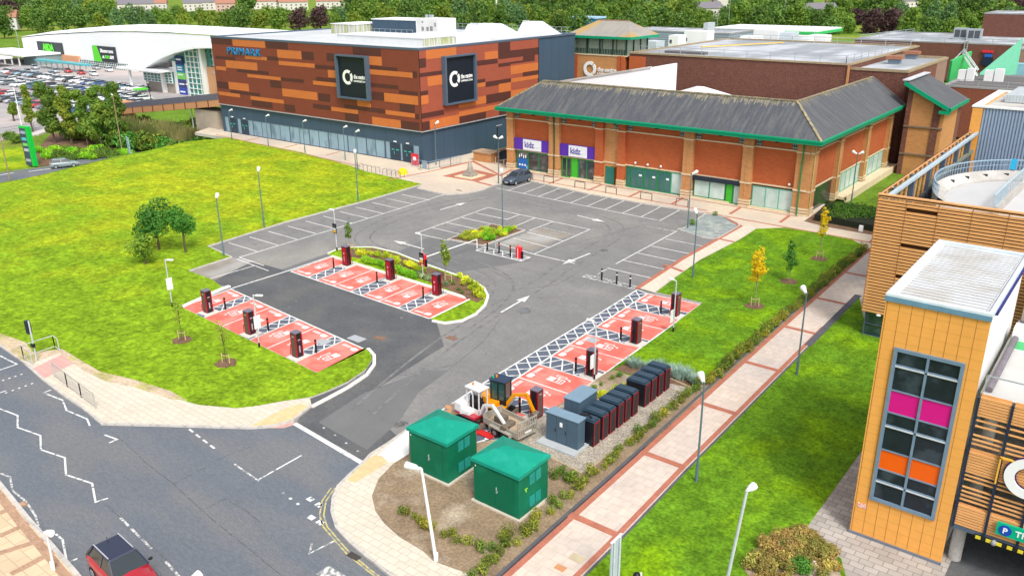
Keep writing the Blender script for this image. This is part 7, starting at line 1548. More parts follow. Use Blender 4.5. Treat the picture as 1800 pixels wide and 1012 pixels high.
def build_car(label, body, roof=None, loc=(0, 0, 0), rz=0, group=None, L=4.2, H=1.5, W=.89, far=False, name='parked_car', rails=False, cat='car'):
    """hatchback, nose towards -y"""
    t = thing(name, label, cat, loc, rz, group); k = L/4.2
    S = [(-2.08, .62, .36, .52, .62, .55), (-1.98, .78, .24, .56, .74, .70), (-1.55, .87, .20, .62, .86, .78), (-.95, .89, .20, .66, .95, .80), (-.1, .90, .20, .70, .97, .80), (.9, .90, .20, .72, .99, .80), (1.6, .88, .21, .74, 1.0, .78), (1.96, .82, .26, .74, 1.0, .72), (2.08, .70, .40, .66, .88, .62)]
    hk = H/1.5
    rings = [car_ring(y*k, hw*W/.89, zb, zm*hk, zt*hk, tp*W/.89) for y, hw, zb, zm, zt, tp in S]
    m = MB(); n = 9
    for a, b2 in zip(rings, rings[1:]): m.add(a+b2, [(i, (i+1) % n, n+(i+1) % n, n+i) for i in range(n)], 0, True)
    m.add(rings[0], [tuple(range(n))], 0); m.add(rings[-1], [tuple(reversed(range(n)))], 0)
    m.build('body', body, t, world=False)
    w_ = W/.89
    def gh(y0, y1, y2, y3, zb, zt, wb, wt): return [(-wb, y0, zb), (wb, y0, zb), (wb, y3, zb), (-wb, y3, zb)], [(-wt, y1, zt), (wt, y1, zt), (wt, y2, zt), (-wt, y2, zt)]
    a, b2 = gh(-1.0*k, -.28*k, 1.5*k, 1.98*k, .94*hk, H-.07, .80*w_, .60*w_); m = MB(); m.hull(a, b2); m.build('windows', car_glass, t, world=False, bevel=0 if far else .03)
    a, b2 = gh(-.30*k, -.2*k, 1.45*k, 1.56*k, H-.09, H, .615*w_, .54*w_); m = MB(); m.hull(a, b2); m.build('roof', roof or body, t, world=False, bevel=0 if far else .02)
    if not far:
        m = MB()
        for s in (-1, 1):
            m.bar((s*.80*w_, -1.02*k, .95*hk), (s*.605*w_, -.28*k, H-.06), .07, .05); m.bar((s*.79*w_, .42*k, .97*hk), (s*.60*w_, .42*k, H-.06), .09, .04); m.bar((s*.79*w_, 1.9*k, .97*hk), (s*.60*w_, 1.5*k, H-.06), .12, .08)
        m.build('pillars', roof or body, t, world=False)
        if rails:
            m = MB(); [m.bar((s*.56*w_, -.15*k, H+.04), (s*.56*w_, 1.45*k, H+.04), .04, .04) for s in (-1, 1)]; m.build('roof_rails', M_('silver rail', (.65, .67, .70), rough=.3, metal=.5), t, world=False)
            m = MB(); m.tube([(0, 1.2*k, H), (0, 1.35*k, H+.2)], .015, 5); m.build('aerial', black_m, t, world=False)
        for s in (-1, 1):
            m = MB(); m.ball((s*1.0*w_, -.78*k, 1.0*hk), (.11, .07, .08), 8, 6); m.build('wing_mirror', body if not rails else black_m, t, world=False)
        m = MB(); m.box(-.62*w_, -2.095*k, .27, .62*w_, -2.03*k, .5); m.build('grille', black_m, t, world=False)
        m = MB(); m.box(-.26, -2.115*k, .38, .26, -2.09*k, .48); m.build('number_plate', plate_m, t, world=False)
        m = MB(); m.box(-.26, 2.075*k, .62*hk, .26, 2.10*k, .73*hk); m.build('number_plate', platey, t, world=False)
        for s in (-1, 1):
            m = MB(); m.bar((s*.86*w_, -1.2*k, .56), (s*.9*w_, 1.2*k, .56), .015, .05); m.build('door_trim', black_m, t, world=False)
    for s in (-1, 1):
        m = MB(); m.ball((s*.60*w_, -1.93*k, .64*hk), (.19, .13, .09), 8, 6); m.build('headlight', lamp_m, t, world=False)
        m = MB(); m.ball((s*.70*w_, 1.96*k, .80*hk), (.13, .10, .14), 8, 6); m.build('tail_light', tail_m, t, world=False)
        for y in (-1.28*k, 1.28*k):
            m = MB(); m.tube([(s*.70*w_, y, .32), (s*.915*w_, y, .32)], .32, 16 if not far else 10, smooth=False); wl = m.build('wheel', tyre_m, t, world=False)
            m = MB(); m.tube([(s*.90*w_, y, .32), (s*.925*w_, y, .32)], .21, 14 if not far else 8, smooth=False); q = m.build('rim', rim_m, wl, world=False)
    return t
build_car('red hatchback with black roof and silver roof rails driving on the main road', paint('glossy red', (.40, .010, .022)), paint('dark blue black roof', (.015, .02, .05)), (-32.2, 13.3, .01), R(86), None, L=3.85, H=1.55, W=.86, rails=True, name='red_car')
build_car('dark grey hatchback parked in the first bay below the kidz shop', paint('dark blue grey', (.05, .075, .11)), None, (-64.4, 84.0, .01), R(-3), None, L=4.3, H=1.55)
q = G(114, 294, -4.0); build_car('silver grey hatchback driving on the lower road beyond the lawn', paint('silver teal', (.22, .28, .30)), None, (q.x, q.y, -3.97), R(158), None, L=4.3, H=1.5)
# store car park
colours = [('white', (.75, .77, .78)), ('silver', (.38, .41, .44)), ('black', (.02, .022, .026)), ('blue', (.03, .09, .24)), ('red', (.42, .02, .02)), ('grey', (.14, .16, .18)), ('pale blue', (.26, .42, .52)), ('teal', (.03, .20, .22))]
protos = {}
rc_ = random.Random(21)
nn = 0; placed = []
def proj(p):
    v = Vector(p)-CAM; c = (v.dot(AX_R), v.dot(AX_U), v.dot(AX_F)); return 900+FPX*c[0]/c[2], 506-FPX*c[1]/c[2]
rows_ = [(92, 0), (98, 1), (108, 0), (113.5, 1), (122.5, 0)]
for y, fl in rows_:
    for i in range(48):
        x = -178-2.75*i; p = proj((x, y, -4))
        if not (-60 < p[0] < 262): continue
        if p[0] > 205 and y < 105: continue
        if y < 100 and p[0] > 150 and rc_.random() < .2: continue
        if p[1] > 233 or rc_.random() < .13: continue
        placed.append((x+rc_.uniform(-.2, .2), y+rc_.uniform(-.3, .3), R(180*fl+rc_.uniform(-2, 2))))
for (px, py) in ((98, 128), (120, 128), (62, 122), (92, 135), (170, 122), (192, 126), (165, 133), (143, 131), (50, 130)): q = G(px, py, -4); placed.append((q.x, q.y, R(80)))
for x, y, a in placed[:170]:
    cn, cc = colours[rc_.choices(range(8), [34, 18, 14, 9, 7, 12, 4, 2])[0]]
    lab = '%s car parked among the rows before the white supermarket' % cn; grp = '%s cars in the supermarket car park' % cn
    if cn not in protos: protos[cn] = build_car(lab, paint('car paint '+cn, cc), None, (x, y, -4), a, grp, L=rc_.choice((4.0, 4.3)), far=True)
    else: dup(protos[cn], (x, y, -4), a, lab, grp, scale=(1, 1, rc_.choice((.95, 1, 1.1))))
q = G(220, 155, -4); build_car('pinkish red car crossing the paving before the mall entrance', paint('raspberry red', (.45, .03, .08)), None, (q.x, q.y, -4), R(75), None, far=True)
# --- mini excavators and trailer
yel = paint('digger yellow', (.78, .30, .0)); dig_w = paint('digger white', (.75, .74, .73)); dig_r = paint('digger red', (.42, .01, .03)); grime = M_('grimy steel', (.16, .13, .10), rough=.8, var=.25, scale=5)
def excavator(label, loc, rz, body, cabc, roofc, boomc, skirt, boom, beacon):
    t = thing('mini_excavator', label, 'excavator', loc, rz)
    B_ = lambda m, n, mt, bv=0: m.build(n, mt, t, world=False, bevel=bv)
    for s in (-1, 1):
        m = MB(); pts = []
        ring_ = [(-.85, .12), (-.95, .25), (-.85, .40), (.85, .40), (.95, .25), (.85, .12), (.7, .02), (-.7, .02)]
        x0, x1 = (s*.36, s*.62); m.hull([(x0, y, z) for y, z in ring_], [(x1, y, z) for y, z in ring_]); B_(m, 'track', tyre_m)
    m = MB(); m.box(-.35, -.5, .2, .35, .5, .5); m.box(-.72, 1.0, .06, .72, 1.08, .38); m.box(-.5, .5, .2, -.42, 1.02, .3); m.box(.42, .5, .2, .5, 1.02, .3); B_(m, 'undercarriage_blade', grime)
    m = MB(); m.box(-.62, -1.0, .52, .62, .65, .68); B_(m, 'skirt', skirt, .03)
    m = MB(); m.box(-.62, -1.02, .68, .62, -.45, 1.25); m.box(.1, -.45, .68, .62, .2, .95); B_(m, 'engine_cover', body, .06)
    m = MB(); m.box(-.6, -.45, .7, .15, .6, 2.2)
    g = MB()
    if cabc is blk: g.box(-.57, -.42, .95, .12, .57, 2.15); B_(g, 'cab_glass', M_('cab glass', (.03, .09, .085), rough=.08, spec=.9))
    else: g.box(-.45, -.3, .9, 0, .35, 1.5); g.box(-.4, .38, .9, -.05, .5, 1.35); B_(g, 'cab_shade_mass', black_m)  # black boxes stand in for the shade inside the open cab
    f = MB()
    for x in (-.6, .1):
        for y in (-.45, .05, .55): f.box(x, y, .68, x+.06, y+.06, 2.2)
    f.box(-.6, -.45, .68, .16, -.40, 1.0); f.box(-.6, .56, .68, .16, .61, 1.0); f.box(-.61, -.4, .68, -.56, .56, .98); f.box(.11, -.4, .68, .16, .56, .98)
    B_(f, 'cab_frame', cabc); m = MB(); m.box(-.66, -.52, 2.2, .22, .68, 2.3); B_(m, 'cab_roof', roofc, .03)
    m = MB(); m.tube([(-.2, -.2, 2.3), (-.2, -.2, 2.44)], .07, 10); B_(m, 'beacon', beacon)
    m = MB(); m.box(-.3, -.2, .9, 0, .3, 1.3); m.box(-.3, -.3, 1.2, 0, -.2, 1.65); B_(m, 'seat', black_m)
    m = MB()
    for (a, b2, w0) in boom: m.bar(a, b2, .16, w0)
    B_(m, 'boom', boomc, .02)
    e = Vector(boom[-1][1]); m = MB(); m.hull([(e.x-.25, e.y-.02, e.z), (e.x+.25, e.y-.02, e.z), (e.x+.25, e.y+.28, e.z-.1), (e.x-.25, e.y+.28, e.z-.1)], [(e.x-.25, e.y-.22, e.z-.38), (e.x+.25, e.y-.22, e.z-.38), (e.x+.25, e.y+.1, e.z-.5), (e.x-.25, e.y+.1, e.z-.5)]); B_(m, 'bucket', grime)
    m = MB(); a, b2, _ = boom[0]; a = Vector(a); b2 = Vector(b2); m.tube([a+Vector((0, .12, -.1)), a.lerp(b2, .8)+Vector((0, .18, -.05))], .045, 8); B_(m, 'hydraulic_ram', steel)
    return t
am = M_('amber beacon', (.8, .22, .02), rough=.3)
boom1 = [((.0, .6, .75), (.0, 1.15, 1.55), .22), ((.0, 1.12, 1.52), (.0, 2.0, 1.75), .2), ((.0, 1.95, 1.78), (.0, 2.45, .75), .18)]
e1 = excavator('yellow mini excavator with black glazed cab standing behind the trailer', (-28.5, 35.15, .02), R(-82), yel, blk, M_('dark blue cab roof', (.03, .05, .09)), yel, yel, boom1, am)
m = MB(); m.tube([(-.05, -.35, 2.3), (-.05, -.35, 2.42)], .07, 10); m.build('beacon', M_('green beacon', (.02, .4, .2), rough=.3), e1, world=False)
boom2 = [((.0, .6, .75), (.1, 1.0, 1.5), .18), ((.1, .98, 1.48), (.15, 1.75, 1.75), .16), ((.15, 1.7, 1.78), (.2, 2.7, .95), .15)]
excavator('white and red mini excavator with open canopy reaching its arm over the trailer', (-29.0, 33.45, .02), R(-95), dig_w, dig_w, dig_w, dig_w, dig_r, boom2, am)
tr = thing('plant_trailer', 'galvanised twin axle plant trailer with raised tailboard between the diggers and pebbles', 'trailer', (-26.4, 33.7, 0), R(-8))
def T_(m, n, mt, bv=0): return m.build(n, mt, tr, world=False, bevel=bv)
galv = M_('dusty galvanised', (.34, .32, .27), rough=.6, var=.2, scale=3)
m = MB(); m.box(-1.5, -.72, .48, 1.3, .72, .56); T_(m, 'bed', M_('dusty bed boards', (.42, .32, .22), rough=.9, var=.2, scale=3))
m = MB(); m.box(-1.5, -.78, .44, 1.3, -.72, .82); m.box(-1.5, .72, .44, 1.3, .78, .82); m.box(-1.54, -.78, .44, -1.5, .78, 1.0); T_(m, 'side_board', galv)
m = MB(); [m.box(1.32, -.75+.165*i, .45, 1.36, -.70+.165*i, 1.45) for i in range(10)]; m.box(1.31, -.76, 1.4, 1.38, .78, 1.47); m.box(1.31, -.76, .95, 1.37, .78, 1.0); m.box(1.31, -.76, .45, 1.38, .78, .52); T_(m, 'tailboard', galv)
m = MB(); m.box(1.37, -.2, .62, 1.39, .3, .74); T_(m, 'number_plate', plate_m)
m = MB(); m.bar((-1.5, -.5, .45), (-2.5, 0, .42), .08); m.bar((-1.5, .5, .45), (-2.5, 0, .42), .08); m.tube([(-2.3, 0, .05), (-2.3, 0, .7)], .035, 8); T_(m, 'drawbar', galv)
for s in (-1, 1):
    m = MB(); m.box(-.75, s*.80-.0, .58, .85, s*1.02, .66); m.box(-.8, min(s*.80, s*1.02), .42, -.74, max(s*.80, s*1.02), .66); m.box(.84, min(s*.80, s*1.02), .42, .9, max(s*.80, s*1.02), .66); T_(m, 'mudguard', galv)
    for x in (-.35, .45): m = MB(); m.tube([(x, s*.80, .3), (x, s*1.0, .3)], .28, 16, smooth=False); w2 = T_(m, 'wheel', tyre_m); m = MB(); m.tube([(x, s*.99, .3), (x, s*1.015, .3)], .15, 12, smooth=False); m.build('rim', M_('grey rim', (.2, .2, .2)), w2, world=False)
m = MB(); m.box(-28.4, 32.4, .03, -26.9, 32.9, .1); m.bar((-28.9, 33.0, .1), (-27.9, 32.2, .1), .3, .08); tag(m.build('tarpaulin', M_('red tarpaulin', (.55, .02, .02))), 'red board lying on the hatching under the diggers', 'board')
m = MB(); m.box(-27.4, 33.4, .56, -26.8, 34.0, .95); m.box(-26.6, 33.2, .57, -26.2, 33.9, .8); o = m.build('bucket', grime); tag(o, 'spare digger buckets lying in the trailer', 'bucket', None)
m = MB(); P_ = [tuple(G(*p)[:2]) for p in [(783, 712), (800, 708), (812, 716), (806, 727), (790, 735), (780, 725)]]; m.prism(P_, -.02, .0225); tag(m.build('orange_stain', M_('orange spill', (.55, .28, .12), c2=(.19, .19, .19), c2scale=3, c2pos=(.45, .6))), kind='structure')
# ================================================================== VEGETATION
lf_dark = leafmat('dark green leaves', (.045, .10, .020), (.11, .18, .032))
lf_mid = leafmat('mid green leaves', (.060, .13, .018), (.14, .20, .028))
lf_yel = leafmat('yellow green leaves', (.09, .15, .018), (.17, .20, .025))
lf_blu = leafmat('blue green leaves', (.055, .12, .045), (.11, .18, .06))
lf_pur = leafmat('copper purple leaves', (.045, .022, .028), (.075, .045, .038))
lf_aut = leafmat('autumn yellow leaves', (.44, .31, .006), (.49, .40, .012), .15)
lf_lime = leafmat('lime shrub leaves', (.22, .30, .012), (.50, .48, .03))
lf_rich = leafmat('rich green leaves', (.03, .12, .015), (.075, .20, .03))
lf_dry = leafmat('dry bedding leaves', (.27, .17, .06), (.13, .18, .03))
lf_grey = leafmat('silver blue grass', (.16, .24, .20), (.30, .38, .33), .25)
lf_reed = leafmat('reedy stems', (.085, .115, .03), (.17, .14, .06))
bark = M_('tree bark', (.10, .075, .05), rough=.9, var=.25, scale=6); bark_p = M_('pale bark', (.34, .28, .20), rough=.9, var=.2, scale=6)
def foliage(seed, lobes, n, size, jit=.5, flat=.6):
    """leaf quads through ellipsoid lobes [(cx,cy,cz,rx,ry,rz)]"""
    r = np.random.RandomState(seed); L_ = np.array(lobes, float); vol = (L_[:, 3]*L_[:, 4]*L_[:, 5])**(2/3); pr = vol/vol.sum()
    k = r.choice(len(L_), n, p=pr); d = r.normal(size=(n, 3)); d /= np.linalg.norm(d, axis=1)[:, None]
    rad = 1-np.abs(r.normal(size=n))*.22*jit*2; rad = np.clip(rad, .15, 1.15)
    c = L_[k, :3]+d*L_[k, 3:]*rad[:, None]
    nrm = d*flat+r.normal(size=(n, 3))*.55+np.array([0, 0, .35]); nrm /= np.linalg.norm(nrm, axis=1)[:, None]
    a = np.cross(nrm, r.normal(size=(n, 3))); a /= np.linalg.norm(a, axis=1)[:, None]; b = np.cross(nrm, a)
    s = size*r.uniform(.6, 1.3, n)[:, None]; a = a*s; b = b*s*r.uniform(.5, .8, n)[:, None]
    v = np.stack([c-a*.5, c+b*.5-a*.1, c+a*.6, c-b*.5+a*.05], 1).reshape(-1, 3)
    f = np.arange(n*4).reshape(-1, 4); return v, f
def mesh_np(name, v, f, mat_):
    me = bpy.data.meshes.new(name); me.vertices.add(len(v)); me.vertices.foreach_set('co', v.astype(np.float32).ravel()); me.loops.add(f.size); me.loops.foreach_set('vertex_index', f.astype(np.int32).ravel())
    me.polygons.add(len(f)); me.polygons.foreach_set('loop_start', np.arange(0, f.size, 4, dtype=np.int32)); me.update(calc_edges=True); me.materials.append(mat_); return me
def lobes_for(seed, H, R_, n=9, base=.3, taper=.55):
    r = random.Random(seed); out = []
    for i in range(n):
        t = (i+.5)/n; z = H*(base+(1-base)*(.12+.80*t)); rr = R_*(1-taper*abs(t-.35)*1.3); a = r.uniform(0, 6.28); o = rr*r.uniform(.25, .62)
        s = rr*r.uniform(.42, .62); out.append((math.cos(a)*o, math.sin(a)*o, z, s, s, s*r.uniform(.7, .95)))
    out.append((0, 0, H*(base+.5*(1-base)), R_*.55, R_*.55, H*(1-base)*.42)); return out
def tree(name, label, cat, loc, H, Rr, leaf, n=2500, size=.25, seed=1, base=.3, group=None, trunk=.12, bk=None, nl=9, limbs=5, rz=0, lobes=None, taper=.55, jit=.5):
    t = thing(name, label, cat, loc, rz, group)
    lo = lobes or lobes_for(seed, H, Rr, nl, base, taper)
    v, f = foliage(seed, lo, n, size, jit); cr = bpy.data.objects.new('crown', mesh_np('crown', v, f, leaf)); col.objects.link(cr); cr.parent = t
    m = MB(); r = random.Random(seed+9); m.tube([(0, 0, -.1), (r.uniform(-.1, .1)*trunk*5, 0, H*base), (0, 0, H*.75)], [trunk, trunk*.75, trunk*.25], 8)
    for i in range(limbs):
        L0 = lo[(i*2) % len(lo)]; m.tube([(0, 0, H*(base*.8+.08*i*(1-base))), (L0[0]*.5, L0[1]*.5, L0[2]*.85), (L0[0]*.9, L0[1]*.9, L0[2])], [trunk*.5, trunk*.35, trunk*.12], 5)
    m.build('trunk', bk or bark, t, world=False); return t
# big trees on the lawn
tree('broadleaf_tree', 'dark green broad tree with bare forked trunk, right of the pair on the lawn', 'tree', (-72.6, 41.7, .1), 4.5, 1.6, lf_rich, 2300, .22, 3, .38, 'lawn trees', .11, nl=6, taper=.2, jit=.75)
tree('broadleaf_tree', 'dark green wide crowned tree, left and larger of the lawn pair', 'tree', (-75.4, 40.6, .1), 4.6, 2.25, lf_rich, 4000, .22, 5, .30, 'lawn trees', .14, nl=8, taper=.2, jit=.75)
tree('broadleaf_tree', 'low yellowish green tree in front of the dark lawn pair', 'tree', (-72.4, 37.4, .1), 2.9, 1.7, leafmat('olive leaves', (.09, .17, .02), (.20, .26, .02)), 1300, .24, 7, .15, 'lawn trees', .10, nl=9, taper=.3, jit=.9)
# staked saplings
def stakes(x, y, label, k=2):
    t = thing('tree_stakes', label, 'stakes', (x, y, .1)); m = MB()
    for dx, dy in ((-.28, -.1), (.28, .1), (.05, .3))[:k]: m.tube([(x+dx, y+dy, 0), (x+dx, y+dy, .85)], .04, 7); 
    m.bar((x-.28, y-.1, .68), (x+.28, y+.1, .68), .03, .06); m.build('stake', M_('stake timber', (.52, .40, .20), rough=.8, var=.12, scale=5), t); return t
def pit(x, y, r_, label):
    m = MB(); rr = random.Random(int(x*7)); m.prism([(x+math.cos(a)*r_*rr.uniform(.8, 1.1), y+math.sin(a)*r_*rr.uniform(.8, 1.1)) for a in np.linspace(0, 6.1, 16)], .05, .15); tag(m.build('mulch_pit', mulch), kind='structure')
thin_red = leafmat('thin rusty leaves', (.20, .08, .03), (.10, .10, .02))
for x, y, lab in ((-53.8, 29.6, 'sparse olive sapling on the lawn, farther from the road'), (-47.8, 29.2, 'sparse olive sapling on the lawn, nearer the pavement')):
    pit(x, y, .75, ''); stakes(x, y, 'pair of timber stakes round the sparse sapling %s' % ('farther from the road' if x < -50 else 'nearer the pavement'))
    tree('sapling', lab, 'sapling', (x, y, .1), 3.4, .8, leafmat('sparse olive leaves', (.12, .19, .02), (.24, .24, .04)), 240, .12, int(-x), .35, 'sparse lawn saplings', .025, bark, nl=7, limbs=7, jit=1.2)
for x, y, H, lab, lf, Rr, n in ((-62.1, 54.6, 2.9, 'small upright sapling at the upper tip of the island', lf_mid, .55, 420), (-46.8, 50.7, 3.9, 'small bushy sapling near the lower end of the island', lf_yel, .75, 850)):
    if x < -60: x, y = -60.2, 51.6
    tree('sapling', lab, 'sapling', (x, y, .12), H, Rr, lf, n, .17, int(-x), .34, 'island saplings', .03, bark_p, nl=8, limbs=6, taper=.5, jit=.9)
    stakes(x+.3, y, 'pale timber stakes beside the %s island sapling' % ('upper' if x < -55 else 'lower'))
for x, y, H, Rr, lf, n, lab in ((-22.9, 61.0, 5.3, 1.0, lf_aut, 1200, 'golden yellow young tree on the right lawn, widest of the golden pair'), (-22.8, 75.9, 5.3, .7, lf_aut, 750, 'golden yellow slender young tree in front of the clipped hedge'), (-22.8, 68.2, 4.0, .75, lf_rich, 900, 'small dark green young tree between the two golden trees')):
    pit(x, y, .8, ''); tree('young_tree', lab, 'tree', (x, y, .12), H, Rr, lf, n, .17, int(y), .32 if lf is lf_aut else .2, 'young trees on the right lawn', .035, bark_p, nl=9, limbs=7, taper=.7, jit=.8)
    if lf is lf_aut: stakes(x, y, 'timber stakes at the foot of the %s golden tree' % ('nearer' if y < 65 else 'farther'))
# shrubs
def shrub_mesh(seed, leaf, R_, H, n, size, up=.0):
    r = random.Random(seed); lo = [(r.uniform(-.4, .4)*R_, r.uniform(-.4, .4)*R_, H*r.uniform(.35, .6), R_*.62, R_*.62, H*.45) for _ in range(4)]
    v, f = foliage(seed, lo, n, size, .7); return mesh_np('shrub', v, f, leaf)
def blades(seed, R_, H, n, leaf, lean=.5):
    r = np.random.RandomState(seed); a = r.uniform(0, 6.283, n); rad = R_*np.sqrt(r.uniform(0, 1, n))*.5; b = np.stack([np.cos(a)*rad, np.sin(a)*rad, np.zeros(n)], 1)
    d = np.stack([np.cos(a)*lean*r.uniform(.2, 1.2, n), np.sin(a)*lean*r.uniform(.2, 1.2, n), np.ones(n)], 1)*H*r.uniform(.6, 1.1, n)[:, None]
    s = np.stack([-np.sin(a), np.cos(a), np.zeros(n)], 1)*.02*max(1, R_*2)
    v = np.stack([b-s, b+s, b+d*.7+s*.7, b+d-s*.2], 1).reshape(-1, 3); return mesh_np('tuft', v, np.arange(n*4).reshape(-1, 4), leaf)
def scatter(name, cat, label, group, meshes, pts, seed=1, s0=.8, s1=1.25):
    r = random.Random(seed)
    for x, y, z in pts:
        o = bpy.data.objects.new(name, r.choice(meshes)); col.objects.link(o); o.location = (x, y, z); o.rotation_euler.z = r.uniform(0, 6.28); s = r.uniform(s0, s1); o.scale = (s, s, s*r.uniform(.85, 1.15)); tag(o, label, cat, group)
def along(pts, step, z, jx=.15, seed=1):
    r = random.Random(seed); out = []
    for a, b2 in zip(pts, pts[1:]):
        a, b2 = Vector(a[:2]), Vector(b2[:2]); n = max(1, int((b2-a).length/step))
        for i in range(n): p = a.lerp(b2, (i+r.uniform(.2, .8))/n); out.append((p.x+r.uniform(-jx, jx), p.y+r.uniform(-jx, jx), z))
    return out
hedge_m = leafmat('young hedge leaves', (.07, .125, .018), (.22, .21, .025), .5)
hm = [shrub_mesh(s, hedge_m, .36, .62, 170, .10) for s in range(6)]
hm2 = [shrub_mesh(s, hedge_m, .45, .75, 300, .11) for s in range(5)]
scatter('hedge_plant', 'hedge plant', 'young leafy hedge plant in the strip along the right lawn edge', 'hedge plants along the right lawn', hm2, along([(-20.0, 46), (-20.1, 60), (-20.35, 81)], .48, .1, .16, 3), 3)
scatter('hedge_plant', 'hedge plant', 'young leafy hedge plant between the pebbles and the long path', 'hedge plants beside the pebbles', hm, along([(-20.2, 46), (-20.15, 37), (-20.1, 32)], .42, .1, .16, 4), 4)
scatter('hedge_plant', 'hedge plant', 'young leafy hedge plant beside the right green kiosk', 'hedge plants beside the right kiosk', hm, along([(-20.15, 32), (-20.0, 27), (-20.0, 22.6)], .42, .1, .18, 5), 5)
scatter('hedge_plant', 'hedge plant', 'young leafy hedge plant in the row between kiosk and pebbles', 'hedge plants between kiosk and pebbles', hm, along([(-20.6, 32.0), (-22.3, 31.0)], .4, .1, .3, 6)+along([(-20.3, 31.2), (-21.5, 32.3)], .4, .1, .3, 7), 6)
scatter('hedge_plant', 'hedge plant', 'young leafy hedge plant along the front of the bare soil bed', 'hedge plants along the soil bed front', hm, along([tuple(G(705, 897)[:2]), tuple(G(745, 925)[:2]), tuple(G(800, 955)[:2]), tuple(G(860, 975)[:2]), tuple(G(900, 945)[:2])], .42, .1, .22, 8), 8)
mb = MB(); mb.prism([(-19.3, 30), (-19.45, 46), (-20.1, 81.4), (-20.5, 81.4), (-20.3, 60), (-20.2, 47), (-20.1, 30)], 0, .132); tag(mb.build('hedge_strip_soil', mk('brown strip soil', (.26, .19, .12), .95, var=.2, scale=1, fine=(7, .25))), kind='structure')
lm = [shrub_mesh(s+10, lf_lime, .38, .5, 300, .10) for s in range(3)]; gm = [shrub_mesh(s+20, lf_mid, .38, .5, 260, .10) for s in range(3)]; vm = [shrub_mesh(s+70, leafmat('vivid green shrub leaves', (.10, .28, .012), (.25, .42, .02)), .45, .62, 360, .11) for s in range(3)]
scatter('shrub', 'shrub', 'yellow flowering shrub in the strip beside the black cabinets', 'yellow shrubs beside the cabinets', lm, along([(-24.9, 38.8), (-24.3, 41), (-23.6, 43.8)], .5, .12, .06, 9), 9, .7, 1)
scatter('shrub', 'shrub', 'small dark shrub in the strip beside the red bays', 'dark shrubs beside the red bays', gm, along([(-25.7, 39.2), (-25.4, 41.5), (-25.0, 44)], .7, .12, .05, 10), 10, .5, .8)
gt = [blades(s, .5, .5, 160, lf_grey, .7) for s in range(3)]
scatter('grass_tuft', 'grass tuft', 'silver blue grass tuft on the lawn edge above the cabinets', 'silver blue grass tufts', gt, along([(-25.4, 45.3), (-23.8, 45.9), (-20.6, 45.9)], .28, .13, .3, 11)+along([(-23.6, 46.1), (-20.6, 46.2)], .35, .13, .2, 12), 11)
m = MB(); m.prism([(-23.6, 44.4), (-20.6, 45.0), (-20.5, 46.6), (-25.6, 46.2), (-25.9, 44.3)], 0, .135); tag(m.build('shrub_soil', mulch), kind='structure')
# island planting
ib = gp([(625, 452), (655, 450), (690, 460), (720, 472), (750, 483)])
scatter('shrub', 'shrub', 'lime yellow shrub in the upper half of the island bed', 'lime shrubs on the island', lm, along(ib, .42, .13, .25, 13), 13, .9, 1.3)
scatter('shrub', 'shrub', 'bright green shrub along the front of the island bed', 'green shrubs on the island', vm, along(gp([(640, 462), (690, 476), (735, 492)]), .45, .13, .2, 14), 14, .9, 1.25)
scatter('shrub', 'shrub', 'grey green shrub around the middle of the island bed', 'grey green island shrubs', [shrub_mesh(33, leafmat('grey green leaves', (.12, .18, .08), (.26, .32, .15)), .35, .35, 220, .09)], along(gp([(735, 485), (770, 500), (782, 508)]), .4, .13, .35, 15), 15)
scatter('shrub', 'shrub', 'rounded yellow shrub at the lower end of the island bed', 'rounded yellow island shrubs', lm, [(*p, .13) for p in gp([(808, 490), (818, 497), (828, 502), (838, 508), (846, 516), (826, 512), (836, 522), (844, 526), (814, 504)])], 16, 1.0, 1.35)
scatter('shrub', 'shrub', 'small dark green plant by the stakes of the lower island sapling', 'dark plants by the island stakes', gm, [(*p, .13) for p in gp([(790, 498), (798, 502), (806, 513), (812, 518)])], 17, .5, .7)
# planted square
sqm = [shrub_mesh(s+40, leafmat('olive bed leaves', (.14, .20, .02), (.34, .34, .03)), .42, .5, 300, .10) for s in range(3)]
r_ = random.Random(4); pts = [(r_.uniform(-54.5, -52.0), r_.uniform(60.6, 64.6), .12) for _ in range(26)]
scatter('shrub', 'shrub', 'olive shrub in the near part of the planted square', 'olive shrubs in the square', sqm, pts, 18)
pts = [(r_.uniform(-53.6, -51.2), r_.uniform(61.5, 65.8), .12) for _ in range(24)]
scatter('shrub', 'shrub', 'vivid lime shrub in the middle of the planted square', 'lime shrubs in the square', vm+lm, pts, 19)
pts = [(r_.uniform(-51.9, -50.9), r_.uniform(62, 66.9), .12) for _ in range(16)]
scatter('shrub', 'shrub', 'pale yellow shrub along the far edge of the planted square', 'yellow shrubs in the square', lm, pts, 20)
# slate island balls
bm_ = [shrub_mesh(55, leafmat('box leaves', (.05, .13, .01), (.12, .22, .02)), .5, .8, 500, .09)]
q = G(1217, 395, .1); q2 = G(1257, 379, .1); scatter('box_ball', 'clipped shrub', 'round clipped green shrub on the slate island, nearer the lamp', None, bm_, [(q.x, q.y, .09)], 1, .9, 1); scatter('box_ball', 'clipped shrub', 'small round clipped shrub on the slate island, by the pavement', None, bm_, [(q2.x, q2.y, .09)], 2, .7, .8)
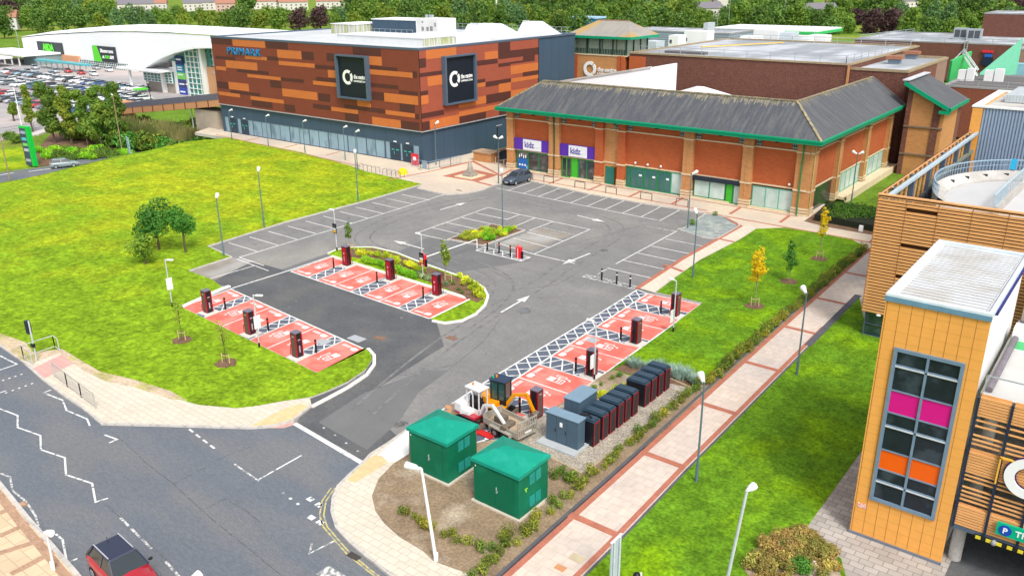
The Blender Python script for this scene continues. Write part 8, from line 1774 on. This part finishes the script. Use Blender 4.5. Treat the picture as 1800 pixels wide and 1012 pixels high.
# clipped hedge
hx = thing('clipped_hedge', 'broad flat topped clipped green hedge below the cream walkway ledge', 'hedge', (-24, 91, .1))
lo = []
for i in range(26):
    r = random.Random(i); lo.append((r.uniform(-3.4, 4.4), r.uniform(-2.4, 2.6), r.uniform(.75, .95), 1.1, 1.1, .55))
v, f = foliage(77, lo, 9000, .16, .4, 1.0); v = v[:]; v[:, 2] = np.clip(v[:, 2], .05, 1.45)
o = bpy.data.objects.new('foliage', mesh_np('foliage', v, f, leafmat('hedge leaves', (.035, .10, .012), (.10, .19, .02)))); col.objects.link(o); o.parent = hx
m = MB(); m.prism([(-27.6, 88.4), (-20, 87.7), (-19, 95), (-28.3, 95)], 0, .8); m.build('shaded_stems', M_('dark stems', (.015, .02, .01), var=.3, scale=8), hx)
m = MB(); m.prism([(-28.4, 87.6), (-26, 86.9), (-19, 86.6), (-19, 96), (-28.7, 96)], 0, .13); tag(m.build('hedge_bed', mulch), kind='structure')
m = MB(); m.box(-22.6, 87.1, .1, -22.2, 87.3, .75); tag(m.build('small_sign', white_m), 'small white notice at the foot of the clipped hedge', 'sign')
# brown flower bed at the bottom
dm = [shrub_mesh(s+60, lf_dry, .45, .6, 420, .09) for s in range(4)]; ym = [shrub_mesh(64, leafmat('straw leaves', (.38, .30, .08), (.22, .24, .05)), .4, .55, 380, .09)]
r_ = random.Random(6); pts = []
bedp = [Vector(p) for p in gp([(1413, 942), (1440, 957), (1468, 980), (1474, 1030), (1335, 1040), (1312, 1000), (1335, 968), (1372, 948)])]; cx_ = sum((p.x for p in bedp))/8; cy_ = sum((p.y for p in bedp))/8
for _ in range(120):
    a, b2 = r_.choice(list(zip(bedp, bedp[1:]+bedp[:1]))); p = a.lerp(b2, r_.random()); t = math.sqrt(r_.random())*.97; pts.append((cx_+(p.x-cx_)*t, cy_+(p.y-cy_)*t, .12))
scatter('bedding_plant', 'bedding plant', 'dry brown and olive plant in the round flower bed', 'dry plants in the round bed', dm+ym, pts, 22, .8, 1.2)
q = G(1380, 965, .1); scatter('shrub', 'shrub', 'small rich green shrub at the back of the dry flower bed', None, [shrub_mesh(80, lf_rich, .4, .6, 420, .1)], [(q.x, q.y, .12)], 1); q = G(1408, 1003, .1); scatter('shrub', 'shrub', 'rich green rounded shrub at the front of the dry flower bed', None, [shrub_mesh(81, lf_rich, .6, .75, 700, .1)], [(q.x, q.y, .12)], 1)
q = G(1428, 1002, .1); m = MB(); m.tube([(q.x, q.y, .1), (q.x+.05, q.y, .4), (q.x, q.y+.05, .6)], [.26, .22, .05], 7, smooth=False); tag(m.build('boulder', M_('pinkish white stone', (.66, .55, .50), rough=.9, var=.15, scale=5)), 'pinkish white boulder in the dry flower bed', 'boulder')
# row of tall trees beyond the lawn (ground at -4 m)
for i, (px, py, top, Rr, lf, lab) in enumerate([(97, 252, 148, 3.3, lf_mid, 'leftmost tall tree of the row by the totem sign'), (127, 255, 152, 2.7, lf_yel, 'second tall tree of the row beyond the lawn, yellowish'), (155, 257, 158, 2.5, lf_mid, 'third tall tree of the row, slim, beyond the lawn'), (180, 262, 150, 2.9, lf_mid, 'fourth tall tree of the row beyond the lawn, dense'), (212, 264, 146, 3.3, lf_mid, 'rightmost and fullest tall tree of the row beside the reedy bank'), (58, 232, 150, 2.1, lf_yel, 'thin yellowish tree standing left behind the row'), (25, 213, 182, 1.6, lf_yel, 'small isolated tree in the store car park')]):
    q = G(px, py, -4); d = (Vector((q.x, q.y, -4))-CAM).length; H = (py-top)*d/FPX*.9; Rr *= .64
    tree('tall_tree', lab, 'tree', (q.x, q.y, -4), H, Rr, lf, 6500 if i < 5 else 2000, .42, 30+i, .10 if i != 6 else .3, 'tall trees beyond the lawn', .22, bark, nl=19 if i < 5 else 9, taper=.12, jit=.5)
# shrub bank right of the row
bk_r = random.Random(12)
bms = [shrub_mesh(90+s, l_, 1.9, 1.9, 1000, .30) for s, l_ in enumerate((lf_mid, lf_rich, lf_yel))]; rd_ = [blades(95, 2.6, 2.4, 700, lf_reed, .25), blades(96, 2.6, 2.6, 700, lf_reed, .2)]
pts = []; pts2 = []
for _ in range(110):
    px = bk_r.uniform(225, 375); py = bk_r.uniform(205, 262) - (px-225)*.06
    if py > 268-(px-225)*.17+8: continue
    if py <= 228 and px >= 240 and G(px, py, -3.6).y > 82.5: continue
    q = G(px, py, -3.6); (pts if (py > 228 or px < 240) else pts2).append((q.x, q.y, max(terrain(q.x, q.y)-.1, -4.1)+(.0 if py > 228 else .9)))
scatter('shrub', 'shrub', 'green shrub on the bank between the tall tree row and the store', 'shrubs on the reedy bank', bms, pts, 23, 1.0, 1.6)
for i in range(22): pts2.append((-158+i*1.05+bk_r.uniform(-.5, .5), 79.5+i*.075+bk_r.uniform(-1.6, 2.2), -4.1+max(0, (i-22)*.09)))
scatter('reed_clump', 'reeds', 'reedy brown green clump at the foot of the footbridge', 'reed clumps by the footbridge', rd_+bms[2:], pts2, 24, 1.3, 1.8)
for i in range(22): pts.append((-168+i*1.5+bk_r.uniform(-.5, .5), 76.5+bk_r.uniform(-1.5, 1.5), -4.1)) if False else None
scatter('shrub', 'shrub', 'large green shrub in front of the reeds below the footbridge', 'large shrubs below the footbridge', bms, [(-167+i*1.05+bk_r.uniform(-.5, .5), 77.5+i*.06+bk_r.uniform(-2.5, 3.2), -4.1+bk_r.uniform(0, .6)) for i in range(34)], 28, 1.3, 2.1)
pts = []
for _ in range(46):
    px = bk_r.uniform(62, 225); q = G(px, bk_r.uniform(266, 282), -4); pts.append((q.x, q.y, -4))
scatter('shrub', 'shrub', 'low green shrub between the tall tree row and the lower road', 'low shrubs beside the lower road', [shrub_mesh(100+s, l_, 1.5, 1.2, 700, .24) for s, l_ in enumerate((lf_mid, leafmat('vivid green shrub leaves', (.10, .28, .012), (.25, .42, .02))))], pts, 25, .8, 1.2)
for px, py in ((18, 244), (27, 250)): q = G(px, py, -4); scatter('shrub', 'shrub', 'rounded grey green shrub left of the totem sign', 'rounded shrubs left of the totem', [bms[0]], [(q.x, q.y, -4)], px, .8, 1)
# far wood: individual trees, shared crowns
woodp = []
for i, (lf, H, Rr, n) in enumerate([(lf_dark, 12, 5.4, 1700), (lf_mid, 11, 5.6, 1700), (lf_yel, 10, 5.0, 1500), (lf_blu, 12, 5.2, 1600), (lf_mid, 13, 4.6, 1500), (lf_dark, 10, 6.2, 1700), (lf_pur, 11, 5.6, 1600)]):
    t = tree('woodland_tree', 'x', 'tree', (0, 0, 0), H, Rr, lf, n, .95, 200+i, .06, 'x', .35, bark, nl=13, limbs=2, taper=.35, jit=.35); woodp.append(t)
names_ = ['dark green', 'mid green', 'yellowish green', 'blue green', 'tall mid green', 'broad dark green', 'copper purple']
first = [True]*7; rw = random.Random(77); cnt = 0
def put_wood(x, y, z, k, s, zone):
    global cnt
    lab = '%s tree in the wood %s' % (names_[k], zone); g_ = '%s trees %s' % (names_[k], zone)
    if first[k]: o = woodp[k]; first[k] = False; o.location = (x, y, z); o['label'] = lab; o['group'] = g_; o.scale = (s,)*3; o.rotation_euler.z = rw.uniform(0, 6.28)
    else: dup(woodp[k], (x, y, z), rw.uniform(0, 6.28), lab, g_, s)
    cnt += 1
zone_of = lambda px: 'behind the white supermarket' if px < 430 else 'behind the cladded store' if px < 960 else 'beyond the lantern tower and brown roofs' if px < 1440 else 'behind the brown warehouse'
for row, (py0, stp, jit_) in enumerate([(66, 34, 3), (55, 31, 2.5), (45, 30, 2), (36, 30, 2), (27, 30, 2), (18, 31, 1.5), (10, 36, 1.5)]):
    px = -60+row*9
    while px < 1860:
        py = py0+rw.uniform(-jit_, jit_); p_ = px; px += stp*rw.uniform(.85, 1.2)
        if row == 0 and not (960 < p_ < 1240 or p_ < 40 or 1430 < p_ < 1800): continue
        if row == 0 and p_ > 1430: py += 6
        if row >= 5 and (205 < p_ < 420 or 440 < p_ < 620 or 1220 < p_ < 1290 or 1415 < p_ < 1460 or 1570 < p_ < 1620): continue
        if row == 4 and (225 < p_ < 400 or 460 < p_ < 600): continue
        if cnt > 296: break
        q = G(p_, py, -3.5)
        if -380 < q.x < -180 and q.y < 215: continue
        gap_ = 205 < p_ < 420 or 440 < p_ < 620 or 1225 < p_ < 1290 or 1415 < p_ < 1460 or 1570 < p_ < 1620
        if gap_ and (row > 4 or (row == 4 and rw.random() < .5)): continue
        k = rw.choices(range(7), [22, 24, 15, 14, 12, 14, 1])[0]
        if 520 < p_ < 575 and row in (1,): k = 6
        if 1500 < p_ < 1590 and row <= 1: k = 6
        if p_ > 1745 and row > 1: k = 6
        if p_ > 1440 and k in (2,) and row > 2: k = 0
        put_wood(q.x, q.y, -3.5, k, rw.uniform(.85, 1.25)*((1+.14*row) if not gap_ else (1, .98, .86, .72, .55)[row]), zone_of(p_))
# houses at the edge of the wood and lamp masts
def house(px, py, w_, label, wall, rf, h=6, rz=.2, z=-3):
    q = G(px, py, z); t = thing('distant_house', label, 'house', tuple(q), rz)
    m = MB(); m.box(-w_/2, -5, 0, w_/2, 5, h); m.build('wall', wall, t, world=False)
    m = MB(); m.hull([(-w_/2-.5, -5.6, h), (w_/2+.5, -5.6, h), (w_/2+.5, 5.6, h), (-w_/2-.5, 5.6, h)], [(-w_/2-.3, -.1, h+4), (w_/2+.3, -.1, h+4), (w_/2+.3, .1, h+4), (-w_/2-.3, .1, h+4)]); m.build('roof', rf, t, world=False)
    for i in range(max(2, int(w_/4))):
        for z_ in (1.2, 3.8): m = MB(); x = -w_/2+w_*(i+.5)/max(2, int(w_/4)); m.box(x-.6, -5.06, z_, x+.6, -4.99, z_+1.2); m.build('window', dark_glass, t, world=False)
    m = MB(); m.box(w_*.2, -.4, h+2, w_*.2+1, .4, h+5.2); m.build('chimney', brick_b, t, world=False)
rt = M_('terracotta roof', (.35, .17, .12), rough=.9, var=.1); gt_ = M_('grey tile roof', (.18, .17, .19), rough=.9, var=.1); wh = M_('pale harling', (.60, .57, .53), rough=.9, var=.05); pk = M_('pinkish harling', (.55, .38, .34), rough=.9)
for i, (px, py, w_, lab, wl, rf) in enumerate([(10, 62, 16, 'terracotta roofed house at the far left edge of the wood', wh, rt), (40, 42, 14, 'grey roofed house at the far left among trees', pk, gt_), (240, 14, 30, 'long pale house block at the top above the supermarket roof', wh, gt_), (275, 12, 20, 'pale house right of the long block above the supermarket', wh, rt), (340, 12, 16, 'pale gabled house left of the pinkish one on the skyline', wh, gt_), (368, 10, 16, 'grey harled house on the skyline above the store', wh, gt_), (398, 13, 16, 'pinkish house on the skyline above the store', pk, rt), (470, 8, 30, 'long terrace with terracotta roof on the skyline', wh, rt), (515, 10, 26, 'white terrace with terracotta roof on the skyline', wh, rt),
    (585, 8, 30, 'pale block on the skyline above the plant enclosure', wh, rt), (1240, 26, 20, 'grey roofed house among trees above the canopy', wh, gt_), (1262, 14, 10, 'tall pale house among trees above the canopy', wh, gt_), (1435, 30, 22, 'grey pitched house behind the filling station', pk, gt_), (1590, 10, 16, 'white gabled house above the brown warehouse', wh, gt_)]):
    house(px, py+(8 if i > 1 else -10), w_, lab, wl, rf, 7 if i != 11 else 13, .9+.1*(i % 3))
mast = thing('lamp_mast', 'x', 'lamp mast', (0, 0, 0), 0, 'tall lamp masts among the far trees')
m = MB(); m.tube([(0, 0, 0), (0, 0, 12)], [.16, .09], 8); m.build('post', steel, mast, world=False); m = MB(); m.bar((0, 0, 12), (1.5, 0, 12.1), .2); m.build('lamp_head', lhead, mast, world=False)
for i, (px, py, top, lab) in enumerate([(1260, 55, 18, 'over the left end of the filling station canopy'), (1280, 48, 3, 'just right of the canopy end mast'), (1376, 48, 8, 'over the middle of the filling station canopy'), (1428, 46, 2, 'at the right end of the filling station canopy'), (1448, 30, 8, 'beside the grey pitched house'), (1524, 56, 32, 'at the left corner of the brown warehouse roof'), (1553, 22, 0, 'between the dark trees above the warehouse'), (1660, 28, 2, 'over the right part of the wood'), (922, 35, 27, 'low before the wood, left of the blue stand'), (983, 38, 27, 'low before the wood, next to the blue stand'), (34, 85, 50, 'at the left edge before the white supermarket')]):
    q = G(px, py, -3); d = (q-CAM).length; s = (py-top)*d/FPX/12
    l_ = 'tall pale lamp mast ' + lab
    if i == 0: mast.location = tuple(q); mast.scale = (1, 1, s); mast['label'] = l_
    else: dup(mast, tuple(q), i, l_, None, (1, 1, s))
fl = thing('floodlight_mast', 'white floodlight mast rising behind the store roof', 'floodlight', tuple(G(873, 42, -3))); q = G(873, 42, -3); d = (q-CAM).length; H = 52*d/FPX
m = MB(); m.tube([(0, 0, 0), (0, 0, H)], .45, 8); m.build('mast', white_m, fl, world=False); m = MB(); m.box(-1.6, -.3, H-4, 1.6, .3, H); m.build('lamp_rack', steel, fl, world=False)
# small things in the store car park
tb = thing('car_park_bollard', 'x', 'bollard', (0, 0, 0), 0, 'dark bollards before the supermarket'); m = MB(); m.tube([(0, 0, 0), (0, 0, 1.1)], .12, 8); m.build('post', bolm, tb, world=False)
for i in range(16):
    q = G(148+i*3.2, 141+i*.6, -4); lab = 'small dark bollard in the curved line before the supermarket'
    if i == 0: tb.location = tuple(q); tb['label'] = lab
    else: dup(tb, tuple(q), 0, lab)
ts = thing('trolley_shelter', 'white trolley shelter with green edge near the mall entrance', 'shelter', tuple(G(243, 172, -4))); 
m = MB(); m.box(-2.6, -1.5, 2.2, 2.6, 1.5, 2.5); m.build('canopy', white_m, ts, world=False); m = MB(); m.box(.9, -1.55, 2.15, 2.65, 1.55, 2.55); m.build('green_edge', gl, ts, world=False); m = MB(); [m.box(x, y, 0, x+.12, y+.12, 2.2) for x in (-2.5, -.8, .9, 2.4) for y in (-1.4, 1.3)]; m.build('post', steel, ts, world=False)
for px, py, top, lab in ((266, 180, 150, 'black lamp post beside the footbridge end'), (216, 273, 180, 'tall brown lamp post at the right end of the tall tree row'), (345, 258, 160, 'slim lamp post on the reedy bank'), (18, 320, 200, 'brown lamp post at the far left lawn crest'), (42, 240, 170, 'white lamp post in the store car park')):
    q = G(px, py, -4); d = (q-CAM).length; H = (py-top)*d/FPX; t = thing('street_lamp', lab, 'street lamp', tuple(q)); mt = {'black': black_m, 'tall ': M_('brown post', (.30, .22, .13)), 'slim ': lst, 'brown': M_('brown post', (.30, .22, .13)), 'white': white_m}[lab[:5]]
    m = MB(); m.tube([(0, 0, 0), (0, 0, H)], [.11, .07], 8); m.build('post', mt, t, world=False); m = MB(); m.bar((0, 0, H), (-.8, .2, H+.1), .22, .1); m.build('lamp_head', lhead, t, world=False)
railing([tuple(G(0, 236, -4)), tuple(G(60, 226, -4)), tuple(G(100, 210, -4))], 'dark post and rail fence along the store car park edge', h=1.1, m=black_m, step=6)
bpy.context.view_layer.update()
